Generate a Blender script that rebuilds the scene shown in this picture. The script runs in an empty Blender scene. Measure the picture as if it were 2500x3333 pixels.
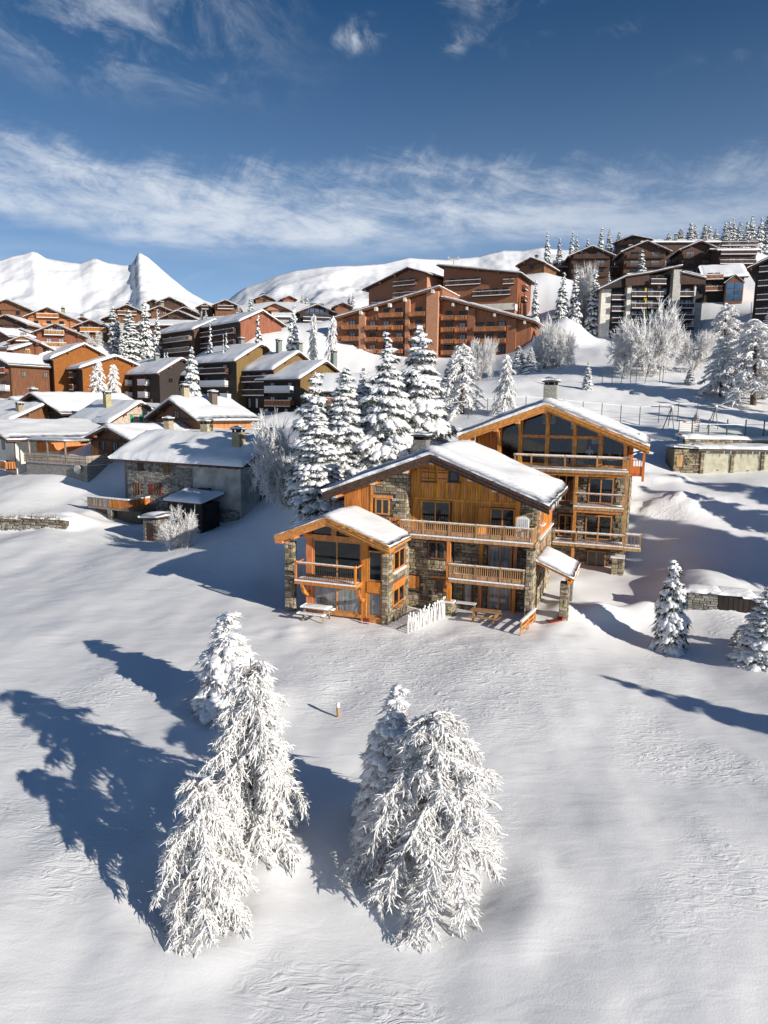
import bpy, math, random
import numpy as np
from mathutils import Vector, Matrix
rad = math.radians
sc = bpy.context.scene
col = sc.collection

# ------------------------------------------------------------------ camera
FOC = 2313.0                      # focal length in photo pixels (24 mm equivalent)
PITCH, ROLL = rad(8.5), rad(0.8)
CAM = np.array([0.0, 0.0, 14.0])
_F = np.array([0, math.cos(PITCH), -math.sin(PITCH)])
_U = np.array([0, math.sin(PITCH), math.cos(PITCH)])
_R = np.array([1.0, 0, 0])
CR = math.cos(ROLL) * _R + math.sin(ROLL) * _U
CU = -math.sin(ROLL) * _R + math.cos(ROLL) * _U
cd = bpy.data.cameras.new('camera')
cd.sensor_fit = 'VERTICAL'; cd.sensor_height = 36.0; cd.sensor_width = 27.0
cd.lens = FOC / 3333.0 * 36.0
cd.clip_start = 0.5; cd.clip_end = 20000
cam = bpy.data.objects.new('camera', cd); col.objects.link(cam)
cam.matrix_world = Matrix(((CR[0], CU[0], -_F[0], CAM[0]), (CR[1], CU[1], -_F[1], CAM[1]),
                           (CR[2], CU[2], -_F[2], CAM[2]), (0, 0, 0, 1)))
sc.camera = cam

def at(px, py, t):
    """world point seen at a photo pixel, t metres in front of the camera"""
    return CAM + t * (_F + (px - 1250) / FOC * CR - (py - 1666.5) / FOC * CU)

# ------------------------------------------------------------------ light
SUN_EL, SUN_AZ = rad(18.2), math.atan2(0.775, -0.632)     # azimuth clockwise from +Y
sun_dir = Vector((math.sin(SUN_AZ) * math.cos(SUN_EL), math.cos(SUN_AZ) * math.cos(SUN_EL), math.sin(SUN_EL)))
ld = bpy.data.lights.new('sun', 'SUN'); ld.energy = 5.0; ld.angle = rad(0.5); ld.color = (1.0, 0.93, 0.82)
sun = bpy.data.objects.new('sun', ld); col.objects.link(sun)
sun.rotation_euler = sun_dir.to_track_quat('Z', 'Y').to_euler()
sun.location = (60, -50, 80)

w = bpy.data.worlds.new('World'); sc.world = w; w.use_nodes = True
wn = w.node_tree; wn.nodes.clear()
def N(t, nt=None, **k):
    n = (nt or wn).nodes.new(t)
    for a, b in k.items(): setattr(n, a, b)
    return n
def L(a, b, nt=None): (nt or wn).links.new(a, b)
def mth(op, a, b=None, c=None, nt=None, clamp=False):
    nt = nt or wn
    n = nt.nodes.new('ShaderNodeMath'); n.operation = op; n.use_clamp = clamp
    for i, q in enumerate((a, b, c)):
        if q is None: continue
        if isinstance(q, (int, float)): n.inputs[i].default_value = q
        else: nt.links.new(q, n.inputs[i])
    return n.outputs[0]
def sstep(x, lo, hi, nt=None):
    n = (nt or wn).nodes.new('ShaderNodeMapRange'); n.interpolation_type = 'SMOOTHSTEP'
    n.inputs[1].default_value = lo; n.inputs[2].default_value = hi
    (nt or wn).links.new(x, n.inputs[0]); return n.outputs[0]
sky = N('ShaderNodeTexSky'); sky.sky_type = 'NISHITA'; sky.sun_disc = False
sky.sun_elevation = SUN_EL; sky.sun_rotation = SUN_AZ
sky.altitude = 2600; sky.air_density = 1.0; sky.dust_density = 0.4; sky.ozone_density = 3.0
tc = N('ShaderNodeTexCoord'); sep = N('ShaderNodeSeparateXYZ'); L(tc.outputs['Generated'], sep.inputs[0])
az = mth('ARCTAN2', sep.outputs[0], sep.outputs[1]); el = mth('ARCSINE', sep.outputs[2])
def skynoise(sx, sy, ox, oy, scale, detail, rough, warp=0.0, skew=0.0):
    a = mth('ADD', mth('MULTIPLY', az, sx), mth('MULTIPLY_ADD', el, skew, ox)); e = mth('MULTIPLY_ADD', el, sy, oy)
    c = N('ShaderNodeCombineXYZ'); L(a, c.inputs[0]); L(e, c.inputs[1])
    n = N('ShaderNodeTexNoise'); n.inputs['Scale'].default_value = scale; n.inputs['Detail'].default_value = detail
    n.inputs['Roughness'].default_value = rough; n.inputs['Distortion'].default_value = warp
    L(c.outputs[0], n.inputs['Vector']); return n.outputs['Fac']
CLX, CLY = 3.7, 1.1
# cirrus band lying round the sky at 13-19 degrees, with a combed upper edge
n_warp = skynoise(1.0, 1.0, 3.1, 0.7, 3.0, 3.0, 0.5)
n_long = skynoise(1.0, 4.5, 1.7, 4.2, 3.0, 8.0, 0.58, 0.4, 0.25)
n_wisp = skynoise(2.6, 1.3, 6.3, 2.2, 5.0, 8.0, 0.66, 0.7, -1.6)
n_soft = skynoise(1.0, 2.4, 5.3, 3.3, 14.0, 12.0, 0.72, 0.5, 0.9)
elw = mth('ADD', el, mth('MULTIPLY', mth('SUBTRACT', n_warp, 0.5), 0.07))
low = sstep(mth('ADD', elw, mth('MULTIPLY', mth('SUBTRACT', n_long, 0.5), 0.05)), 0.178, 0.226)
tope = mth('ADD', elw, mth('MULTIPLY', mth('ADD', mth('MULTIPLY', n_wisp, 0.6), mth('MULTIPLY_ADD', n_soft, 0.5, -0.55)), -0.15))
hi = mth('SUBTRACT', 1.0, sstep(tope, 0.250, 0.318))
band = mth('MULTIPLY', mth('MULTIPLY', low, hi), mth('SUBTRACT', 1.0, mth('MULTIPLY', sstep(az, 0.02, 0.42), 0.45)))
dens = mth('ADD', mth('MULTIPLY', n_long, 0.6), mth('MULTIPLY', n_soft, 0.4))
band = mth('MULTIPLY', band, mth('MULTIPLY_ADD', sstep(dens, 0.36, 0.62), 0.90, 0.06))
# scattered high wisps, thin veil above the horizon
n_patch = skynoise(1.0, 1.3, CLX, CLY, 5.5, 3.0, 0.55)
n_fine = skynoise(1.0, 1.7, 2.7, 6.6, 13.0, 9.0, 0.70, 0.5, 0.5)
wisps = mth('MULTIPLY', sstep(n_fine, 0.44, 0.74), sstep(n_patch, 0.54, 0.70))
gx = mth('MULTIPLY', mth('ADD', az, 0.36), 6.0); gy = mth('MULTIPLY', mth('ADD', el, -0.46), 9.5)
plume = mth('EXPONENT', mth('MULTIPLY', mth('ADD', mth('MULTIPLY', gx, gx), mth('MULTIPLY', gy, gy)), -1.0))
n_pl = skynoise(1.0, 1.4, 4.4, 9.1, 7.0, 9.0, 0.68, 0.7, 0.6)
wisps = mth('MAXIMUM', wisps, mth('MULTIPLY', sstep(n_pl, 0.40, 0.72), plume))
wisps = mth('MULTIPLY', wisps, sstep(el, 0.33, 0.40)); wisps = mth('MULTIPLY', wisps, 0.80)
n_low = skynoise(1.0, 3.0, 2.3, 8.4, 5.0, 6.0, 0.55, 0.5)
veil = mth('MULTIPLY', sstep(n_low, 0.40, 0.72), mth('SUBTRACT', 1.0, sstep(el, 0.12, 0.22))); veil = mth('MULTIPLY', veil, 0.40)
hz = mth('MULTIPLY', mth('POWER', mth('SUBTRACT', 1.0, mth('MULTIPLY', el, 1.25, clamp=True)), 3.4), 0.98)
cov = mth('MAXIMUM', mth('MAXIMUM', mth('MULTIPLY', band, 0.92), wisps), veil)
mixc = N('ShaderNodeMixRGB'); L(cov, mixc.inputs[0]); hsv = N('ShaderNodeHueSaturation'); hsv.inputs['Saturation'].default_value = 1.62; L(sky.outputs[0], hsv.inputs['Color'])
mixh = N('ShaderNodeMixRGB'); L(hz, mixh.inputs[0]); L(hsv.outputs[0], mixh.inputs[1]); mixh.inputs[2].default_value = (8.5, 11.5, 16.0, 1)
L(mixh.outputs[0], mixc.inputs[1])
mixc.inputs[2].default_value = (12.0, 12.9, 14.2, 1)
bg = N('ShaderNodeBackground'); bg.inputs[1].default_value = 0.050; L(mixc.outputs[0], bg.inputs[0])
wo = N('ShaderNodeOutputWorld'); L(bg.outputs[0], wo.inputs[0])
vs = sc.view_settings
vs.view_transform = 'Standard'; vs.look = 'None'; vs.gamma = 1.0; vs.exposure = 0.31; vs.use_curve_mapping = False
sc.render.engine = 'CYCLES'
sc.cycles.max_bounces = 6; sc.cycles.diffuse_bounces = 3; sc.cycles.glossy_bounces = 2; sc.cycles.transmission_bounces = 2

# ------------------------------------------------------------------ materials
MATS = {}
def mat(name, c, rough=0.75, var=0.2, scale=3.0, bump=0.15, bscale=25.0, stretch=(1, 1, 1), spec=0.3, rand=0.0, metal=0.0, ior=None, c2=None):
    m = bpy.data.materials.new(name); m.use_nodes = True; nt = m.node_tree
    b = nt.nodes['Principled BSDF']; b.inputs['Roughness'].default_value = rough
    b.inputs['Specular IOR Level'].default_value = spec; b.inputs['Metallic'].default_value = metal
    if ior: b.inputs['IOR'].default_value = ior
    t = N('ShaderNodeTexCoord', nt); mp = N('ShaderNodeMapping', nt); mp.inputs['Scale'].default_value = stretch
    L(t.outputs['Object'], mp.inputs[0], nt)
    n = N('ShaderNodeTexNoise', nt); n.inputs['Scale'].default_value = scale; n.inputs['Detail'].default_value = 5
    L(mp.outputs[0], n.inputs['Vector'], nt)
    lo = tuple(x * (1 - var) for x in c) if c2 is None else c2
    hi = tuple(min(1, x * (1 + var)) for x in c)
    mx = N('ShaderNodeMixRGB', nt); mx.inputs[1].default_value = (*lo, 1); mx.inputs[2].default_value = (*hi, 1)
    L(sstep(n.outputs['Fac'], 0.3, 0.7, nt), mx.inputs[0], nt); out = mx.outputs[0]
    if rand:
        oi = N('ShaderNodeObjectInfo', nt); ge = N('ShaderNodeNewGeometry', nt)
        fr = mth('FRACT', mth('ADD', oi.outputs['Random'], ge.outputs['Random Per Island'], nt=nt), nt=nt)
        h = N('ShaderNodeHueSaturation', nt); L(out, h.inputs['Color'], nt)
        L(mth('MULTIPLY_ADD', fr, 2 * rand, 1 - rand, nt=nt), h.inputs['Value'], nt)
        fr2 = mth('FRACT', mth('MULTIPLY', fr, 7.3, nt=nt), nt=nt)
        L(mth('MULTIPLY_ADD', fr2, 0.6 * rand, 1 - 0.3 * rand, nt=nt), h.inputs['Saturation'], nt)
        L(mth('MULTIPLY_ADD', fr2, 0.03 * rand / 0.3, 0.5 - 0.015 * rand / 0.3, nt=nt), h.inputs['Hue'], nt)
        out = h.outputs[0]
    L(out, b.inputs['Base Color'], nt)
    if bump:
        n2 = N('ShaderNodeTexNoise', nt); n2.inputs['Scale'].default_value = bscale; n2.inputs['Detail'].default_value = 4
        L(mp.outputs[0], n2.inputs['Vector'], nt)
        bp = N('ShaderNodeBump', nt); bp.inputs['Strength'].default_value = bump; bp.inputs['Distance'].default_value = 0.05
        L(n2.outputs['Fac'], bp.inputs['Height'], nt); L(bp.outputs[0], b.inputs['Normal'], nt)
    MATS[name] = m; return m
G = (1, 1, 0.12)          # vertical wood grain
mat('wood_gold', (0.54, 0.215, 0.045), 0.6, 0.25, 9, 0.2, 40, G, rand=0.22)
mat('wood_orange', (0.52, 0.185, 0.045), 0.6, 0.25, 9, 0.2, 40, G, rand=0.2)
mat('wood_beam', (0.54, 0.23, 0.06), 0.6, 0.25, 5, 0.2, 30, (1, 1, 1), rand=0.12)
mat('wood_dark', (0.075, 0.040, 0.028), 0.7, 0.35, 9, 0.2, 40, G, rand=0.2)
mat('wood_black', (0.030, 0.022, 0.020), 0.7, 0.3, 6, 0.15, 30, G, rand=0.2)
mat('wood_verge', (0.075, 0.042, 0.03), 0.7, 0.4, 7, 0.3, 30, (1, 0.3, 1), rand=0.15)
mat('wood_grey', (0.30, 0.24, 0.19), 0.8, 0.35, 8, 0.2, 40, G, rand=0.2)
mat('wood_rail', (0.40, 0.23, 0.11), 0.7, 0.3, 8, 0.2, 40, G, rand=0.2)
mat('wood_red', (0.25, 0.088, 0.045), 0.7, 0.2, 4, 0.15, 30, G, rand=0.1)
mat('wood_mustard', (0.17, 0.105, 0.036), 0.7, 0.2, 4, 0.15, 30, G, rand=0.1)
mat('wood_brown', (0.17, 0.075, 0.038), 0.7, 0.25, 4, 0.15, 30, G, rand=0.12)
mat('render_tan', (0.46, 0.225, 0.13), 0.85, 0.1, 2, 0.1, 30)
mat('render_rust', (0.27, 0.115, 0.062), 0.85, 0.12, 2, 0.1, 30)
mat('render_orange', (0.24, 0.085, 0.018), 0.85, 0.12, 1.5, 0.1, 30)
mat('plaster', (0.62, 0.58, 0.51), 0.9, 0.12, 1.2, 0.2, 12)
mat('plaster_old', (0.40, 0.38, 0.35), 0.9, 0.3, 0.7, 0.3, 8)
mat('concrete', (0.42, 0.40, 0.37), 0.9, 0.15, 2, 0.15, 20)
mat('stone', (0.29, 0.24, 0.165), 0.85, 0.35, 7, 0.5, 18, rand=0.55)
mat('stone_grey', (0.25, 0.235, 0.21), 0.85, 0.35, 7, 0.5, 18, rand=0.45)
mat('mortar', (0.115, 0.10, 0.08), 0.95, 0.25, 6, 0.5, 20)
mat('slate', (0.10, 0.085, 0.075), 0.8, 0.3, 8, 0.3, 20, rand=0.3)
mat('metal_dark', (0.06, 0.065, 0.06), 0.5, 0.15, 4, 0, spec=0.5, metal=0.3)
mat('metal_grey', (0.17, 0.20, 0.18), 0.5, 0.15, 4, 0.05, 10, spec=0.5)
mat('door_cream', (0.70, 0.67, 0.52), 0.6, 0.12, 1.5, 0.05, 20)
mat('shutter_green', (0.02, 0.22, 0.12), 0.6, 0.15, 4, 0.1)
mat('paint_red', (0.22, 0.035, 0.022), 0.6, 0.15, 4, 0.1)
mat('paint_yellow', (0.55, 0.36, 0.03), 0.6, 0.15, 4, 0.1)
mat('paint_white', (0.75, 0.74, 0.72), 0.6, 0.06, 4, 0.05)
mat('orange_panel', (0.60, 0.16, 0.05), 0.6, 0.15, 4, 0.05)
mat('bark', (0.10, 0.065, 0.045), 0.9, 0.35, 8, 0.4, 20)
mat('needles', (0.050, 0.062, 0.042), 0.7, 0.4, 5, 0.0)
mat('frost', (0.80, 0.79, 0.78), 0.8, 0.08, 4, 0.25, 30)
mat('frost_twig', (0.60, 0.57, 0.56), 0.8, 0.25, 5, 0.2, 30)
mat('frost_brown', (0.42, 0.34, 0.28), 0.8, 0.35, 5, 0.2, 30)
mat('soot', (0.03, 0.028, 0.026), 0.8, 0.3, 5, 0.3, 20)
mat('textile', (0.10, 0.09, 0.08), 0.9, 0.3, 5, 0.2, 20)
mat('glass', (0.008, 0.010, 0.012), 0.04, 0.3, 0.8, 0.03, 1.2, spec=0.6, ior=1.5)
mat('glass_curtain', (0.16, 0.165, 0.17), 0.06, 0.45, 3.0, 0, stretch=(3, 3, 0.15), spec=0.8, ior=1.6)
mat('glass_pale', (0.30, 0.31, 0.31), 0.08, 0.3, 3.0, 0, stretch=(3, 3, 0.15), spec=0.8, ior=1.6)
mat('glass_blue', (0.05, 0.11, 0.19), 0.05, 0.2, 0.6, 0, spec=0.9, ior=1.7)

def snow_material(name, ripple):
    m = bpy.data.materials.new(name); m.use_nodes = True; nt = m.node_tree
    b = nt.nodes['Principled BSDF']; b.inputs['Roughness'].default_value = 0.65; b.inputs['Specular IOR Level'].default_value = 0.25
    b.inputs['Base Color'].default_value = (0.83, 0.835, 0.85, 1)
    g = N('ShaderNodeNewGeometry', nt); mp = N('ShaderNodeMapping', nt)
    L(g.outputs['Position'], mp.inputs[0], nt)
    mp.inputs['Rotation'].default_value = (0, 0, rad(28)); mp.inputs['Scale'].default_value = (1.0, 2.6, 1.0)
    def nz(scale, det, dist=0.0, src=None):
        n = N('ShaderNodeTexNoise', nt); n.inputs['Scale'].default_value = scale; n.inputs['Detail'].default_value = det
        n.inputs['Distortion'].default_value = dist
        L(src or mp.outputs[0], n.inputs['Vector'], nt); return n.outputs['Fac']
    grain = nz(14, 4, 0, g.outputs['Position'])
    h = mth('MULTIPLY', grain, 0.007, nt=nt)
    if ripple:
        rp = nz(1.1, 5, 1.2); rp = mth('ABSOLUTE', mth('SUBTRACT', rp, 0.5, nt=nt), nt=nt)
        patch = sstep(nz(0.11, 2, 0, g.outputs['Position']), 0.50, 0.70, nt)
        vd = N('ShaderNodeVectorMath', nt); vd.operation = 'DISTANCE'; L(g.outputs['Position'], vd.inputs[0], nt); vd.inputs[1].default_value = (2.5, 36.5, 0)
        patch = mth('MAXIMUM', patch, mth('SUBTRACT', 1.0, sstep(vd.outputs['Value'], 3.0, 10.0, nt), nt=nt), nt=nt)
        h = mth('ADD', h, mth('MULTIPLY', mth('MULTIPLY', rp, patch, nt=nt), 0.20, nt=nt), nt=nt)
        h = mth('ADD', h, mth('MULTIPLY', nz(0.45, 3, 0.5), 0.05, nt=nt), nt=nt)
    else:
        h = mth('ADD', h, mth('MULTIPLY', nz(2.2, 4), 0.07, nt=nt), nt=nt)
    bp = N('ShaderNodeBump', nt); bp.inputs['Strength'].default_value = 0.85; bp.inputs['Distance'].default_value = 1.0
    L(h, bp.inputs['Height'], nt); L(bp.outputs[0], b.inputs['Normal'], nt)
    MATS[name] = m
snow_material('snow_ground', True); snow_material('snow', False)

# ------------------------------------------------------------------ mesh helpers
def np_mesh(name, V, faces):
    """faces: list of int arrays (n,k)"""
    me = bpy.data.meshes.new(name)
    V = np.asarray(V, np.float32); me.vertices.add(len(V)); me.vertices.foreach_set('co', V.ravel())
    loops = np.concatenate([np.asarray(f, np.int32).ravel() for f in faces])
    sizes = np.concatenate([np.full(len(f), f.shape[1], np.int32) for f in faces])
    me.loops.add(len(loops)); me.loops.foreach_set('vertex_index', loops)
    me.polygons.add(len(sizes)); me.polygons.foreach_set('loop_start', np.concatenate([[0], np.cumsum(sizes)[:-1]]).astype(np.int32))
    me.polygons.foreach_set('loop_total', sizes); me.update(calc_edges=True)
    return me
def shade(me, s=True): me.polygons.foreach_set('use_smooth', np.full(len(me.polygons), s, bool))
def link(name, me, parent=None, loc=None, rz=None, scale=None):
    o = bpy.data.objects.new(name, me); col.objects.link(o)
    if parent is not None: o.parent = parent
    if loc is not None: o.location = loc
    if rz is not None: o.rotation_euler = (0, 0, rz)
    if scale is not None: o.scale = scale if not isinstance(scale, (int, float)) else (scale,) * 3
    return o
def tag(o, label=None, cat=None, group=None, kind=None):
    if label: o['label'] = label
    if cat: o['category'] = cat
    if group: o['group'] = group
    if kind: o['kind'] = kind
    return o
def thing(name, label, cat, loc=(0, 0, 0), rz=0.0, group=None):
    o = link(name, None, None, loc, rz); o.empty_display_size = 0.3
    return tag(o, label, cat, group)
class MB:
    def __init__(s): s.v = []; s.f = []
    def box(s, x0, x1, y0, y1, z0, z1):
        n = len(s.v); s.v += [(x, y, z) for z in (z0, z1) for y in (y0, y1) for x in (x0, x1)]
        s.f += [tuple(n + i for i in q) for q in ((0, 2, 3, 1), (4, 5, 7, 6), (0, 1, 5, 4), (2, 6, 7, 3), (0, 4, 6, 2), (1, 3, 7, 5))]; return s
    def prism(s, poly, axis, a, b):
        n = len(s.v); k = len(poly)
        for c in (a, b):
            for (p, q) in poly: s.v.append((p, c, q) if axis == 'y' else (c, p, q) if axis == 'x' else (p, q, c))
        s.f.append(tuple(range(n, n + k))); s.f.append(tuple(range(n + 2 * k - 1, n + k - 1, -1)))
        for i in range(k):
            j = (i + 1) % k; s.f.append((n + i, n + k + i, n + k + j, n + j))
        return s
    def beam(s, p, q, w, h, up=(0, 0, 1)):
        p = Vector(p); q = Vector(q); d = (q - p).normalized(); u = Vector(up); r = d.cross(u)
        if r.length < 1e-4: r = d.cross(Vector((0, 1, 0)))
        r.normalize(); u = r.cross(d); n = len(s.v)
        for e in (p, q):
            for (a, b) in ((-1, -1), (1, -1), (1, 1), (-1, 1)): s.v.append(tuple(e + r * a * w / 2 + u * b * h / 2))
        s.f += [tuple(n + i for i in t) for t in ((3, 2, 1, 0), (4, 5, 6, 7), (0, 1, 5, 4), (1, 2, 6, 5), (2, 3, 7, 6), (3, 0, 4, 7))]; return s
    def tube(s, pts, r, k=6):
        P = [Vector(p) for p in pts]; rs = r if isinstance(r, (list, tuple)) else [r] * len(P); n = len(s.v)
        for i, p in enumerate(P):
            d = (P[min(i + 1, len(P) - 1)] - P[max(i - 1, 0)]).normalized()
            a = d.cross(Vector((0, 0, 1)));
            if a.length < 1e-3: a = Vector((1, 0, 0))
            a.normalize(); b = d.cross(a)
            for j in range(k):
                t = 2 * math.pi * j / k; s.v.append(tuple(p + (a * math.cos(t) + b * math.sin(t)) * rs[i]))
        for i in range(len(P) - 1):
            for j in range(k):
                j2 = (j + 1) % k; s.f.append((n + i * k + j, n + i * k + j2, n + (i + 1) * k + j2, n + (i + 1) * k + j))
        s.f.append(tuple(n + j for j in reversed(range(k)))); m = n + (len(P) - 1) * k; s.f.append(tuple(m + j for j in range(k))); return s
    def quad(s, a, b, c, d): n = len(s.v); s.v += [a, b, c, d]; s.f.append((n, n + 1, n + 2, n + 3)); return s
    def mesh(s, name, m, smooth=False):
        me = bpy.data.meshes.new(name); me.from_pydata(s.v, [], s.f); me.materials.append(MATS[m])
        if smooth: shade(me)
        me.update(); return me
    def build(s, name, m, parent=None, smooth=False): return link(name, s.mesh(name, m, smooth), parent)

def vnoise(x, y, seed=0):
    x = np.asarray(x, float); y = np.asarray(y, float)
    xi = np.floor(x).astype(np.int64); yi = np.floor(y).astype(np.int64); fx = x - xi; fy = y - yi
    fx = fx * fx * fx * (fx * (fx * 6 - 15) + 10); fy = fy * fy * fy * (fy * (fy * 6 - 15) + 10)
    def h(a, b):
        n = (a * 374761393 + b * 668265263 + seed * 1274126177) & 0x7fffffff
        n = ((n ^ (n >> 13)) * 1274126177) & 0x7fffffff; n = n ^ (n >> 16)
        return (n & 0xffff) / 65535.0
    return (h(xi, yi) * (1 - fx) + h(xi + 1, yi) * fx) * (1 - fy) + (h(xi, yi + 1) * (1 - fx) + h(xi + 1, yi + 1) * fx) * fy
def fbm(x, y, seed=0, oct=4, gain=0.5):
    s = 0; a = 1; t = 0
    for i in range(oct): s = s + a * vnoise(x * 2 ** i, y * 2 ** i, seed + i); t += a; a *= gain
    return s / t
def frame_axes(a):
    a = rad(a); return np.array([math.cos(a), -math.sin(a), 0]), np.array([math.sin(a), math.cos(a), 0])
# ------------------------------------------------------------------ table of the village buildings
def ray(px, py): return _F + (px - 1250) / FOC * CR - (py - 1666.5) / FOC * CU
SPECS = []; VIL = 'snow-roofed chalets of the upper village'
def B(name, label, pxL, pxR, pyE, pyB, t, a, d, ridge='y', rise=None, wall='wood_brown', side=None, over=0.9, snow=0.4,
      fr=(), sd=(), chim=(), group=None, cat='house', apex=0.5, roofm='wood_dark', left=None, fn=None, beams=True):
    if group == VIL: a -= 28; snow = 0.3
    O = at(pxR, pyB, t); X, Y = frame_axes(a)
    def onf(px, py):
        q = ray(px, py); P = CAM + q * (((O - CAM) @ Y) / (q @ Y)) - O; return P @ X, P[2]
    wd = -onf(pxL, pyB)[0]; h = onf(pxR, pyE)[1]
    SPECS.append(dict(name=name, label=label, O=O, a=a, w=wd, h=h, d=d, ridge=ridge, rise=rise, wall=wall, side=side, over=over, snow=snow,
                      fr=fr, sd=sd, chim=chim, group=group, cat=cat, apex=apex, roofm=roofm, left=left, X=X, Y=Y, fn=fn, beams=beams))
VIL = 'snow-roofed chalets of the upper village'
def W(rows, cols, w=1.2, h=1.3, pane='glass', bal=None, bm='wood_brown', sill=0.8): return (rows, cols, w, h, pane, bal, bm, sill)
F2 = [0.3, 3.1]; F1 = [0.3]
# --- far rows of the upper village, left
B('chalet', 'chalet at the far left under the mountain, wide gable with two timber balconies', -45, 105, 1012, 1046, 215, 24, 14, fr=[W([0.4], [.3, .7]), W([-2.3], [.2, .5, .8], bal='full', bm='wood_orange')], wall='wood_brown', group=VIL)
B('chalet', 'big lit chalet with stone lower corners and three balconies below the white massif', 92, 230, 1036, 1084, 200, 20, 16, fr=[W([1.6], [.35, .65], bal='full', bm='wood_orange'), W([-1.3], [.2, .5, .8], bal='each', bm='wood_orange')], wall='wood_balcony', chim=[(-4, 8, 1.4)], group=VIL)
B('chalet', 'chalet at the left edge with a steep shaded gable and stone ground floor', -35, 92, 1058, 1095, 190, 28, 13, fr=[W([0.3], [.3, .7], bal='full', bm='wood_brown')], wall='wood_dark', group=VIL)
B('chalet', 'small chalet half hidden above the red gabled block', 35, 112, 1092, 1118, 186, 22, 10, wall='wood_brown', group=VIL, fr=[W([0.2], [.5])])
B('red_block', 'red gabled block with long pale balconies at upper left', 122, 255, 1088, 1160, 170, 16, 13, wall='wood_red', fr=[W([2.4], [.36, .56], 1.3, 1.9, 'glass_pale', 'full', 'wood_rail', 0), W([-0.4], [.3, .6], 1.3, 1.9, 'glass_pale', 'full', 'wood_rail', 0)], group=VIL, cat='building')
B('red_block', 'narrow red gabled house stepping down beside the larger red block', 46, 118, 1114, 1185, 160, 16, 12, wall='wood_red', fr=[W([2.6], [.5], 1.2, 1.7, 'glass_pale', 'each', 'wood_rail', 0), W([-0.3], [.5], 1.4, 1.8, 'glass_pale', 'full', 'wood_rail', 0)], group=VIL, cat='building')
B('chalet', 'brown chalet with glowing gable right of the red block', 252, 352, 1068, 1120, 185, 24, 14, wall='wood_brown', fr=[W([0.6], [.3, .6, .85], bal='full', bm='wood_gold')], group=VIL)
B('chalet', 'low chalet with chimney behind the big lit one, only its roof showing', 238, 306, 1050, 1062, 230, 24, 14, chim=[(-5, 4, 1.6)], group=VIL)
B('chalet', 'tiny gabled chalet between two snowy roofs on the far row', 340, 372, 1040, 1056, 232, 20, 9, wall='wood_orange', group=VIL)
B('chalet', 'far brown chalet with stone base directly left of the tall paired spruces', 372, 462, 1016, 1056, 225, 18, 13, wall='wood_brown', fr=[W([0.4], [.3, .7], bal='full', bm='wood_brown')], chim=[(-5, 6, 1.3)], group=VIL)
B('chalet', 'dark gable on the far ridge, left half of a double gabled chalet', 487, 516, 985, 1012, 262, 20, 12, wall='wood_dark', fr=[W([0.5], [.5])], group=VIL)
B('chalet', 'dark gable on the far ridge, right half with the longer roof', 516, 592, 988, 1020, 256, 22, 16, wall='wood_dark', fr=[W([0.5], [.3, .7])], group=VIL)
B('chalet', 'chalet with round snow-capped chimney below the double gabled chalet', 492, 556, 1014, 1042, 236, 20, 12, wall='wood_brown', fr=[W([0.3], [.4, .7], pane='glass_curtain')], chim=[(-3, 3, 1.5)], group=VIL)
B('chalet', 'far chalet with a low wide roof at the end of the ridge row', 566, 640, 1020, 1038, 242, 20, 14, wall='wood_dark', group=VIL)
B('chalet', 'dark chalet with long snowy roof above the red end wall block', 526, 640, 1040, 1066, 220, 30, 18, wall='wood_dark', fr=[W([0.3], [.4, .7])], group=VIL)
B('low_house', 'long low house with flat snowy roof among the far spruces', 446, 612, 1060, 1092, 204, 34, 12, 'x', 1.8, wall='wood_brown', fr=[W([0.1], [.2, .4, .6, .8])], group=VIL)
B('chalet', 'dark chalet, left of the two adjoining gables in the middle of the far row', 646, 692, 1002, 1034, 250, 22, 13, wall='wood_dark', fr=[W([0.4], [.5], bal='full', bm='wood_dark')], group=VIL)
B('chalet', 'dark chalet with orange shutter, right of the two adjoining far gables', 700, 772, 996, 1034, 245, 22, 20, wall='wood_brown', fr=[W([0.4], [.3, .7], bal='full', bm='wood_dark')], group=VIL)
B('chalet', 'highest small gabled chalet of the village under the right hand snow hill', 832, 890, 976, 996, 292, 20, 14, wall='wood_brown', fr=[W([0.2], [.5])], chim=[(-4, 5, 1.3)], group=VIL)
B('chalet', 'tiny red gable standing alone under the right hand snow hill', 922, 960, 975, 990, 292, 10, 12, wall='wood_red', group=VIL)
B('chalet', 'orange lit chalet front with a broad snowy roof in the upper village', 850, 944, 1012, 1042, 240, 30, 16, wall='render_tan', fr=[W([0.3], [.3, .7])], group=VIL)
B('low_house', 'pale low house with a plain snowy roof left of the glazed gable', 892, 962, 1034, 1066, 226, 24, 10, 'x', 1.6, wall='concrete', group=VIL)
B('glazed_chalet', 'dark chalet whose whole gable is glazed with a grid of windows', 978, 1086, 1020, 1066, 205, 14, 20, wall='wood_black', fr=[W([1.0], [.2, .35, .5, .65, .8], 1.25, 1.5, 'glass_blue', None, '', 0), W([-0.9], [.2, .35, .5, .65, .8], 1.25, 1.4, 'glass_blue', 'full', 'wood_black', 0), W([3.0], [.38, .62], 1.6, 1.0, 'glass_blue', None, '', 0)], group=VIL)
B('low_house', 'snow-roofed house seen between the glazed gable and the big rust building', 1090, 1140, 1000, 1032, 230, 20, 14, wall='wood_brown', group=VIL)
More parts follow.
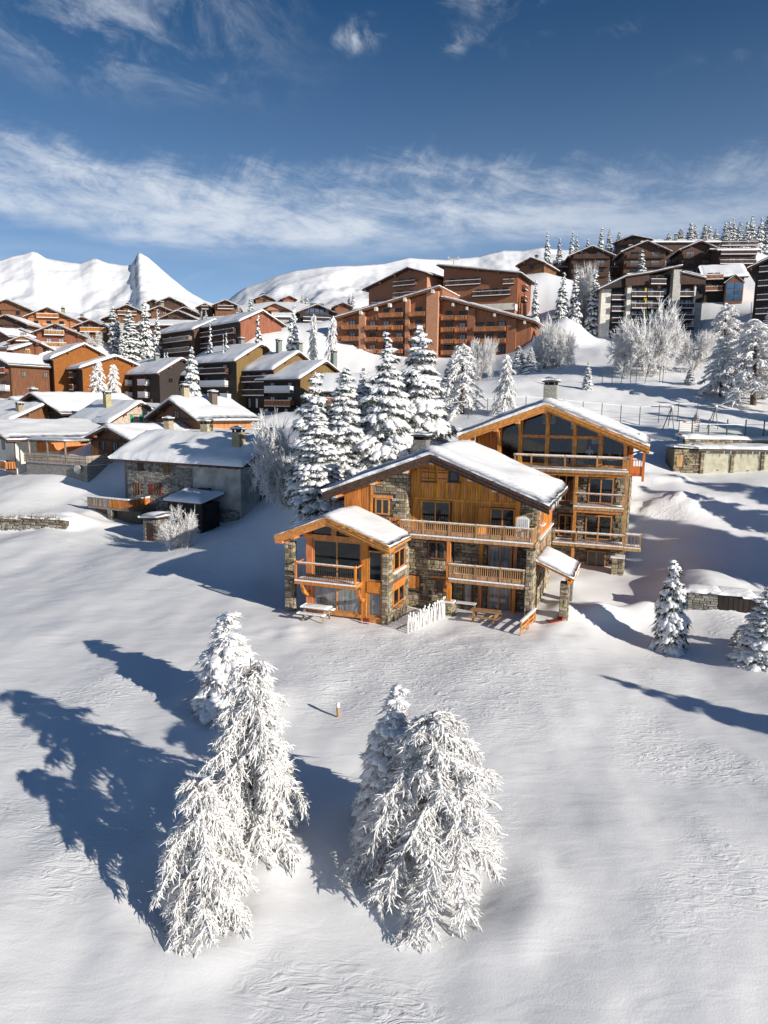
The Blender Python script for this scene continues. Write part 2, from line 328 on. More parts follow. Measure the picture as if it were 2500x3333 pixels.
# --- red end wall block
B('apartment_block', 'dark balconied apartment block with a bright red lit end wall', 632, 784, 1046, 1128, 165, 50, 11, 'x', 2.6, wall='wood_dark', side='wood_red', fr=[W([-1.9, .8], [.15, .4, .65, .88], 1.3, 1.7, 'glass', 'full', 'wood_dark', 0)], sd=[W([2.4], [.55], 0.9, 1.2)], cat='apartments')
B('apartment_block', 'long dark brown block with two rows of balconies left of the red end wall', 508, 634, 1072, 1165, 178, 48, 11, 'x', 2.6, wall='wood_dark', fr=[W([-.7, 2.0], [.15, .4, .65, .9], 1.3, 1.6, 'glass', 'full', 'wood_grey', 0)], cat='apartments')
# --- orange stepped block at left
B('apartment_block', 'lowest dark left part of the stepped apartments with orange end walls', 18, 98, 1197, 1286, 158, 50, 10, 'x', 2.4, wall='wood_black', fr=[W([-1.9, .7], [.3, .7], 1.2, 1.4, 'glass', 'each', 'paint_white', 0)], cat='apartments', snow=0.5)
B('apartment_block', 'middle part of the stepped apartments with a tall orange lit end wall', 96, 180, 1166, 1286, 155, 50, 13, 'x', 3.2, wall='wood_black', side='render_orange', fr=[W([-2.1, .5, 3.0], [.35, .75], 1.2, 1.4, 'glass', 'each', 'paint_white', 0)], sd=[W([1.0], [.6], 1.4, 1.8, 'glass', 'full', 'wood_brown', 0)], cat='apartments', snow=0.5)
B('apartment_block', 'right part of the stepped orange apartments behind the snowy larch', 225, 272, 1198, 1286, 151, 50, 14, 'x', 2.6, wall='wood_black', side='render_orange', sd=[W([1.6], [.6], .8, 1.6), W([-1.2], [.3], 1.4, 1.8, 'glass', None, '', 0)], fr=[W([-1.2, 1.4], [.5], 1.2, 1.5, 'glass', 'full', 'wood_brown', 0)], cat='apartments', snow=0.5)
# --- dark apartment row in the middle
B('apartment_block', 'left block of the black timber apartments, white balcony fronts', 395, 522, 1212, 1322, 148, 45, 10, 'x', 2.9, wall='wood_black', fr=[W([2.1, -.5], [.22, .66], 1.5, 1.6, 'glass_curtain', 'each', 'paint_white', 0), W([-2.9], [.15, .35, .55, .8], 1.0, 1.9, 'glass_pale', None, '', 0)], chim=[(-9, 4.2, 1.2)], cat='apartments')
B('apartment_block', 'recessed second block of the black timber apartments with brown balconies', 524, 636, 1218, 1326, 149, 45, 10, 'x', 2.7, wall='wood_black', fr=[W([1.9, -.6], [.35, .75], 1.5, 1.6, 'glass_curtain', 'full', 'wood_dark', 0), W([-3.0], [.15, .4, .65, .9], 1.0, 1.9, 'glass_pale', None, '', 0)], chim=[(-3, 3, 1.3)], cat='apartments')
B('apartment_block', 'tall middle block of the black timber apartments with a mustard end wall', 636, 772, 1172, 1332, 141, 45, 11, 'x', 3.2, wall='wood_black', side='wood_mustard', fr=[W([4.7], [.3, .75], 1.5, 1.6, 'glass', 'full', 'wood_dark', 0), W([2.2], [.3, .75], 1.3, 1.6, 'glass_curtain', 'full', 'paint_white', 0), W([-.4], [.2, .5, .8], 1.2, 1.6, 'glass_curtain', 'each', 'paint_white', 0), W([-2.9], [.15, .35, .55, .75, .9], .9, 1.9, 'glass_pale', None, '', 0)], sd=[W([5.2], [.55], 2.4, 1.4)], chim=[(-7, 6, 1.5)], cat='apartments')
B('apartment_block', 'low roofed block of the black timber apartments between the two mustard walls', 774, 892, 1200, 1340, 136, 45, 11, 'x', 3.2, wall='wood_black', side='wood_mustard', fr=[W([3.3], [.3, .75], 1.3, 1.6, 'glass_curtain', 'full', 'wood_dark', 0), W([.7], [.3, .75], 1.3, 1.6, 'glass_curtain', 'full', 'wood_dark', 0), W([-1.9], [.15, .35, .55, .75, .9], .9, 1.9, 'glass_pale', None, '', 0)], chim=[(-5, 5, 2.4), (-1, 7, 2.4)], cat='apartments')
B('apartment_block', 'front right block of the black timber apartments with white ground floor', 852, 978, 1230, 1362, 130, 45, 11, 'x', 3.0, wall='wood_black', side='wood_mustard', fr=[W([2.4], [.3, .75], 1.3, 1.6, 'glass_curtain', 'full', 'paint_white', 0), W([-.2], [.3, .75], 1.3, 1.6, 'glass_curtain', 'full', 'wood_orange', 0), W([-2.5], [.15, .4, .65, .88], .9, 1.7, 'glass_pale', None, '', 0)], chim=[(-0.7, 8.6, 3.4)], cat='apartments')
B('low_house', 'low dark house with broad snowy roof behind the spruce cluster', 1035, 1330, 1272, 1320, 116, 16, 9, 'x', 2.6, wall='wood_black', fr=[W([-.5], [.1, .3, .5, .7], 1.3, 1.5, 'glass_curtain', 'full', 'wood_orange', 0)], cat='house')
# --- lower hamlet houses
B('house', 'house with a dark gable and long snowy roof at left of the hamlet', 45, 212, 1344, 1402, 115, 30, 17, wall='wood_black', fr=[W([0.3], [.45, .68], 1.4, 1.5, 'glass_curtain', None, '', 0), W([-2.4], [.5], 1.0, 1.0, 'glass', 'full', 'wood_dark', 0)], chim=[(-8.6, 0.6, 1.0)])
B('shuttered_house', 'stone house with bright green shutters and a pale chimney', 240, 363, 1372, 1416, 104, 40, 9, 'x', 2.6, wall='stone_grey', side='stone', fr=[W([0.4], [.4, .75], 1.0, 1.5, 'glass_curtain', 'shut', 'shutter_green', 0)], sd=[W([0.9], [.45], 1.0, 1.4, 'glass', 'shut', 'shutter_green', 0)], chim=[(-5.5, 2.6, 2.2)])
B('barn_chalet', 'wooden chalet with two snow-capped stone chimneys right of the green shutters', 506, 655, 1366, 1405, 97, 42, 8.5, 'y', 2.4, wall='wood_brown', side='wood_balcony', fr=[W([0.2], [.5], 1.2, 1.2)], chim=[(-5.6, 1.2, 1.8), (-3.6, 4.5, 1.8)], snow=0.6)
B('house', 'small house with orange gable at the far left of the hamlet', 22, 84, 1322, 1346, 126, 24, 8, wall='wood_orange', snow=0.55)
B('house', 'snow-roofed house cut by the left edge of the picture above the white house', -90, 40, 1368, 1404, 112, 34, 11, 'x', 2.4, wall='wood_brown', chim=[(-1, 2, 1.2)])
B('house', 'red and white building at the left edge beside the orange apartments', -70, 42, 1186, 1300, 148, 24, 12, wall='wood_brown', fr=[W([3.0], [.8], 1.4, 1.8, 'glass', 'full', 'wood_red', 0), W([-.5], [.8], 1.4, 1.8, 'glass', 'full', 'paint_white', 0)])
B('house', 'brown house at the left edge with two snowy ledges', -50, 44, 1140, 1190, 156, 24, 12, 'x', 2.0, wall='wood_brown', fr=[W([0.5], [.8], 1.2, 1.2, 'glass', 'full', 'wood_brown', 0)])
B('house', 'snow-covered roof at the left edge below the steep shaded gable', -50, 36, 1096, 1132, 178, 24, 12, wall='wood_brown')
def terrace(root, s):
    w_, d_ = s['w'], s['d']
    m = MB(); m.box(-w_ - 6.5, -w_ + 4.2, -4.5, 1.0, -3.2, -0.05); m.build('terrace_store', 'stone_grey', root)
    for k in range(4):
        z = 0.02 + k * 0.3; m = MB(); m.box(-w_ - 6.7, -w_ + 4.4, -4.72, -4.62, z, z + 0.24); m.box(-w_ + 4.3, -w_ + 4.4, -4.6, 0.0, z, z + 0.24); m.build('terrace_board', 'wood_grey', root)
    m = MB(); m.box(-w_ - 6.6, -w_ + 4.3, -4.55, 1.0, -0.05, 0.25); m.build('terrace_snow', 'snow', root)
    for x in (-w_ - 6.3, -w_ - 3.0, -w_ + 0.2):
        m = MB(); m.box(x, x + 0.16, -4.3, -4.14, 0.2, 2.7); m.build('pergola_post', 'wood_grey', root)
    m = MB(); m.box(-w_ - 6.5, -w_ + 0.6, -4.4, -0.6, 2.7, 2.85); m.build('pergola_roof', 'wood_grey', root)
    slab_snow(root, [(-w_ - 6.6, 2.855), (-w_ + 0.7, 2.855)], 'y', -4.5, -0.5, 0.3, 5)
    m = MB(); m.prism([(math.cos(k * .524) * .55, math.sin(k * .524) * .55 - .5) for k in range(12)], 'y', -4.95, -4.8); o = m.build('satellite_dish', 'concrete', root); o.location.x = -w_ + 3
B('terrace_house', 'house with open timber gable, pergola and grey board terrace', 300, 446, 1438, 1512, 88, 26, 15, 'y', 1.5, wall='wood_brown', fr=[W([0.3], [.55, .78], 1.1, 1.6, 'glass_curtain', None, '', 0), W([0.2], [.25], 1.0, 1.9, 'glass', None, '', 0)], chim=[(-1.2, 7.0, 1.7)], fn=terrace, snow=0.5)
def white_balcony(root, s):
    balcony_part(root, 'front', s, s['w'] - 3.2, s['w'], 0.2 + 0.6, 1.3, 'wood_orange')
    m = MB(); m.box(0.0, 0.14, 2.6, 9.0, s['h'] - 1.6, s['h'] - 0.3); m.build('timber_panel', 'wood_orange', root)
B('white_house', 'white rendered house at the left edge with a timber balcony', -80, 56, 1434, 1548, 92, 46, 13, 'y', 1.7, wall='plaster', fr=[W([2.0], [.7], 1.6, 1.7, 'glass', None, '', 0), W([-.6 + 1.2], [.75], 1.2, 1.4, 'glass', None, '', 0)], fn=white_balcony, snow=0.55)
# --- right hand side
B('house', 'snow-roofed house left of the hilltop hotel behind the rust building', 1690, 1770, 858, 890, 208, 30, 12, 'y', None, wall='wood_brown', chim=[(-4, 5, 1.4)], fr=[W([0.2], [.5])])
HTL = 'linked blocks of the hilltop hotel'  # dark timber throughout: the shade on these fronts is put into the colour
B('hotel_block', 'long balconied wing linking the hotel gables, glass fronted terrace', 1752, 2330, 872, 948, 228, 4, 14, 'x', 1.4, wall='wood_dark', fr=[W([-.2, 2.7, 5.2], [i / 22 for i in range(1, 22)], 1.7, 1.8, 'glass_curtain', 'full', 'wood_dark', 0)], cat='hotel', group=HTL)
for (l, r, e, q) in ((1856, 1980, 832, 'left'), (2026, 2160, 818, 'middle'), (2212, 2318, 812, 'right')):
    B('hotel_block', q + ' one of the three gabled hotel fronts with stacked balconies', l, r, e, 946, 222, 6, 14, 'y', None, wall='wood_dark', fr=[W([2.0, 4.8, 7.4], [.25, .75], 2.6, 1.8, 'glass_curtain', 'full', 'wood_dark', 0)], cat='hotel', group=HTL, over=1.4, chim=[(-9, 9, 1.6)] if q != 'right' else ())
B('hotel_block', 'hotel upper block with the long bright snowy roof on the skyline', 2092, 2338, 790, 850, 248, 4, 14, 'x', 2.0, wall='wood_dark', fr=[W([3.2], [.3, .4, .6, .8], 1.6, 1.6, 'glass_curtain', None, '', 0)], cat='hotel', group=HTL, chim=[(-14, 3, 2.0)])
B('hotel_block', 'hotel stair tower block with a small pitched roof on the skyline', 2000, 2115, 782, 850, 250, 30, 12, 'y', 1.8, wall='wood_dark', side='plaster', fr=[W([1.4, 4.0], [.2, .4, .6, .8], 1.4, 1.6, 'glass', 'full', 'wood_dark', 0)], cat='hotel', group=HTL)
B('apartment_block', 'grey apartment block behind the timber house with blue glass', 2336, 2455, 816, 900, 212, 6, 14, 'x', 1.6, wall='wood_dark', fr=[W([1.2, 3.9, 6.4], [.12, .37, .62, .87], 1.8, 1.6, 'glass_curtain', 'full', 'wood_dark', 0)], cat='apartments')
def glass_bay(root, s):
    m = MB(); m.prism([(-4.4, -1), (-0.4, -1), (-0.4, 4.6), (-2.4, 6.2), (-4.4, 4.6)], 'y', -1.8, 0.2); bay = m.build('glazed_bay', 'wood_brown', root)
    for i in range(2):
        for k in range(3):
            m = MB(); m.box(-4.2 + i * 1.9, -2.45 + i * 1.9, -1.86, -1.8, 0.2 + k * 1.5, 1.55 + k * 1.5); m.build('pane', 'glass_blue', bay)
    slab_snow(root, [(-4.8, 4.5), (-2.4, 6.4), (0.0, 4.5)], 'y', -2.1, 0.0, 0.25, 9)
B('timber_house', 'golden timber house with a two-storey blue glass bay', 2290, 2415, 898, 985, 176, 14, 12, 'x', 3.4, wall='wood_black', side='wood_balcony', fr=[W([0.5, 3.3], [.12, .3], 1.3, 1.5, 'glass', 'full', 'wood_balcony', 0)], fn=glass_bay)
B('apartment_block', 'tall dark apartment block cut by the right edge of the picture', 2446, 2700, 850, 1060, 142, 32, 16, 'y', 3.0, wall='wood_black', fr=[W([0.5, 3.3, 6.1, 8.9], [.2, .5, .8], 2.2, 1.7, 'glass', 'full', 'railing_dark', 0)], cat='apartments', over=1.6)
def parapet(root, s):
    m = MB(); m.box(-15.5, 0.0, -2.6, 0.4, -1.5, 3.4); m.build('annex', 'render_tan', root)
    m = MB(); m.box(-15.7, 0.2, -2.9, 0.5, 3.4, 5.0); m.build('parapet', 'plaster', root)
    for k in range(3):
        m = MB(); m.prism([(math.cos(q * math.pi / 10) * (4.6 - .3 * k) - 2.0, math.sin(-q * math.pi / 10) * (4.6 - .3 * k)) for q in range(11)], 'z', -4.4 + 2.7 * k, -4.1 + 2.7 * k); b = m.build('terrace_deck', 'render_tan', root)
        m = MB()
        for q in range(11):
            x, y = math.cos(q * math.pi / 10) * (4.5 - .3 * k) - 2.0, math.sin(-q * math.pi / 10) * (4.5 - .3 * k); m.box(x - .05, x + .05, y - .05, y + .05, -4.1 + 2.7 * k, -3.1 + 2.7 * k)
            if q:
                for zz in (-3.15, -3.45, -3.75): m.beam((px_, py_, zz + 2.7 * k), (x, y, zz + 2.7 * k), .06, .12)
            px_, py_ = x, y
        m.build('railing', 'wood_grey', b)
B('brown_block', 'rear brown apartment block with one long roof falling to the right', 1440, 1678, 894, 1058, 178, 24, 15, 'y', 0.0, wall='render_rust', side='wood_red', apex='mono', fr=[W([5.0], [.5, .6, .72, .85], 1.5, 1.6, 'glass', 'full', 'wood_dark', 0), W([8.0], [.12, .28, .45], 1.5, 1.6, 'glass', 'full', 'wood_dark', 0), W([7.6], [.9], 1.2, 1.5, 'glass', 'each', 'wood_brown', 0)], sd=[W([4.2, 7.0], [.4], 1.3, 1.7, 'glass', 'each', 'wood_brown', 0)], cat='apartments', fn=parapet, over=1.5)
B('brown_block', 'tan walled apartment block rising behind the peak of the rust building', 1200, 1387, 892, 1030, 186, 34, 12, 'y', 1.6, wall='render_rust', side='render_tan', apex=0.72, fr=[W([3.0, 5.9], [.55, .75], 1.6, 1.6, 'glass', 'full', 'wood_brown', 0), W([1.0], [.15, .3, .4], 1.3, 1.6, 'glass', 'full', 'wood_dark', 0)], sd=[W([4.0, 6.8], [.6], .8, 1.2)], cat='apartments', over=1.3)

# ------------------------------------------------------------------ hero frames
HO = np.array([9.276, 43.713, 0.78]); HA = 20.0          # front chalet: right porch pillar, turned 20 degrees
WO = np.array([0.335, 43.678, 0.30])                      # its front wing: right corner
_t = at(1900 + 520 * .24876, 1350 + 1590 * .24876, 54.5)
BO = np.array([_t[0], _t[1], 0.0])                        # rear chalet: right balcony corner
OLD = dict(O=at(785, 1690, 72), a=27.0)

# ------------------------------------------------------------------ terrain
CT = []
def ct(px, py, t, dz=0.0): p = at(px, py, t); CT.append((p[0], p[1], p[2] + dz))
for s in SPECS:
    if s['name'] in ('hotel_block',) and s['h'] > 20: continue
    O, X, Y = s['O'], s['X'], s['Y']
    for (x, y) in ((0, 0), (-s['w'], 0)):
        q = O + X * x + Y * y; CT.append((q[0], q[1], q[2] + 0.3))
for x, y, z in ((0, -40, -5.5), (-40, -30, -5), (40, -30, -4.5), (0, 0, -3.2), (0, 12, -2.1), (0, 20, -1.4), (-12, 22, -1.1), (12, 20, -1.0), (0, 30, -.5), (-18, 32, -.6), (-30, 40, -.4),
                (14, 30, -.5), (25, 28, -.2), (0, 38, .0), (8, 39, .1), (-6, 43, .25), (-12, 47, .4), (4.5, 45, .3), (9, 43, .35), (13.5, 44, .0), (40, 40, 2.0), (60, 30, 3), (-50, 50, .5), (-60, 20, -2), (60, 0, -2)):
    CT.append((x, y, z))
for q in ((785, 1690, 72), (420, 1705, 76), (100, 1560, 88), (20, 1600, 84), (330, 1580, 86), (150, 1715, 72), (20, 1740, 72), (100, 1850, 60), (450, 1800, 63), (700, 1760, 62), (880, 1330 + 330, 66), (800, 1840, 56),
          (1160, 1182, 160), (1430, 1178, 158), (1715, 1150, 150), (1965, 1123, 165), (2300, 1110, 165), (2290, 1543, 70), (2480, 1550, 68), (2150, 1560, 68), (2000, 1240, 108), (2300, 1240, 105), (1800, 1190, 125), (2450, 1290, 96),
          (1700, 1365, 80), (2100, 1385, 82), (2400, 1380, 82), (2230, 1395, 80), (1480, 1360, 84), (1500, 1250, 105), (1300, 1330, 88), (1200, 1440, 74), (1000, 1420, 86), (2200, 1600, 64), (2450, 1590, 64), (2230, 1640, 61.5), (2450, 1680, 60.5), (2200, 1750, 58), (2400, 1800, 56),
          (2300, 1900, 49.5), (2480, 1950, 49), (2190, 1880, 51), (2350, 2030, 45.5), (2170, 2110, 43.5), (2450, 2150, 40.5), (1900, 2020, 45.2), (1100, 1600, 60), (960, 1660, 62),
          (1850, 1010, 185), (1750, 1010, 190), (2400, 1040, 160), (2000, 960, 215), (1830, 1130, 150), (2050, 1128, 163), (2150, 1125, 163), (1900, 1120, 150), (2000, 1190, 122), (2200, 1190, 120), (2420, 1180, 125), (640, 1390, 112), (1000, 1390, 112)):
    ct(*q)
for q in ((100, 1060, 250, -3), (600, 1010, 290, -3), (1100, 1000, 300, -4), (1700, 880, 290, -2), (2200, 800, 300, -3), (2600, 800, 300, -2)): ct(*q)
_X, _Y = frame_axes(HA)
for x, y, z in ((-6, -1, 1.3), (-3, -1.5, 1.25), (0, -1, 1.2), (1.5, -.5, 1.3), (-6, 2, 1.6), (-1, 2, 1.6), (1.2, 2, 1.7), (1.5, 5, 2.8), (1.6, 8, 4.4), (1.6, 11, 5.8), (3.5, 3, 2.0), (4, 7, 3.4), (-9, -2, 1.2), (-3, -4, 1.0), (2, -4, .7), (-8, 8, 5), (-3, 12, 7.5), (5, 11, 5.6)):
    q = BO + _X * x + _Y * y; CT.append((q[0], q[1], z))
for x, y, z in ((2, 2, .0), (2.5, 5, .3), (1, 9, .6), (-3, -1, .36 - .78), (-12, 0, -.4), (-16, 2, -.3), (-12, 6, .6)):
    q = HO + _X * x + _Y * y; CT.append((q[0], q[1], z + .78))
for x in (-500, -150, 100, 300, 600):
    CT.append((x, 450, 50 if x < 50 else 82)); CT.append((x * 1.6, 800, 45 if x < 50 else 75))
CT += [(-130, 130, 13), (-150, 200, 30), (-90, 90, 4), (90, 110, 20), (110, 170, 34), (150, 60, 10), (-120, 30, -2), (120, 250, 58)]
CT = np.array(CT)
def _phi(r2): return 0.5 * r2 * np.log(r2 + 1e-9)
def _fit(P, lam):
    S = 100.0; n = len(P); A = P[:, :2] / S
    K = _phi(((A[:, None] - A[None]) ** 2).sum(-1)) + lam * np.eye(n); Q = np.c_[np.ones(n), A]
    Mx = np.block([[K, Q], [Q.T, np.zeros((3, 3))]]); return A, np.linalg.solve(Mx, np.r_[P[:, 2], 0, 0, 0])
_A, _c = _fit(CT, 2e-4)
def gz(x, y):
    x = np.atleast_1d(np.asarray(x, float)); y = np.atleast_1d(np.asarray(y, float)); out = np.zeros(x.shape).ravel(); xf, yf = x.ravel() / 100, y.ravel() / 100
    for i in range(0, len(xf), 20000):
        a, b = xf[i:i + 20000], yf[i:i + 20000]; r2 = (a[:, None] - _A[:, 0]) ** 2 + (b[:, None] - _A[:, 1]) ** 2
        out[i:i + 20000] = _phi(r2) @ _c[:-3] + _c[-3] + _c[-2] * a + _c[-1] * b
    return out.reshape(x.shape)
WALL_L = (at(-160, 1690, 74.5), at(215, 1712, 71.5)); WALL_R = (at(2235, 1990, 47.6), at(2640, 2040, 45.6))
def bumps(x, y):
    z = (fbm(x / 7, y / 9, 3, 3) - .5) * .5 + (fbm(x / 1.7, y / 2.6, 11, 3) - .5) * .13
    far = np.clip((y - 60) / 60, 0, 1); z = z * (1 + far * 1.2)
    # ploughed lumps along the road bank by the garages
    lump = np.exp(-(((x - 25.3) / 3.6) ** 2 + ((y - 62.3) / 1.2) ** 2)) + .8 * np.exp(-(((x - 26.5) / 3.2) ** 2 + ((y - 67.5) / .9) ** 2))
    z = z + lump * (0.5 + 1.1 * (fbm(x * 1.3, y * 1.3, 23, 3) - .35))
    # drifts beside the chalets, wells round the foreground trees
    for (cx, cy, sx, sy, hh) in ((14.6, 45.6, 1.5, 1.2, 1.0), (17.5, 46.2, 1.6, 1.0, 1.1), (11.9, 45.5, .9, .9, .5), (at(1830,1100,152)[0], at(1830,1100,152)[1], 6.0, 4, 6.0), (-33, 73.2, 8, 1.0, .5)):
        z = z + hh * np.exp(-(((x - cx) / sx) ** 2 + ((y - cy) / sy) ** 2))
    def step(pa, pb, hh, fall, z):
        d = np.array([pb[0] - pa[0], pb[1] - pa[1]]); Ln = np.linalg.norm(d); d = d / Ln
        s = (x - pa[0]) * d[0] + (y - pa[1]) * d[1]; n = -(x - pa[0]) * d[1] + (y - pa[1]) * d[0]
        e = np.clip((s + 1.5) / 3, 0, 1) * np.clip((Ln + 1.5 - s) / 3, 0, 1)
        return z + hh * e * np.clip((n - .1) / .35, 0, 1) * np.exp(-np.maximum(n, 0) / fall)
    for (cx, cy) in ((-5.8, 20.2), (-4.6, 23.6), (2.8, 20.6), (.6, 22.5), (-7.25, 32.2)):
        r2 = (x - cx) ** 2 + (y - cy) ** 2; z = z - .30 * np.exp(-r2 / 1.1) + .12 * np.exp(-(np.sqrt(r2) - 2.3) ** 2 / .5)
    for (cx, cy, sx, sy, am) in ((-5.5, 42.0, 3.5, 1.6, .34), (4.0, 41.5, 4.5, 1.6, .26), (11, 42.5, 2.5, 2.0, .3)):
        z = z + am * np.exp(-(((x - cx) / sx) ** 2 + ((y - cy) / sy) ** 2)) * (fbm(x * .9, y * .9, 41, 3) - .55)
    z = step(WALL_L[0], WALL_L[1], 1.15, 9.0, z); z = step(WALL_R[0], WALL_R[1], 0.95, 7.0, z)
    return z
def ground_z(x, y): return float(gz([x], [y])[0] + bumps(np.array([x]), np.array([y]))[0])
ys = list(np.arange(-45, 8, 1.5)) + list(np.arange(8, 66, 0.30)); s_ = 0.3
while ys[-1] < 900: s_ = min(s_ * 1.03, 14); ys.append(ys[-1] + s_)
ys = np.array(ys); ss = np.linspace(-1, 1, 401); ss = np.sign(ss) * (0.7 * np.abs(ss) + 0.3 * np.abs(ss) ** 3)
YY, SS = np.meshgrid(ys, ss, indexing='ij'); XX = SS * (48 + 0.95 * np.maximum(YY, 0))
ZZ = gz(XX, YY) + bumps(XX, YY)
nr, nc = XX.shape; idx = np.arange(nr * nc).reshape(nr, nc)
me = np_mesh('snow_ground', np.stack([XX, YY, ZZ], -1).reshape(-1, 3), [np.stack([idx[:-1, :-1], idx[:-1, 1:], idx[1:, 1:], idx[1:, :-1]], -1).reshape(-1, 4)])
shade(me); me.materials.append(MATS['snow_ground']); tag(link('snow_ground', me), kind='structure')

# ------------------------------------------------------------------ mountains
def mountain(name, prof, D, depth, seed, rough):
    """ridge line given as photo directions at D metres, falling towards the viewer over depth metres"""
    px = np.array([p[0] for p in prof], float); py = np.array([p[1] for p in prof], float)
    nx, nd = 420, 90; X_ = np.linspace(px[0], px[-1], nx); ridge = np.interp(X_, px, py)
    V = np.zeros((nx, nd + 12, 3))
    for i in range(nx):
        p = at(X_[i], ridge[i], D * (1 + 0.05 * math.sin(X_[i] / 210.0))); d = np.array([p[0], p[1]]); d = d / np.linalg.norm(d); base = 40.0
        f = np.linspace(1, 0, nd); f = np.r_[-np.linspace(0.5, .03, 12), 1 - f]
        for j, q in enumerate(f):
            s = abs(q); hgt = base + (p[2] - base) * max(0, (1 - s)) ** (1.5 if q >= 0 else 2)
            V[i, j] = (p[0] - d[0] * q * depth, p[1] - d[1] * q * depth, hgt)
    x, y = V[..., 0], V[..., 1]; amp = np.clip((V[..., 2] - 40) / max(1, V[..., 2].max() - 40), 0, 1)
    fr = np.abs(np.r_[np.linspace(0.5, .03, 12), np.linspace(0, 1, nd)])[None, :]
    n = fbm(x / (depth * .16), y / (depth * .3), seed, 5, .55); rn = 1 - np.abs(2 * fbm(x / (depth * .25), y / (depth * .4), seed + 9, 4) - 1)
    V[..., 2] += (n - .5) * rough * (0.10 + .9 * np.clip(fr * 4, 0, 1)) * (0.25 + amp) + (rn - .6) * rough * .7 * np.clip(fr * 3, 0, 1) * (0.2 + amp)
    h, k = V.shape[:2]; ii = np.arange(h * k).reshape(h, k)
    me = np_mesh(name, V.reshape(-1, 3), [np.stack([ii[:-1, :-1], ii[1:, :-1], ii[1:, 1:], ii[:-1, 1:]], -1).reshape(-1, 4)])
    shade(me); me.materials.append(MATS['mountain_snow']); return tag(link(name, me), kind='structure')
m = mat('mountain_snow', (0.80, 0.81, 0.84), 0.8, 0.04, 0.01, 0.25, 0.03); 
b = m.node_tree.nodes['Principled BSDF']; _nt = m.node_tree
_src = b.inputs['Base Color'].links[0].from_socket; _g = N('ShaderNodeNewGeometry', _nt); _sx = N('ShaderNodeSeparateXYZ', _nt); L(_g.outputs['True Normal'], _sx.inputs[0], _nt)
_n = N('ShaderNodeTexNoise', _nt); _n.inputs['Scale'].default_value = 0.02; _n.inputs['Detail'].default_value = 7; L(_g.outputs['Position'], _n.inputs['Vector'], _nt)
_f = sstep(mth('ADD', mth('ABSOLUTE', _sx.outputs[2], nt=_nt), mth('MULTIPLY', _n.outputs['Fac'], 0.45, nt=_nt), nt=_nt), 0.62, 0.80, _nt)
_mx = N('ShaderNodeMixRGB', _nt); L(_f, _mx.inputs[0], _nt); _mx.inputs[1].default_value = (0.20, 0.19, 0.19, 1); L(_src, _mx.inputs[2], _nt); L(_mx.outputs[0], b.inputs['Base Color'], _nt)
for n in m.node_tree.nodes:
    if n.type == 'BUMP': n.inputs['Distance'].default_value = 12.0
mountain('mountain_ridge', [(-900, 900), (-400, 880), (-150, 840), (0, 846), (40, 834), (75, 829), (105, 820), (120, 824), (150, 843), (200, 852), (260, 858), (300, 842), (315, 842), (350, 856), (395, 863), (425, 862), (436, 850), (444, 832), (450, 821), (458, 822), (480, 835), (510, 860), (560, 905), (610, 945), (660, 975), (720, 998), (800, 1010), (1000, 1020)], 1500, 900, 5, 70)
mountain('snow_hill', [(690, 1030), (755, 968), (780, 950), (800, 938), (850, 922), (895, 903), (960, 884), (1050, 870), (1150, 865), (1250, 856), (1330, 838), (1380, 842), (1450, 846), (1560, 834), (1600, 822), (1640, 812), (1700, 815), (1760, 806), (1850, 812), (2000, 830), (2300, 850), (2900, 860)], 900, 500, 17, 40)
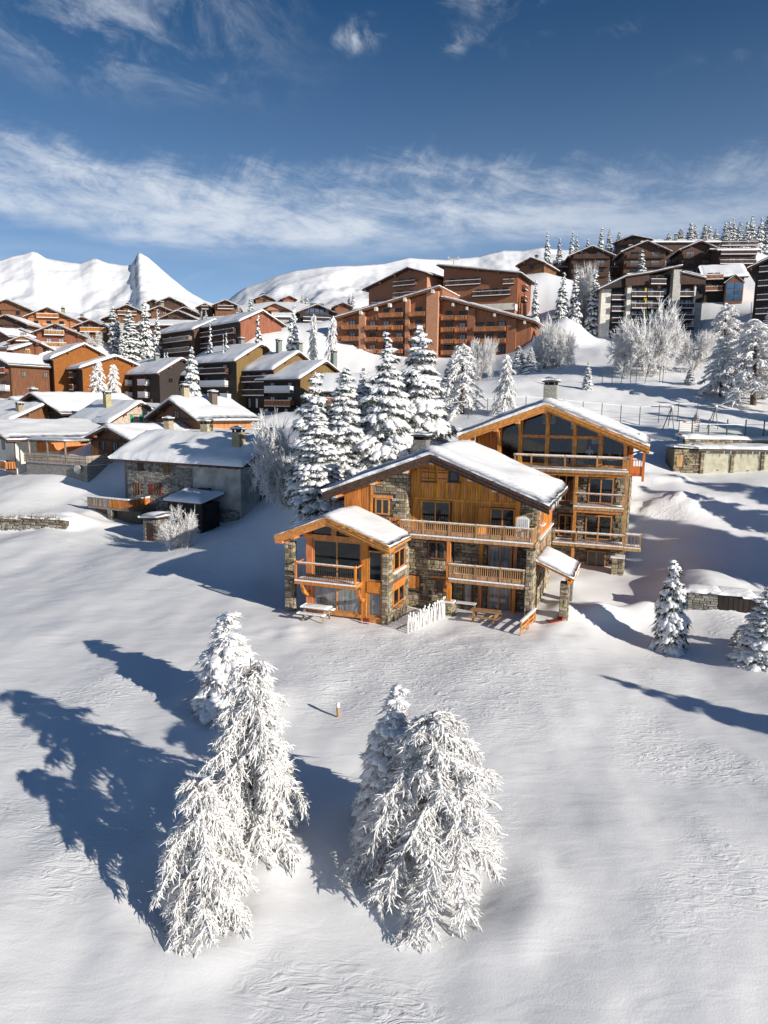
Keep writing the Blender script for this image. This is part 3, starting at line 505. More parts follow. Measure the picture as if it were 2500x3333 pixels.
# ------------------------------------------------------------------ building kit
def resample(prof, n):
    P = np.array(prof, float); L_ = np.r_[0, np.cumsum(np.hypot(*np.diff(P, axis=0).T))]
    t = np.linspace(0, L_[-1], n); return np.c_[np.interp(t, L_, P[:, 0]), np.interp(t, L_, P[:, 1])], t
def slab_snow(root, prof, axis, a0, a1, th, seed, name='roof_snow', res=0.55, rag=0.12):
    """blanket of snow lying on a roof profile, thinner and ragged at its edges"""
    Lt = sum(math.dist(prof[i], prof[i + 1]) for i in range(len(prof) - 1))
    n = int(min(60, max(6, Lt / res))); k = int(min(50, max(4, (a1 - a0) / res)))
    Q, t = resample(prof, n); zs = Q[:, 1].copy()
    if len(prof) > 2:
        for _ in range(2): zs[1:-1] = (zs[:-2] + 2 * zs[1:-1] + zs[2:]) / 4
    al = np.linspace(a0, a1, k); T, A = np.meshgrid(t, al, indexing='ij')
    e = np.minimum(np.minimum(T, Lt - T), np.minimum(A - a0, a1 - A)); e = np.clip(e / 0.55, 0, 1); e = e * e * (3 - 2 * e)
    U = np.repeat(Q[:, 0][:, None], k, 1); Zr = np.repeat(Q[:, 1][:, None], k, 1)
    nz = fbm(T / 2.1 + seed * 7.3, A / 2.1, seed, 3); top = np.maximum(np.repeat(zs[:, None], k, 1), Zr) + th * (0.42 + 0.58 * e) * (0.58 + 0.84 * nz)
    sgn = (vnoise(T * 1.7, A * 1.7, seed + 5) - .5) * 2 * rag; edge = (1 - e)
    ctr = (a0 + a1) / 2; A2 = A + np.where(A > ctr, 1, -1) * edge * sgn * ((A - a0 < .01) | (a1 - A < .01)); uc = (prof[0][0] + prof[-1][0]) / 2
    U2 = U + np.where(U > uc, 1, -1) * edge * sgn * ((T < .01) | (Lt - T < .01))
    def mk(u, a, z): return np.stack([u, a, z], -1) if axis == 'y' else np.stack([a, u, z], -1)
    Vt = mk(U2, A2, top).reshape(-1, 3); Vb = mk(U, A, Zr + 0.004).reshape(-1, 3); m = n * k; I = np.arange(m).reshape(n, k)
    f = [np.stack([I[:-1, :-1], I[1:, :-1], I[1:, 1:], I[:-1, 1:]], -1).reshape(-1, 4)]
    for ed in (I[0], I[-1], I[:, 0], I[:, -1]): f.append(np.stack([ed[:-1], ed[1:], ed[1:] + m, ed[:-1] + m], -1))
    me = np_mesh(name, np.r_[Vt, Vb], f); shade(me); me.materials.append(MATS['snow']); return link(name, me, root)
def roof_slab(root, prof, axis, a0, a1, th, m, name='roof'):
    k = MB(); k.prism([(u, z) for u, z in prof] + [(u, z + th) for u, z in reversed(prof)], axis, a0, a1); return k.build(name, m, root)
_cache = {}
def window_meshes(wd, h, nm, pane, frame='wood_frame'):
    key = (round(wd, 2), round(h, 2), nm, pane, frame)
    if key not in _cache:
        m = MB(); f = min(0.09, wd * .08)
        m.box(-wd / 2, wd / 2, -.07, .03, 0, f); m.box(-wd / 2, wd / 2, -.07, .03, h - f, h)
        for i in range(nm + 1):
            x = -wd / 2 + (wd - f) * i / nm; m.box(x, x + f, -.068, .03, f, h - f)
        p = MB(); p.box(-wd / 2 + f * .5, wd / 2 - f * .5, -.035, .0, f * .5, h - f * .5)
        _cache[key] = (m.mesh('window', frame), p.mesh('pane', pane))
    return _cache[key]
mat('wood_frame', (0.20, 0.10, 0.05), 0.6, 0.2, 6, 0.1)
mat('railing_dark', (0.07, 0.045, 0.035), 0.6, 0.25, 5, 0.1, rand=.15)
mat('wood_balcony', (0.38, 0.155, 0.065), 0.65, 0.25, 5, 0.15, 30, G, rand=.15)
mat('wall_rust', (0.30, 0.118, 0.058), 0.75, 0.2, 3, 0.15, 30, G)
mat('frame_dark', (0.04, 0.032, 0.028), 0.6, 0.2, 6, 0.1)
mat('frame_gold', (0.46, 0.21, 0.07), 0.55, 0.2, 6, 0.1, rand=.1)
def face_pt(face, s, u, z, out=0.0):
    """u runs left to right as seen from outside"""
    return ((-s['w'] + u, -out, z), 0.0) if face == 'front' else ((out, u, z), math.pi / 2)
def window_part(root, face, s, u, z, wd, h, pane='glass', nm=None, frame='frame_dark', out=0.0):
    loc, rz = face_pt(face, s, u, z, out); fm, pm = window_meshes(wd, h, nm or (2 if wd > .9 else 1), pane, frame)
    o = link('window', fm, root, loc, rz); link('pane', pm, o); return o
def balcony_part(root, face, s, u0, u1, z, dp, m, snowy=True):
    wd = round(u1 - u0, 1); key = ('bal', wd, dp, m)
    if key not in _cache:
        d = MB(); d.box(-wd / 2, wd / 2, -dp, .02, -.22, 0)
        r = MB(); r.box(-wd / 2, wd / 2, -dp - .05, -dp + .05, .92, 1.02); r.box(-wd / 2, wd / 2, -dp - .03, -dp + .03, .1, .2)
        solid = m in ('paint_white', 'concrete', 'plaster')
        if solid: r.box(-wd / 2, wd / 2, -dp - .02, -dp + .02, .2, .92)
        n = max(2, int(wd / .34))
        for i in range(n):
            x = -wd / 2 + wd * (i + .5) / n
            if not solid: r.box(x - .115, x + .115, -dp - .02, -dp + .02, .2, .92)
        for x in (-wd / 2 + .03, wd / 2 - .03):
            r.box(x - .03, x + .03, -dp, 0, .92, 1.0)
            for q in range(4): y = -dp * (q + .5) / 4; r.box(x - .02, x + .02, y - .1, y + .1, .1, .92)
        sn = MB(); sn.box(-wd / 2, wd / 2, -dp - .07, -dp + .06, 1.023, 1.12); sn.box(-wd / 2, wd / 2, -dp - .09, -dp - .052, -.1, .06)
        _cache[key] = (d.mesh('balcony', 'wood_dark' if m not in ('paint_white', 'concrete') else 'concrete'), r.mesh('railing', m), sn.mesh('snow_strip', 'snow'))
    loc, rz = face_pt(face, s, (u0 + u1) / 2, z); d, r, sn = _cache[key]
    o = link('balcony', d, root, loc, rz); link('railing', r, o)
    if snowy: link('snow_strip', sn, o)
    return o
def chimney_part(root, x, y, z, h, stone='stone', sz=0.45):
    m = MB(); m.box(x - sz, x + sz, y - sz, y + sz, z - 1.2, z + h); c = m.build('chimney', stone, root)
    m = MB()
    for a in (-1, 1):
        for b in (-1, 1): m.box(x + a * sz * .75 - .09, x + a * sz * .75 + .09, y + b * sz * .75 - .09, y + b * sz * .75 + .09, z + h, z + h + .25)
    m.box(x - sz * .4, x + sz * .4, y - sz * .4, y + sz * .4, z + h, z + h + .25); m.build('flue', 'soot', c)
    m = MB(); m.box(x - sz * 1.25, x + sz * 1.25, y - sz * 1.25, y + sz * 1.25, z + h + .25, z + h + .36); m.build('cap', 'slate', c)
    q = sz * 1.25; slab_snow(c, [(x - q, z + h + .361), (x, z + h + .42), (x + q, z + h + .361)], 'y', y - q, y + q, .32, int(x * 7 + y * 3) % 50, 'chimney_snow', res=.3, rag=.03)
    return c
def do_face(root, face, s, items):
    span = s['w'] if face == 'front' else s['d']
    for (rows, cols, wd, h, pane, bal, bm, sill) in items:
        for r in rows:
            z = r + sill + (0 if sill else .12) + s.get('z0', 2.4)
            us = [c * span for c in cols]
            for u in us:
                pn = pane if pane != 'glass_curtain' or random.random() < .7 else 'glass'
                window_part(root, face, s, u, z, wd, h, pn)
                if bal == 'shut':
                    for sg in (-1, 1):
                        loc, rz = face_pt(face, s, u + sg * (wd * .75 + .04), z, .05); m = MB(); m.box(-wd * .24, wd * .24, -.05, .02, 0, h); m.box(-wd * .24, wd * .24, -.07, -.05, .12, .24); m.box(-wd * .24, wd * .24, -.07, -.05, h - .24, h - .12)
                        o = m.build('shutter', bm, root); o.location = loc; o.rotation_euler.z = rz
                if bal == 'each':
                    g = min([abs(u - v) for v in us if v != u] + [9]) * .46; g = min(g, wd * 1.15)
                    balcony_part(root, face, s, max(.05, u - g), min(span - .05, u + g), r + s.get('z0', 2.4), 1.0, bm)
            if bal == 'full':
                balcony_part(root, face, s, max(.1, us[0] - wd), min(span - .1, us[-1] + wd), r + s.get('z0', 2.4), 1.0, bm, s['cat'] != 'hotel')
def roof_profile(s):
    """list of (u, z) over the wall plane, u across the ridge direction, with overhang"""
    o = s['over']; h = s['h']
    if s['ridge'] == 'y':
        a, b = -s['w'], 0.0
    else: a, b = 0.0, s['d']
    span = b - a; ap = s['apex']
    rise = s['rise'] if s['rise'] is not None else span * 0.21
    if ap == 'mono': return [(a - o, h + span * .15 + o * .15), (b + o, h - o * .15)]
    um = a + span * ap; s1 = rise / (um - a); s2 = rise / (b - um); s2_ = s2; hb = h
    if ap != 0.5: s2_ = s1 = rise / (b - um); return [(a - o, h + rise - s1 * (um - a + o)), (um, h + rise), (b + o, h - s2 * o)]
    return [(a - o, h - s1 * o), (um, h + rise), (b + o, h - s2 * o)]
def wall_body(root, s, prof, m, name='wall'):
    a, b = (-s['w'], 0.0) if s['ridge'] == 'y' else (0.0, s['d'])
    P = np.array(prof); za = float(np.interp(a, P[:, 0], P[:, 1])); zb = float(np.interp(b, P[:, 0], P[:, 1]))
    mid = [p for p in prof if a < p[0] < b]
    poly = [(a, -4), (b, -4), (b, zb - .02)] + [(p[0], p[1] - .02) for p in reversed(mid)] + [(a, za - .02)]
    k = MB(); (k.prism(poly, 'y', 0, s['d']) if s['ridge'] == 'y' else k.prism(poly, 'x', -s['w'], 0)); return k.build(name, m, root)
def build_spec(s, i):
    random.seed(i * 31 + 5)
    s['z0'] = 2.4 if s['h'] > 3.2 else 0.6
    root = thing(s['name'], s['label'], s['cat'], tuple(s['O']), -rad(s['a']), s['group'])
    prof = roof_profile(s); wall_body(root, s, prof, s['wall'])
    if s['side']:
        m = MB()
        if s['ridge'] == 'x': m.prism([(-.02, -3.9), (s['d'] + .02, -3.9), (s['d'] + .02, s['h'] - .06), (s['d'] / 2, max(p[1] for p in prof) - .06), (-.02, s['h'] - .06)], 'x', .002, .07)
        else: m.box(.002, .07, -.02, s['d'], -3.9, s['h'] - .3)
        m.build('side_wall', s['side'], root)
    th = .28; o = s['over']
    if s['ridge'] == 'y': a0, a1 = -o - .3, s['d'] + o
    else: a0, a1 = -s['w'] - o, o
    roof_slab(root, prof, s['ridge'], a0, a1, th, s['roofm'])
    top = [(u, z + th) for u, z in prof]; slab_snow(root, top, s['ridge'], a0 - .05, a1 + .05, s['snow'], i)
    if s['beams']:      # purlin ends under the verge
        P = np.array(prof)
        for q in (.04, .27, .5, .73, .96):
            u = prof[0][0] + (prof[-1][0] - prof[0][0]) * q; z = float(np.interp(u, P[:, 0], P[:, 1]))
            m = MB()
            if s['ridge'] == 'y': m.box(u - .13, u + .13, a0 + .1, .0, z - .32, z - .02)
            else: m.box(.0, a1 - .1, u - .13, u + .13, z - .32, z - .02)
            m.build('purlin', 'wood_brown', root)
    if s['group'] == VIL or s['cat'] == 'house':        # stone plinth, eave beam and corner posts
        if s['ridge'] == 'y':
            m = MB(); m.box(-s['w'] - .02, .02, -.16, .0, s['h'] - .12, s['h'] + .12); m.build('gable_beam', 'wood_dark', root)
        m = MB(); m.box(-s['w'] - .05, .05, -.06, .0, -4, .25); m.box(.0, .06, -.06, s['d'], -4, .25); m.build('plinth', 'stone_grey', root)
        for x in (-s['w'] + .02, -.18): m = MB(); m.box(x, x + .16, -.08, .0, .25, s['h'] - .12); m.build('corner_post', 'wood_dark', root)
    if not s['sd'] and s['h'] > 2.6 and s['a'] > 15: s['sd'] = [W([0.3 if s['h'] < 5 else 1.6], [.25, .7], 1.0, 1.1, 'glass_curtain')]
    do_face(root, 'front', s, s['fr'])
    if s['sd']: do_face(root, 'side', s, s['sd'])
    P = np.array(top)
    for (x, y, h) in s['chim']:
        u = x if s['ridge'] == 'y' else y; chimney_part(root, x, y, float(np.interp(u, P[:, 0], P[:, 1])), h, 'stone' if s['cat'] == 'house' else 'metal_grey')
    if s['fn']: s['fn'](root, s)
    return root
for i, s in enumerate(SPECS): build_spec(s, i)

# ------------------------------------------------------------------ large rust coloured building
def rust_building():
    O = at(1722, 1150, 152); X, Y = frame_axes(22); a = 22
    def loc(px, py):
        q = ray(px, py); P = CAM + q * (((O - CAM) @ Y) / (q @ Y)) - O; return float(P @ X), float(P[2])
    c6 = lambda x, y: loc(1050 + x * .4822, 800 + y * .4822)
    root = thing('rust_building', 'large rust-coloured apartment building with rows of timber balconies and a tall central peak', 'apartments', tuple(O), -rad(a))
    xl = c6(105, 600)[0]; xa = c6(775, 500)[0]; zb = -9.0
    ZL, ZA, ZR0, ZR = c6(105, 500)[1], c6(775, 300)[1], c6(800, 350)[1], c6(1390, 515)[1]
    m = MB(); m.prism([(xl, zb), (xa, zb), (xa, ZA - .1), (xl, ZL - .1)], 'y', 0, 13); left = m.build('wall', 'wall_rust', root)
    m = MB(); m.prism([(xa + .02, zb), (0, zb), (0, ZR - .1), (xa + .02, ZR0 - .1)], 'y', 1.2, 13); right = m.build('wall', 'wall_rust', root)
    sl = (ZA - ZL) / (xa - xl); pl = [(xl - 1.4, ZL - 1.4 * sl), (xa + .9, ZA + .9 * sl)]; sr = (ZR - ZR0) / (0 - xa); pr = [(xa + .95, ZR0 + .95 * sr), (1.4, ZR + 1.4 * sr)]
    for p, y0, sd in ((pl, -1.6, 3), (pr, -.4, 4)):
        roof_slab(root, p, 'y', y0, 14, .45, 'wood_brown'); slab_snow(root, [(u, z + .45) for u, z in p], 'y', y0 - .05, 14, .45, sd)
    m = MB(); m.prism([(xa + .02, ZR0 - .5), (xa + .94, ZR0 - .5), (xa + .94, ZA + .8 * sl), (xa + .02, ZA)], 'y', .2, 13); m.build('wall', 'render_rust', root)
    # projecting piers in tan render
    for (x0, x1, zt, mm) in ((100, 170, 530, 'render_rust'), (255, 295, 470, 'render_tan'), (565, 592, 370, 'render_tan'), (705, 782, 310, 'render_tan')):
        u0, u1 = c6(x0, 600)[0], c6(x1, 600)[0]; z = float(np.interp((u0 + u1) / 2, [p[0] for p in pl], [p[1] for p in pl])) - .05
        m = MB(); m.box(u0, u1, -.9 if mm == 'render_tan' else -.25, .1, zb, z); m.build('pier', mm, root)
    for (x0, x1) in ((970, 1020), (1238, 1300)):
        u0, u1 = c6(x0, 600)[0], c6(x1, 600)[0]; z = float(np.interp(u1, [p[0] for p in pr], [p[1] for p in pr])) - .05
        m = MB(); m.box(u0, u1, .5, 1.3, zb, z); m.build('pier', 'render_rust', root)
    for (x, y) in ((95, 505), (275, 457), (376, 433), (468, 408), (570, 370), (757, 315)):
        u, z = c6(x, y); m = MB(); m.box(u - .3, u + .3, -1.75, .0, z - .35, z + .45); m.build('purlin', 'plaster', root)
    for (x, y) in ((882, 400), (977, 425), (1162, 470), (1365, 520)):
        u, z = c6(x, y); m = MB(); m.box(u - .2, u + .2, -.55, 1.2, z - .25, z + .35); m.build('purlin', 'plaster', root)
    s = dict(w=0.0, d=13)
    def bal(x0, x1, yr, yo, n=1, pale=False):
        u0, z1 = c6(x0, yr); u1 = c6(x1, yr)[0]; z = z1 - 1.05
        b = balcony_part(root, 'front', s, u0, u1, z, 1.25, 'wood_balcony', False); b.location.y = yo
        for q in range(n):
            u = u0 + (u1 - u0) * (q + .55) / n
            wi = window_part(root, 'front', s, u, z + .15, 1.5, 1.95, random.choice(['glass', 'glass_pale', 'glass_curtain', 'glass']), 2); wi.location.y = yo - .01
    random.seed(8)
    for r in (538, 617, 697): bal(140, 255, r, 0, 1)
    for r in (541, 620, 699):
        for (x0, x1) in ((298, 372), (388, 464), (476, 550)): bal(x0, x1, r, 0, 1)
    bal(390, 550, 458, 0, 2)
    for r in (450, 533, 614, 697): bal(588, 700, r, 0, 1)
    for r in (470, 550, 630, 705):
        for (x0, x1) in ((797, 880), (890, 970)): bal(x0, x1, r, 1.2, 1)
    for r in (547, 627): bal(1012, 1235, r, 1.2, 3)
    for (x, y) in ((190, 765), (232, 765), (340, 765), (520, 765), (600, 765), (830, 690), (1200, 705), (1080, 700)):
        u, z = c6(x, y); wi = window_part(root, 'front', s, u, z - .6, 1.4, 1.7, 'glass', 2); wi.location.y = -.01 if x < 780 else 1.19
    return root
rust_building()

# ------------------------------------------------------------------ dark six-storey block on the right
def dark_block():
    O = at(2290, 1115, 166); a = 2; X, Y = frame_axes(a)
    def c7(x, y):
        px, py = 1950 + x * .2411, 850 + y * .2411; q = ray(px, py); P = CAM + q * (((O - CAM) @ Y) / (q @ Y)) - O; return float(P @ X), float(P[2])
    root = thing('dark_apartments', 'dark brown and white six-storey apartments with a split pitched roof behind the frosted tree', 'apartments', tuple(O), -rad(a)); zb = -5
    def blk(x0, x1, y0, d, top, m, name='wall'):
        u0, u1 = c7(x0, 600)[0], c7(x1, 600)[0]; k = MB(); k.box(u0, u1, y0, d, zb, top); return k.build(name, m, root)
    z1 = c7(500, 330)[1]
    blk(70, 200, 3.0, 12, z1 + .6, 'plaster'); blk(205, 395, 3.6, 12, z1 + .9, 'wood_black'); blk(395, 450, 1.4, 12, z1 + .9, 'plaster')
    blk(450, 885, 2.0, 12, z1 + 2.8, 'wood_dark'); blk(885, 985, 2.4, 12, z1 + 2.9, 'wood_black'); blk(985, 1090, .3, 12, c7(1040, 110)[1], 'concrete', 'pier')
    blk(1090, 1300, 2.0, 12, z1 + 1.6, 'wood_dark'); blk(1300, 1320, 1.2, 12, z1 + .4, 'plaster', 'pier'); blk(1322, 1500, 5.0, 12, z1 - 1, 'wood_black'); blk(1322, 1500, 4.9, 5.1, c7(1400, 520)[1], 'concrete', 'panel')
    def fascia(pts, y0, y1, m='wood_dark'):
        k = MB(); k.prism([c7(*p) for p in pts], 'y', y0, y1); return k.build('fascia', m, root)
    fascia([(370, 330), (690, 310), (690, 175), (370, 225)], .6, 2.6); fascia([(1100, 310), (1445, 305), (1445, 240), (1130, 175), (1100, 175)], .3, 2.6); fascia([(0, 410), (100, 350), (340, 340), (370, 320), (370, 225), (100, 310)], 1.2, 3.4, 'wood_black')
    pr = [c7(-10, 395), c7(370, 215), c7(700, 165), c7(1130, 70)]; roof_slab(root, pr, 'y', .0, 13, .3, 'wood_dark'); slab_snow(root, [(u, z + .3) for u, z in pr], 'y', -.05, 13, .4, 61)
    pr = [c7(1125, 165), c7(1450, 240)]; roof_slab(root, pr, 'y', .0, 13, .3, 'wood_dark'); slab_snow(root, [(u, z + .3) for u, z in pr], 'y', -.05, 13, .6, 62)
    s = dict(w=0.0, d=12); random.seed(4)
    def unit(x0, x1, yr, yo, m='wood_black', wins=2, pane=None):
        u0, z1_ = c7(x0, yr); u1 = c7(x1, yr)[0]; z = z1_ - 1.0
        b = balcony_part(root, 'front', s, u0, u1, z, 1.5, m, True); b.location.y = yo
        for q in range(wins):
            wi = window_part(root, 'front', s, u0 + (u1 - u0) * (q + .5) / wins, z + .1, (u1 - u0) / wins * .86, 1.95, pane or random.choice(['glass_pale', 'glass_curtain', 'glass_curtain', 'glass']), 2); wi.location.y = yo
    for r in (408, 566, 722, 880):
        if r < 880: unit(455, 655, r, 2.0, 'railing_dark'); unit(672, 885, r, 2.0, 'railing_dark')
        unit(1085, 1300, r, 2.0, 'railing_dark')
    unit(700, 905, 245, 1.2, 'railing_dark', 2, 'glass')
    for r in (440, 596, 752, 908): unit(210, 390, r, 3.6, 'railing_dark', 1, 'glass')
    for r in (355, 500, 655): 
        for x in (920, 1360): u, z = c7(x, r + 80); wi = window_part(root, 'front', s, u, z, 1.3, 1.5, 'glass_curtain', 1); wi.location.y = 2.39 if x < 1000 else 4.89
    for r in (420, 566, 722):
        u0, z = c7(640, r - 60); m = MB(); m.box(u0, u0 + .35, .9, 1.9, z - 2.6, z + .2); m.build('divider', 'paint_yellow', root)
    m = MB(); u, z = c7(590, 150); m.box(u - 1.6, u + 1.6, 6, 8, z - 2, z + .6); c = m.build('chimney', 'concrete', root); slab_snow(c, [(u - 1.8, z + .6), (u + 1.8, z + .6)], 'y', 5.8, 8.2, .4, 63, 'chimney_snow')
dark_block()
# ------------------------------------------------------------------ masonry and boarding laid piece by piece
_st = []
for k in range(10):
    rs = np.random.RandomState(100 + k); m = MB(); j = lambda a: float(rs.uniform(-a, a))
    bk = [(-.5 + j(.04), 0, -.5 + j(.06)), (.5 + j(.04), 0, -.5 + j(.06)), (.5 + j(.04), 0, .5 + j(.06)), (-.5 + j(.04), 0, .5 + j(.06))]
    mid = [(x * .97, -.7, z * .95) for x, _, z in bk]; fr = [(x * .80 + j(.03), -1 + j(.12), z * .72 + j(.03)) for x, _, z in bk]
    m.v = bk + mid + fr
    for a in (0, 4):
        for i in range(4): i2 = (i + 1) % 4; m.f.append((a + i, a + i2, a + 4 + i2, a + 4 + i))
    m.f.append((8, 9, 10, 11)); _st.append(m)
_stm = {}
def stone_mesh(k, m):
    if (k, m) not in _stm: _stm[(k, m)] = _st[k].mesh('stone', m)
    return _stm[(k, m)]
class Masonry:
    """courses of single stones; the 300 largest become objects, the rest one infill part"""
    def __init__(s, root): s.root = root; s.items = []
    def face(s, part, origin, rz, u0, u1, z0, z1, holes=(), top=None, seed=1, m='stone', hmin=.09, hmax=.30, weight=1.0):
        r = random.Random(seed); z = z0; c, sn = math.cos(rz), math.sin(rz)
        while z < z1 - .05:
            h = min(r.uniform(hmin, hmax), z1 - z); u = u0
            while u < u1 - .04:
                wd = min(r.choice((r.uniform(.12, .3), r.uniform(.25, .5), r.uniform(.4, .75))), u1 - u)
                if u1 - u - wd < .12: wd = u1 - u
                cu, cz = u + wd / 2, z + h / 2; ok = top is None or cz + h / 2 < top(cu) + .05
                for (a, b, e, f) in holes:
                    if u < b - .03 and u + wd > a + .03 and z < f - .03 and z + h > e + .03:
                        if u < a - .1 and u + wd > a: wd = a - u; cu = u + wd / 2
                        elif u < a: ok = False
                        else: ok = False
                if ok and wd > .07: s.items.append((wd * h * weight, part, (origin[0] + c * cu, origin[1] + sn * cu, origin[2] + cz), rz, (wd - .018, r.uniform(.05, .10), h - .018), r.randrange(10), m))
                u += wd
            z += h
    def finish(s, n=300, infill_mat='stone'):
        s.items.sort(key=lambda q: -q[0])
        for (_, part, loc, rz, sc_, k, m) in s.items[:n]: link('stone', stone_mesh(k, m), part, loc, rz, sc_)
        groups = {}
        for q in s.items[n:]: groups.setdefault(q[6], []).append(q)
        for mm, qs in groups.items():
            b = MB()
            for (_, part, loc, rz, sc_, k, m) in qs:
                c, sn = math.cos(rz), math.sin(rz); o = len(b.v)
                for (x, y, z) in _st[k].v:
                    x *= sc_[0]; y *= sc_[1]; z *= sc_[2]; b.v.append((loc[0] + c * x - sn * y, loc[1] + sn * x + c * y, loc[2] + z))
                b.f += [tuple(o + i for i in f) for f in _st[k].f]
            tag(b.build('stone_infill', mm, s.root), kind='stuff')
def planks(part, origin, rz, u0, u1, z0, top, wd, m, holes=(), seed=3, proud=.03, name='plank'):
    r = random.Random(seed); u = u0; c, sn = math.cos(rz), math.sin(rz)
    tf = top if callable(top) else (lambda q: top)
    while u < u1 - .02:
        w_ = min(wd * r.uniform(.8, 1.2), u1 - u)
        segs = [(z0, None)]; cu = u + w_ / 2
        for (a, b, e, f) in sorted(holes, key=lambda q: q[2]):
            if a < cu < b: lo, _ = segs.pop(); segs += [(lo, e), (f, None)]
        for (lo, hi) in segs:
            za = tf(u + .008) if hi is None else hi; zb = tf(u + w_ - .008) if hi is None else hi
            if max(za, zb) - lo < .05: continue
            p = proud + r.uniform(0, .018); k = MB(); k.prism([(u + .008, lo), (u + w_ - .008, lo), (u + w_ - .008, max(zb, lo + .01)), (u + .008, max(za, lo + .01))], 'y', -p, .0)
            o = k.build(name, m, part); o.location = origin; o.rotation_euler.z = rz
        u += w_
def hbox(root, name, m, *b):
    k = MB(); k.box(*b); return k.build(name, m, root)
def fwin(root, x0, x1, z0, z1, y, nm=2, pane='glass', frame='frame_gold', name='window'):
    """window set in a plane y of the front, frame and panes"""
    wd, h = x1 - x0, z1 - z0; f = .1; m = MB()
    m.box(x0, x1, y - .09, y + .02, z0, z0 + f); m.box(x0, x1, y - .09, y + .02, z1 - f, z1)
    for i in range(nm + 1):
        x = x0 + (wd - f) * i / nm; m.box(x, x + f, y - .088, y + .02, z0 + f, z1 - f)
    o = m.build(name, frame, root)
    for i in range(nm):
        a = x0 + (wd - f) * i / nm + f; b = x0 + (wd - f) * (i + 1) / nm; hbox(o, 'pane', pane, a - .01, b + .01, y - .045, y - .02, z0 + f - .01, z1 - f + .01)
    return o
def swin(root, y0, y1, z0, z1, x, nm=2, pane='glass', frame='frame_gold'):
    f = .1; m = MB(); m.box(x - .02, x + .09, y0, y1, z0, z0 + f); m.box(x - .02, x + .09, y0, y1, z1 - f, z1)
    for i in range(nm + 1):
        y = y0 + (y1 - y0 - f) * i / nm; m.box(x - .02, x + .088, y, y + f, z0 + f, z1 - f)
    o = m.build('window', frame, root)
    for i in range(nm):
        a = y0 + (y1 - y0 - f) * i / nm + f; b = y0 + (y1 - y0 - f) * (i + 1) / nm; hbox(o, 'pane', pane, x + .02, x + .045, a - .01, b + .01, z0 + f - .01, z1 - f + .01)
    return o
_bal = {}
def baluster(part, x, y, z, h, m, w_=.055):
    key = (round(h, 2), m, w_)
    if key not in _bal:
        k = MB(); k.box(-w_ / 2, w_ / 2, -w_ / 2, w_ / 2, 0, h); _bal[key] = k.mesh('baluster', m)
    return link('baluster', _bal[key], part, (x, y, z))
def timber_balcony(root, x0, x1, yf, yb, zd, zt, posts, panel=True, m='wood_rail', metal=False, left=False, right=False, snowy=.05, step=.13):
    d = hbox(root, 'balcony', 'wood_beam', x0, x1, yf + .02, yb, zd - .2, zd)
    hbox(d, 'fascia', m, x0 - .03, x1 + .03, yf - .05, yf + .018, zd - .28, zd - .03)
    zp = zd + .34 if panel else zd + .1
    hbox(d, 'bottom_rail', m, x0, x1, yf - .03, yf + .05, zp - .05, zp); hbox(d, 'handrail', m, x0 - .04, x1 + .04, yf - .06, yf + .07, zt - .09, zt)
    ps = sorted(posts)
    for p in ps: hbox(d, 'post', m, p - .06, p + .06, yf - .045, yf + .075, zd - .1, zt + .09)
    bw = .05 if not metal else .018; bm = m if not metal else 'metal_dark'
    for a, b in zip(ps[:-1], ps[1:]):
        n = max(1, int((b - a - .12) / step))
        for i in range(n): baluster(d, a + .06 + (b - a - .12) * (i + .5) / n, yf + .01, zp, zt - .09 - zp, bm, bw)
        if panel:
            k = max(1, round((b - a) / .75))
            for i in range(k):
                u0 = a + .07 + (b - a - .14) * i / k; u1 = a + .07 + (b - a - .14) * (i + 1) / k; hbox(d, 'panel', m, u0 + .03, u1 - .03, yf - .005, yf + .03, zd + .05, zp - .06)
    for flag, x in ((left, x0 + .04), (right, x1 - .04)):
        if not flag: continue
        hbox(d, 'handrail', m, x - .05, x + .05, yf + .08, yb, zt - .09, zt - .004)
        n = int((yb - yf) / step)
        for i in range(1, n): baluster(d, x, yf + (yb - yf) * i / n, zd + .02, zt - .1 - zd, bm, bw)
    if snowy:
        k = MB(); k.box(x0 - .02, x1 + .02, yf - .045, yf + .06, zt + .002, zt + .002 + snowy); k.box(x0, x1, yf - .09, yf - .055, zd - .06, zd + .04); k.build('snow_strip', 'snow', d)
        slab_snow(d, [(yf + .12, zd + .004), (yb - .3, zd + .004)], 'x', x0 + .08, x1 - .08, .12, 3, 'deck_snow', res=.4, rag=.02)
    return d
def verge(root, prof, y, th, m, drop=.0):
    """stacked barge boards along a front verge"""
    for k, (dy, dz, h) in enumerate(((-.09, .10, .22), (-.03, -.09, .20), (.05, -.26, .18))):
        for (a, b) in zip(prof[:-1], prof[1:]):
            kb = MB(); kb.prism([(a[0], a[1] + dz), (b[0], b[1] + dz), (b[0], b[1] + dz + h - .02), (a[0], a[1] + dz + h - .02)], 'y', y + dy, y + dy + .09); kb.build('barge_board', m, root)
def slates(root, p, q, inward, seed, n, z=.0):
    r = random.Random(seed); P, Q = Vector(p), Vector(q); d = (Q - P) / n
    for i in range(n):
        a = P + d * i; wd = d.length * r.uniform(.8, 1.05); k = MB(); t = r.uniform(.02, .04); o = r.uniform(-.05, .06); dn = d.normalized(); iv = Vector(inward).normalized()
        c = [a - iv * (.05 + o), a + dn * wd - iv * (.05 + o * .3), a + dn * wd + iv * .3, a + iv * .3]
        k.v = [tuple(v) for v in c] + [tuple(v + Vector((0, 0, t))) for v in c]; k.f = [(3, 2, 1, 0), (4, 5, 6, 7), (0, 1, 5, 4), (1, 2, 6, 5), (2, 3, 7, 6), (3, 0, 4, 7)]; k.build('slate', 'slate', root)
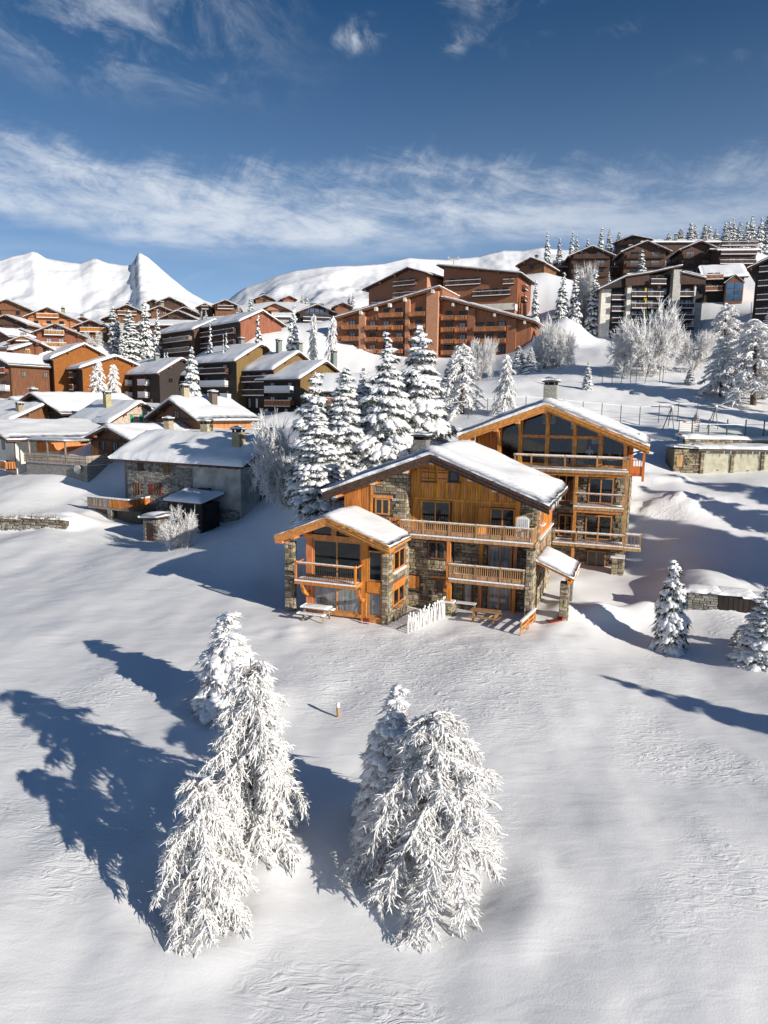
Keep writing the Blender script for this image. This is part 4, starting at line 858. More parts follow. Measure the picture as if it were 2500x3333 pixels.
def icicles(root, p, q, n, seed):
    r = random.Random(seed); P, Q = Vector(p), Vector(q)
    for i in range(n):
        a = P.lerp(Q, r.random()); l = r.uniform(.12, .45); k = MB(); k.tube([a, a - Vector((0, 0, l * .5)), a - Vector((0, 0, l))], [.03, .018, .002], 5); k.build('icicle', 'ice', root)
mat('ice', (0.75, 0.82, 0.88), 0.15, 0.05, 4, 0.0, spec=.6)

# ------------------------------------------------------------------ front chalet
def front_chalet():
    R = thing('front_chalet', 'large stone and golden timber chalet in front, with a glazed gabled wing and snow-covered roof', 'chalet', tuple(HO), -rad(HA))
    mas = Masonry(R)
    prof = [(-14.1, 7.06), (-6.54, 9.92), (1.05, 7.03)]; P = np.array(prof); rl = lambda u: float(np.interp(u, P[:, 0], P[:, 1]))
    # rear body
    m = MB(); m.prism([(-13.0, -1.2), (.05, -1.2), (.05, rl(.05) - .05), (-6.54, 9.86), (-13.0, rl(-13) - .05)], 'y', 1.75, 9.0); m.build('wall', 'wood_gold', R)
    # left upper body: stone bay and boarded bay
    m = MB(); m.prism([(-13.14, 2.5), (-8.6, 2.5), (-8.6, rl(-8.6) - .05), (-13.14, rl(-13.14) - .05)], 'y', .9, 1.74); lb = m.build('wall', 'mortar', R)
    mas.face(lb, (0, .9, 0), 0, -11.03, -8.6, 4.6, 9.3, holes=[(-10.95, -9.72, 5.7, 7.15)], top=lambda u: rl(u) - .1, seed=2, weight=1.3)
    mas.face(lb, (-8.6, .9, 0), math.pi / 2, 0, .84, 4.8, 9.1, seed=3)
    planks(lb, (0, .9, 0), 0, -13.14, -11.05, 5.0, lambda u: rl(u) - .1, .19, 'wood_orange', seed=4)
    hbox(lb, 'corner_post', 'wood_orange', -11.16, -11.0, .80, .9, 4.8, rl(-11.1) - .1)
    fwin(R, -10.82, -9.77, 5.88, 6.98, .86, 2, 'glass'); hbox(R, 'lintel', 'wood_beam', -11.0, -9.6, .78, .95, 7.0, 7.2)
    planks(lb, (0, .82, 0), 0, -9.78, -8.62, 4.95, 5.72, .19, 'wood_orange', seed=41)
    # lower stone wall left of the loggia
    m = MB(); m.box(-8.6, -5.45, .9, 1.74, -1.2, 4.6); lw = m.build('wall', 'mortar', R)
    mas.face(lw, (0, .9, 0), 0, -8.5, -5.45, -.9, 4.6, holes=[(-7.05, -5.73, 3.05, 4.35), (-6.45, -5.75, .88, 1.85), (-8.42, -7.5, .85, 1.85)], seed=5)
    fwin(R, -7.0, -5.78, 3.1, 4.3, .87, 2, 'glass', 'wood_frame'); fwin(R, -6.42, -5.8, .92, 1.78, .87, 1, 'glass', 'wood_frame')
    hbox(R, 'lintel', 'wood_beam', -6.7, -5.46, .79, .92, 1.8, 1.95); hbox(R, 'shutter', 'wood_gold', -8.35, -7.55, .82, .9, .93, 1.8); hbox(R, 'sill', 'slate', -8.45, -7.45, .72, .92, .84, .92); hbox(R, 'shutter', 'wood_gold', -5.78, -5.46, .6, .88, .95, 1.75)
    # loggia back wall
    m = MB(); m.box(-5.45, .04, 1.66, 1.74, -1.2, 4.62); lg = m.build('wall', 'mortar', R)
    mas.face(lg, (0, 1.66, 0), 0, -5.4, 0, -.9, 4.6, holes=[(-3.1, -1.38, 1.9, 4.3), (-3.08, -1.34, -.6, 1.65), (-4.7, -4.0, -.6, 1.6)], seed=6, weight=1.4)
    fwin(R, -3.03, -1.45, 2.1, 4.22, 1.62, 2, 'glass_curtain', 'frame_gold', 'door'); fwin(R, -2.98, -1.42, -.5, 1.5, 1.62, 2, 'glass_curtain', 'frame_gold', 'door'); fwin(R, -4.65, -4.05, -.5, 1.5, 1.62, 1, 'glass_curtain', 'wood_frame', 'door')
    for x in (-3.45, -1.2):
        hbox(R, 'post', 'wood_orange', x - .12, x + .12, 1.2, 1.44, 2.1, 4.6); hbox(R, 'post', 'wood_orange', x - .12, x + .12, 1.2, 1.44, -.8, 1.9)
    hbox(R, 'post', 'wood_orange', -5.47, -5.24, .0, .25, 1.6, 4.6); hbox(R, 'post', 'wood_orange', -5.4, -5.14, .05, .3, .42, 1.9)
    m = MB(); m.box(-5.55, -4.95, -.05, .5, -1.2, .42); pd = m.build('pedestal', 'mortar', R); mas.face(pd, (0, -.05, 0), 0, -5.55, -4.95, -.9, .4, seed=7); mas.face(pd, (-4.95, -.05, 0), math.pi / 2, 0, .55, -.9, .4, seed=8); hbox(pd, 'capstone', 'snow', -5.6, -4.9, -.1, .55, .42, .52)
    # right pillar and side wall
    m = MB(); m.box(-.3, .13, .0, .55, -1.3, 4.36); pl = m.build('pillar', 'mortar', R); mas.face(pl, (0, .0, 0), 0, -.3, .13, -1.1, 4.36, seed=9, weight=1.6); mas.face(pl, (.13, 0, 0), math.pi / 2, 0, .55, -1.1, 4.36, seed=10, weight=1.6); hbox(pl, 'capstone', 'slate', -.38, .22, -.08, .6, 4.36, 4.44)
    m = MB(); m.box(.05, .1, .55, 9.0, -1.2, 4.72); sw = m.build('side_wall', 'mortar', R)
    mas.face(sw, (.1, 0, 0), math.pi / 2, .55, 8.9, -1.0, 4.7, holes=[(2.5, 3.3, 3.0, 4.4), (5.6, 6.6, 2.5, 4.2)], seed=11, weight=.6, m='stone')
    m = MB(); m.box(.05, .1, 1.7, 9.0, 4.75, rl(.05) - .05); su = m.build('side_wall', 'wood_orange', R)
    mas.face(su, (.1, 0, 0), math.pi / 2, 1.7, 2.25, 4.75, 7.2, seed=12)
    planks(su, (.1, 0, 0), math.pi / 2, 2.25, 8.9, 4.8, rl(.1) - .05, .19, 'wood_orange', holes=[(2.8, 3.8, 5.6, 6.8), (5.8, 6.7, 5.6, 6.8)], seed=13)
    swin(R, 2.85, 3.75, 5.65, 6.75, .1); swin(R, 5.85, 6.65, 5.65, 6.75, .1); swin(R, 2.55, 3.25, 3.05, 4.35, .1, 1, 'glass', 'wood_orange'); swin(R, 5.65, 6.55, 2.6, 4.15, .1, 1, 'glass', 'wood_orange')
    hbox(R, 'snow_ledge', 'snow', .1, .3, 2.0, 8.9, 4.74, 4.82); hbox(R, 'snow_ledge', 'snow', .1, .34, 2.75, 3.85, 5.5, 5.6)
    # timber gable
    gb = hbox(R, 'gable_wall', 'wood_dark', -8.55, -1.0, 1.70, 1.749, 4.7, 6.9)
    gtop = lambda u: rl(u) - .12
    planks(gb, (0, 1.70, 0), 0, -8.55, -1.03, 4.8, 6.98, .165, 'wood_gold', holes=[(-7.8, -5.7, 4.7, 6.99), (-3.06, -1.36, 4.7, 6.75)], seed=14)
    planks(gb, (0, 1.68, 0), 0, -8.55, -1.03, 7.1, gtop, .165, 'wood_gold', holes=[(-5.9, -5.18, 8.25, 9.02)], seed=15)
    hbox(gb, 'trim_beam', 'wood_gold', -8.55, -1.03, 1.6, 1.7, 6.98, 7.1)
    mas.face(gb, (0, 1.70, 0), 0, -1.02, .06, 4.75, 7.3, top=lambda u: rl(u) - .1, seed=16, weight=1.4)
    fwin(R, -7.77, -5.73, 4.85, 6.93, 1.66, 2, 'glass', 'wood_gold', 'door'); fwin(R, -3.02, -1.39, 4.85, 6.7, 1.66, 2, 'glass', 'wood_gold', 'door'); fwin(R, -5.9, -5.2, 8.27, 9.0, 1.68, 1, 'glass', 'wood_dark')
    hbox(R, 'sill', 'slate', -6.0, -5.08, 1.5, 1.7, 8.19, 8.26); hbox(R, 'sill', 'slate', -7.85, -6.72, 1.5, 1.7, 8.14, 8.21)
    for x0, x1 in ((-7.75, -7.32), (-7.28, -6.85), (-6.65, -5.95)):
        s_ = hbox(R, 'shutter', 'wood_gold', x0, x1, 1.56, 1.63, 8.28, 9.05 if x0 < -7 else 8.98); hbox(s_, 'hinge', 'wood_dark', x0, x1, 1.545, 1.56, 8.42, 8.47); hbox(s_, 'hinge', 'wood_dark', x0, x1, 1.545, 1.56, 8.82, 8.87)
    m = MB(); m.box(0, .07, -.75, 0, 0, 1.85); s_ = m.build('shutter', 'wood_orange', R); s_.location = (-3.1, 1.62, 4.85); s_.rotation_euler.z = -rad(62)
    hbox(R, 'corner_post', 'wood_orange', -1.36, -1.05, 1.52, 1.7, 4.8, rl(-1.2) - .2)
    # balconies
    timber_balcony(R, -8.72, .06, -.0, 1.68, 4.84, 5.74, [-8.66, -7.1, -5.35, -3.55, -1.75, -.02], right=True, left=True)
    timber_balcony(R, -5.3, -.34, .02, 1.64, 2.1, 3.05, [-5.22, -3.55, -1.9, -.4])
    for i in range(7): hbox(R, 'joist', 'wood_orange', -8.4 + i * 1.38, -8.25 + i * 1.38, .15, 1.6, 4.47, 4.635)
    # roof
    roof_slab(R, prof, 'y', -.55, 9.9, .3, 'wood_verge'); verge(R, [(-14.1, 7.06), (-6.54, 9.92), (1.05, 7.03)], -.6, .3, 'wood_verge')
    slab_snow(R, [(u, z + .3) for u, z in prof], 'y', -.68, 9.95, .5, 71, res=.4)
    for x in (-13.3, -10.6, -8.3, -6.54, -4.0, -2.4, .2):
        z = rl(x) - .02; hbox(R, 'purlin', 'wood_orange', x - .14, x + .14, -.35, 1.65, z - .34, z - .05); hbox(R, 'purlin_cap', 'plaster', x - .16, x + .16, -.39, -.35, z - .36, z - .03)
    slates(R, (1.1, -.5, 7.33), (1.1, 9.8, 7.33), (-1, 0, .38), 17, 36); slates(R, (-14.1, -.62, 7.4), (-6.6, -.62, 10.24), (0, 1, 0), 18, 30); slates(R, (-6.5, -.62, 10.24), (1.05, -.62, 7.36), (0, 1, 0), 19, 30); icicles(R, (1.15, -.4, 7.3), (1.15, 5, 7.3), 16, 1)
    c = chimney_part(R, -8.9, 5.0, rl(-8.9) + .3, 1.5, 'stone_grey', .5)
    # lean-to porch on the right
    pp = [(.1, 3.42), (2.6, 2.42)]; roof_slab(R, pp, 'y', .9, 5.3, .16, 'wood_orange', 'porch_roof'); slab_snow(R, [(u, z + .16) for u, z in pp], 'y', .85, 5.35, .38, 72, 'porch_snow', res=.3)
    hbox(R, 'porch_beam', 'wood_orange', 2.2, 2.4, .95, 5.2, 2.2, 2.42)
    m = MB(); m.box(1.75, 2.25, 1.1, 1.6, -1.6, 2.25); pc = m.build('porch_pillar', 'mortar', R); mas.face(pc, (0, 1.1, 0), 0, 1.75, 2.25, -1.4, 2.2, seed=20); mas.face(pc, (2.25, 1.1, 0), math.pi / 2, 0, .5, -1.4, 2.2, seed=21)
    m = MB(); m.box(1.75, 2.25, 4.4, 4.9, -1.6, 2.25); m.build('porch_pillar', 'stone_grey', R); icicles(R, (2.6, 1, 2.42), (2.6, 5, 2.42), 12, 3)
    # ------------------------------------------------ glazed wing, coordinates shifted by dx dy dz
    dx, dy, dz = -8.39, -3.09, -.48
    def wb(name, m, x0, x1, y0, y1, z0, z1, par=None): return hbox(par or R, name, m, x0 + dx, x1 + dx, y0 + dy, y1 + dy, z0 + dz, z1 + dz)
    def wf(x0, x1, z0, z1, y, nm=1, pane='glass', name='window', fr='frame_gold'): return fwin(R, x0 + dx, x1 + dx, z0 + dz, z1 + dz, y + dy, nm, pane, fr, name)
    wp = [(-7.45, 5.02), (-3.79, 6.46), (.45, 4.93)]; WP = np.array(wp); wl = lambda u: float(np.interp(u, WP[:, 0], WP[:, 1]))
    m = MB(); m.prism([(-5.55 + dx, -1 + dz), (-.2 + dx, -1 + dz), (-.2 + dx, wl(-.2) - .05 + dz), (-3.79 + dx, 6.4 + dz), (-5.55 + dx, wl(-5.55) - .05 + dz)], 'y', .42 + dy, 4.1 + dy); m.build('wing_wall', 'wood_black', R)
    for (x0, x1, zt) in ((-5.78, -5.32, 5.4), (-1.87, -1.45, 5.3)): wb('post', 'wood_orange', x0, x1, .05, .45, -.6, zt)
    wb('beam', 'wood_beam', -5.9, -1.3, -.02, .4, 5.06, 5.38); wb('beam', 'wood_beam', -5.35, -1.85, .0, .38, 2.12, 2.5); wb('sill', 'wood_beam', -5.32, -1.87, .02, .36, .1, .34)
    wf(-5.3, -1.9, .34, 2.1, .2, 2, 'glass_curtain', 'door'); wf(-5.3, -1.9, 2.55, 5.05, .2, 2, 'glass', 'door')
    for (a, b) in ((-5.3, -3.95), (-3.6, -2.0)):
        m = MB(); za, zb_ = wl(a) - .2, wl(b) - .2; m.prism([(a + dx, 5.4 + dz), (b + dx, 5.4 + dz), (b + dx, zb_ + dz), (a + dx, za + dz)], 'y', .2 + dy, .24 + dy); m.build('gable_pane', 'glass', R)
    wb('king_post', 'wood_beam', -3.95, -3.6, -.02, .38, 5.38, 6.3)
    wf(-1.42, -.46, .3, 1.88, .2, 1, 'glass_curtain'); wf(-1.42, -.46, 2.62, 4.6, .2, 1, 'glass'); wb('panel', 'wood_orange', -1.45, -.43, .0, .35, 1.9, 2.6); wb('sill', 'wood_beam', -1.45, -.43, .0, .35, -.4, .3)
    # wing stonework
    def wst(x0, x1, y0, y1, zt, sd, side=True, fm=True):
        m = MB(); m.box(x0 + dx, x1 + dx, y0 + dy, y1 + dy, -1 + dz, zt + dz); p = m.build('pillar', 'mortar', R)
        mas.face(p, (dx, y0 + dy, dz), 0, x0, x1, -.8, zt, seed=sd, weight=2.0)
        if side: mas.face(p, (x1 + dx, y0 + dy, dz), math.pi / 2, 0, y1 - y0, -.8, zt, seed=sd + 1, weight=2.0)
        return p
    wst(-7.3, -6.75, 0, .5, 4.72, 30); wst(-7.1, -6.6, 3.2, 3.7, 5.0, 32); wst(-.42, .0, .0, .5, 4.6, 34, False)
    m = MB(); m.box(-.2 + dx, .0 + dx, .5 + dy, 4.0 + dy, -1 + dz, 4.75 + dz); ws = m.build('wing_side_wall', 'mortar', R)
    mas.face(ws, (dx, dy, dz), math.pi / 2, 0, 3.98, -.8, 4.7, holes=[(.75, 3.05, 3.15, 4.55), (.75, 3.05, .82, 2.45)], seed=36, weight=1.5, m='stone')
    swin(R, .8 + dy, 3.0 + dy, 3.2 + dz, 4.5 + dz, dx, 2, 'glass', 'wood_orange'); swin(R, .8 + dy, 3.0 + dy, .86 + dz, 2.0 + dz, dx, 2, 'glass', 'wood_orange'); hbox(R, 'lintel', 'wood_orange', dx - .02, dx + .09, .6 + dy, 3.2 + dy, 2.0 + dz, 2.42 + dz)
    hbox(R, 'sill', 'snow', dx + .02, dx + .16, .7 + dy, 3.1 + dy, 3.05 + dz, 3.18 + dz)
    rr = random.Random(9)
    for i in range(46):
        y = .75 + 2.35 * (i + .5) / 46; h = rr.uniform(.55, .8); k = MB(); q = Vector((dx + .14 + rr.uniform(0, .22), y + dy, -.1 + dz)); k.tube([q, q + Vector((rr.uniform(-.05, .05), rr.uniform(-.05, .05), h))], [.03, .022], 5); k.build('stake', 'wood_grey', R)
    for i in range(9):
        k = MB(); q = Vector((dx + .1, .9 + i * .25 + dy, .78 + dz)); k.tube([q, q + Vector((.3, rr.uniform(-.1, .1), .02))], .06, 6); k.build('log', 'wood_rail', R)
    # wing balcony and brackets
    timber_balcony(R, -6.05 + dx, -1.8 + dx, -1.0 + dy, .1 + dy, 2.52 + dz, 3.68 + dz, [-6.0 + dx, -1.85 + dx], panel=False, m='wood_orange', metal=True, left=True, right=True)
    for x in (-5.55, -1.65):
        m = MB()
        for t in range(6):
            a, b = t / 6 * math.pi / 2, (t + 1) / 6 * math.pi / 2; m.beam((x + dx, -.95 * math.sin(a) + .0 + dy, 1.4 + .85 * (1 - math.cos(a)) + dz), (x + dx, -.95 * math.sin(b) + dy, 1.4 + .85 * (1 - math.cos(b)) + dz), .18, .22)
        m.build('bracket', 'wood_orange', R)
    # wing roof
    P2 = [(u + dx, z + dz) for u, z in wp]
    roof_slab(R, P2, 'y', -1.05 + dy, 4.0 + dy, .22, 'wood_beam', 'wing_roof'); verge(R, P2, -1.1 + dy, .22, 'wood_beam'); slab_snow(R, [(u, z + .22) for u, z in P2], 'y', -1.15 + dy, 4.0 + dy, .32, 73, 'wing_snow', res=.3)
    for x in (-7.2, -6.3, -3.79, -1.6, .15):
        z = wl(x); wb('purlin', 'wood_orange', x - .13, x + .13, -.85, .3, z - .36, z - .05)
    slates(R, (.46 + dx, -1.0 + dy, 5.13 + dz), (.46 + dx, 3.9 + dy, 5.13 + dz), (-1, 0, .36), 20, 22); slates(R, (-3.79 + dx, -1.16 + dy, 6.66 + dz), (.46 + dx, -1.16 + dy, 5.16 + dz), (0, 1, 0), 21, 18)
    m = MB()
    slates(R, (-.5 + dx, 3.7 + dy, 5.62 + dz), (.4 + dx, 2.9 + dy, 5.32 + dz), (0, 1, .1), 22, 9); slates(R, (-3.0 + dx, 3.85 + dy, 6.5 + dz), (.2 + dx, 3.85 + dy, 5.45 + dz), (0, 1, .1), 23, 14)
    mas.finish(300)
    return R
front_chalet()

# ------------------------------------------------------------------ rear chalet
_m = bpy.data.materials.new('glass_clear'); _m.use_nodes = True; _t = _m.node_tree; _t.nodes.clear(); MATS['glass_clear'] = _m
_tr = N('ShaderNodeBsdfTransparent', _t); _tr.inputs[0].default_value = (0.92, 0.94, 0.94, 1); _gl = N('ShaderNodeBsdfGlossy', _t); _gl.inputs['Roughness'].default_value = 0.03; _fr = N('ShaderNodeFresnel', _t); _fr.inputs[0].default_value = 1.30
_mx = N('ShaderNodeMixShader', _t); _o = N('ShaderNodeOutputMaterial', _t); L(mth('ADD', _fr.outputs[0], 0.015, nt=_t), _mx.inputs[0], _t); L(_tr.outputs[0], _mx.inputs[1], _t); L(_gl.outputs[0], _mx.inputs[2], _t); L(_mx.outputs[0], _o.inputs[0], _t)
mat('skin', (0.55, 0.33, 0.24), 0.6, 0.08, 5, 0.0); mat('hair', (0.05, 0.03, 0.02), 0.7, 0.2, 20, 0.1); mat('cloth_white', (0.72, 0.71, 0.70), 0.9, 0.08, 9, 0.1); mat('cloth_dark', (0.04, 0.045, 0.06), 0.9, 0.2, 9, 0.1)
def skinned(name, pts, edges, m, parent, levels=1):
    me = bpy.data.meshes.new(name); me.from_pydata([p[:3] for p in pts], edges, []); me.materials.append(MATS[m]); o = link(name, me, parent)
    md = o.modifiers.new('skin', 'SKIN'); sv = me.skin_vertices[0].data if me.skin_vertices else None
    if sv is None: me.attributes.new('skin', 'FLOAT', 'POINT'); sv = None
    if sv:
        for v, p in zip(sv, pts): v.radius = (p[3], p[3])
        sv[0].use_root = True
    o.modifiers.new('sub', 'SUBSURF').levels = levels; o.modifiers[-1].render_levels = levels; md.use_smooth_shade = True; return o
def person_inside():
    p = BO + frame_axes(HA)[0] * -3.05 + frame_axes(HA)[1] * 2.9; R = thing('person', 'person in a white top standing behind the glass of the rear chalet gable', 'person', (p[0], p[1], 9.23), -rad(HA))
    pts = [(0, 0, .95, .13), (0, .01, 1.12, .125), (0, .02, 1.32, .15), (0, .01, 1.47, .09), (0, 0, 1.55, .055), (0, -.01, 1.63, .075), (0, -.01, 1.73, .10), (0, 0, 1.80, .06)]; ed = [(i, i + 1) for i in range(7)]
    for sg in (-1, 1):
        b = len(pts); pts += [(sg * .18, .02, 1.42, .065), (sg * .27, .03, 1.14, .048), (sg * .22, -.2, 1.05, .038), (sg * .18, -.30, 1.06, .036)]; ed += [(3, b), (b, b + 1), (b + 1, b + 2), (b + 2, b + 3)]
        for k in range(5): pts.append((sg * (.15 + .018 * k), -.37 + .015 * abs(k - 2), 1.05 + (.02 if k == 0 else 0), .009)); pts.append((sg * (.15 + .018 * k), -.40 + .02 * abs(k - 2), 1.03, .008)); ed += [(b + 3, len(pts) - 2), (len(pts) - 2, len(pts) - 1)]
        b = len(pts); pts += [(sg * .10, 0, .86, .09), (sg * .11, -.01, .48, .06), (sg * .11, .02, .09, .045), (sg * .12, -.15, .04, .035)]; ed += [(0, b), (b, b + 1), (b + 1, b + 2), (b + 2, b + 3)]
    body = skinned('body', pts, ed, 'skin', R)
    skinned('white_top', [(0, 0, .98, .15), (0, .01, 1.14, .145), (0, .02, 1.32, .17), (0, .01, 1.45, .11)] + [(sg * x, y, z, r) for sg in (-1, 1) for x, y, z, r in ((.19, .02, 1.42, .085), (.27, .03, 1.15, .066))], [(0, 1), (1, 2), (2, 3), (3, 4), (4, 5), (3, 6), (6, 7)], 'cloth_white', R)
    skinned('trousers', [(0, 0, .95, .14)] + [(sg * x, y, z, r) for sg in (-1, 1) for x, y, z, r in ((.10, 0, .84, .105), (.11, -.01, .48, .078), (.11, .02, .12, .062))], [(0, 1), (1, 2), (2, 3), (0, 4), (4, 5), (5, 6)], 'cloth_dark', R)
    skinned('hair', [(0, .03, 1.74, .10), (0, .02, 1.80, .095), (0, .07, 1.66, .07)], [(0, 1), (0, 2)], 'hair', R)
person_inside()
def dining_table(x, y, label):
    p = BO + frame_axes(HA)[0] * x + frame_axes(HA)[1] * y; R = thing('dining_table', label, 'table', (p[0], p[1], 9.23), -rad(HA), 'tables inside the rear chalet'); k = MB(); k.prism([(math.cos(q * .524) * .6, math.sin(q * .524) * .6) for q in range(12)], 'z', .72, .77); k.build('top', 'paint_white', R); k = MB(); k.tube([(0, 0, 0), (0, 0, .72)], .05, 8); k.build('leg', 'metal_dark', R)
    p2 = thing('glint_form', 'small yellow lamp on the ' + label.split(' of the')[0], 'lamp', (p[0], p[1], 10.0), 0); k = MB(); k.tube([(0, 0, 0), (0, 0, .25)], .02, 6); k.build('stem', 'metal_dark', p2); k = MB(); k.tube([(0, 0, .22), (0, 0, .48)], [.16, .09], 10); k.build('shade', 'paint_yellow', p2)  # yellow cone on a stem, added in place of a reflection in the glass
dining_table(-1.5, 2.9, 'round table behind the right end pane of the rear gable'); dining_table(-.75, 4.2, 'round table deeper in the room at the right of the rear gable')
def rear_chalet():
    R = thing('rear_chalet', 'taller rear chalet with a fully glazed timber gable and three open balconies', 'chalet', tuple(BO), -rad(HA)); mas = Masonry(R)
    prof = [(-13.05, 11.38), (-6.19, 13.98), (1.45, 10.95)]; P = np.array(prof); rl = lambda u: float(np.interp(u, P[:, 0], P[:, 1]))
    hbox(R, 'wall', 'wood_gold', -12.2, .1, 1.9, 10.5, -1, 9.22)
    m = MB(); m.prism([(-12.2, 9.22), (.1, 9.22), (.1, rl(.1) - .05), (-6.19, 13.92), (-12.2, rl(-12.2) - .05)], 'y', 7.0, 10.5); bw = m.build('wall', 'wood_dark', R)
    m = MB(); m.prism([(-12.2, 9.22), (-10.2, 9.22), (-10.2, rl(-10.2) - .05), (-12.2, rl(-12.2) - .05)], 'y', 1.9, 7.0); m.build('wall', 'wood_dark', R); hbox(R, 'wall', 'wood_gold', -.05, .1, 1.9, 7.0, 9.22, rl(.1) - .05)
    hbox(bw, 'interior_window', 'glass_pale', -3.2, -2.2, 6.95, 6.99, 11.0, 11.6); hbox(bw, 'yellow_panel', 'paint_yellow', -4.9, -3.6, 6.93, 6.98, 10.2, 11.5); hbox(bw, 'interior_window', 'glass_pale', -5.0, -4.6, 6.94, 6.98, 12.2, 12.9)
    pn = hbox(R, 'gable_panel', 'wood_dark', -12.2, -10.2, 1.82, 1.9, 9.0, 11.0); planks(pn, (0, 1.82, 0), 0, -12.2, -10.2, 9.0, lambda u: rl(u) - .1, .2, 'wood_gold', seed=50)
    # glazed gable
    xs = [-10.13, -8.42, -6.28, -4.13, -2.14, -.27]
    for i, x in enumerate(xs):
        hbox(R, 'post', 'wood_beam', x - .16, x + .16, 1.5, 1.86, 9.3, rl(x) - .05)
        m = MB(); m.beam((x, 1.55, rl(x) - 1.3), (x, .6, rl(x) - .35), .2, .2); m.build('brace', 'wood_beam', R)
    hbox(R, 'beam', 'wood_beam', -8.4, -2.1, 1.46, 1.84, 11.62, 11.86)
    for a, b in zip(xs[:-1], xs[1:]):
        up = min(rl(a), rl(b)) - .15 > 12.0 or True; zt = 11.6 if (a > -8.6 and b < -2.0) else min(rl(a), rl(b)) - .2
        w_ = hbox(R, 'glazing', 'wood_beam', a + .16, b - .16, 1.7, 1.8, 9.4, 9.6); m = MB(); m.prism([(a + .15, 9.58), (b - .15, 9.58), (b - .15, min(rl(b) - .2, zt if zt < 11.7 and a > -8.6 and b < -2 else rl(b) - .2)), (a + .15, min(rl(a) - .2, zt if a > -8.6 and b < -2 else rl(a) - .2))], 'y', 1.72, 1.76); m.build('pane', 'glass_clear', w_)
        if a > -8.6 and b < -2.0:
            m = MB(); m.prism([(a + .15, 11.86), (b - .15, 11.86), (b - .15, rl(b) - .2), (a + .15, rl(a) - .2)], 'y', 1.72, 1.76); m.build('pane', 'glass_clear', w_)
    # stonework under
    m = MB(); m.box(-5.6, .1, 1.84, 1.9, -1, 9.0); fw = m.build('front_wall', 'mortar', R)
    mas.face(fw, (0, 1.84, 0), 0, -5.6, .12, .6, 9.0, holes=[(-2.97, -.93, 6.5, 8.7), (-3.05, -.9, 3.6, 5.7), (-2.8, -1.2, 1.3, 2.8), (-5.2, -3.9, 3.6, 5.6), (-5.4, -3.9, 6.5, 8.8)], seed=51, weight=1.4)
    for (a, b, c, d, p) in ((-2.9, -1.0, 6.55, 8.6, 'glass'), (-2.98, -.96, 3.65, 5.6, 'glass'), (-2.72, -1.27, 1.4, 2.72, 'glass'), (-5.1, -4.0, 3.7, 5.5, 'glass'), (-5.3, -4.0, 6.6, 8.7, 'glass')): fwin(R, a, b, c, d, 1.8, 2, p, 'frame_gold', 'door')
    for z in (8.72, 5.72): hbox(R, 'lintel', 'wood_beam', -3.3, -.8, 1.7, 1.9, z, z + .25)
    m = MB(); m.box(.1, .15, 1.9, 10.5, -1, 8.6); sw = m.build('side_wall', 'mortar', R); mas.face(sw, (.15, 0, 0), math.pi / 2, 1.85, 10.4, .8, 8.6, holes=[(4.0, 6.6, 6.6, 8.6)], seed=52, weight=.7)
    su = hbox(R, 'side_wall', 'wood_orange', .1, .15, 1.9, 10.5, 8.62, rl(.15) - .05); planks(su, (.15, 0, 0), math.pi / 2, 1.9, 10.4, 8.62, rl(.15) - .05, .2, 'wood_orange', seed=53)
    swin(R, 4.1, 6.5, 6.7, 8.5, .15, 3, 'glass', 'wood_orange'); hbox(R, 'snow_ledge', 'snow', .15, .4, 4.0, 6.7, 6.5, 6.68)
    sb = hbox(R, 'side_balcony', 'wood_orange', .15, 1.15, 3.4, 6.2, 8.7, 8.95)
    for (x0, x1, y0, y1) in ((1.05, 1.15, 3.4, 6.2), (.16, 1.05, 3.4, 3.5)):
        hbox(sb, 'panel', 'wood_orange', x0, x1, y0, y1, 8.95, 9.5); hbox(sb, 'handrail', 'wood_orange', x0 - .01, x1 + .01, y0 - .01, y1 + .01, 9.95, 10.03)
        n = int(max(x1 - x0, y1 - y0) / .22)
        for i in range(n): baluster(sb, x0 + .05 + (x1 - x0 - .1) * (i + .5) / n, y0 + .05 + (y1 - y0 - .1) * (i + .5) / n, 9.5, .45, 'wood_rail')
    for y in (3.45, 6.1): hbox(sb, 'post', 'wood_orange', 1.0, 1.2, y - .1, y + .1, 8.3, 10.9)
    # balconies and posts
    timber_balcony(R, -8.62, .05, .0, 1.86, 9.32, 10.32, [-8.55, -7.25, -4.65, -2.25, -.02], panel=False, m='wood_rail', metal=True, snowy=.1, left=True, right=True)
    timber_balcony(R, -3.85, -.1, .1, 1.82, 6.48, 7.5, [-3.8, -.2], panel=False, m='wood_rail', metal=True)
    timber_balcony(R, -5.3, .04, .0, 1.82, 3.55, 4.4, [-5.2, -3.5, -1.9, -.02], panel=False, m='wood_rail', metal=True, snowy=.09)
    timber_balcony(R, .1, 1.3, .1, 1.5, 3.5, 4.5, [.15, 1.24], panel=False, m='wood_rail', right=True, snowy=.12, step=.2)
    for (x, z0, z1) in ((-.02, 4.4, 9.1), (-3.72, 1.0, 3.4), (-3.72, 3.6, 9.1)): hbox(R, 'post', 'wood_rail' if x > -1 else 'wood_beam', x - .11, x + .11, .1, .32, z0, z1)
    hbox(R, 'beam', 'wood_beam', -8.6, .0, .12, .4, 8.82, 9.1); hbox(R, 'beam', 'wood_beam', -3.9, -.1, .14, .4, 5.98, 6.27)
    m = MB(); m.box(-.75, .1, .2, 1.2, -1, 2.55); bp = m.build('pier', 'mortar', R); mas.face(bp, (0, .2, 0), 0, -.75, .1, .5, 2.5, seed=54, weight=1.5); mas.face(bp, (.1, .2, 0), math.pi / 2, 0, 1, .5, 2.5, seed=55); hbox(bp, 'capstone', 'snow', -.85, .2, .1, 1.3, 2.55, 2.66)
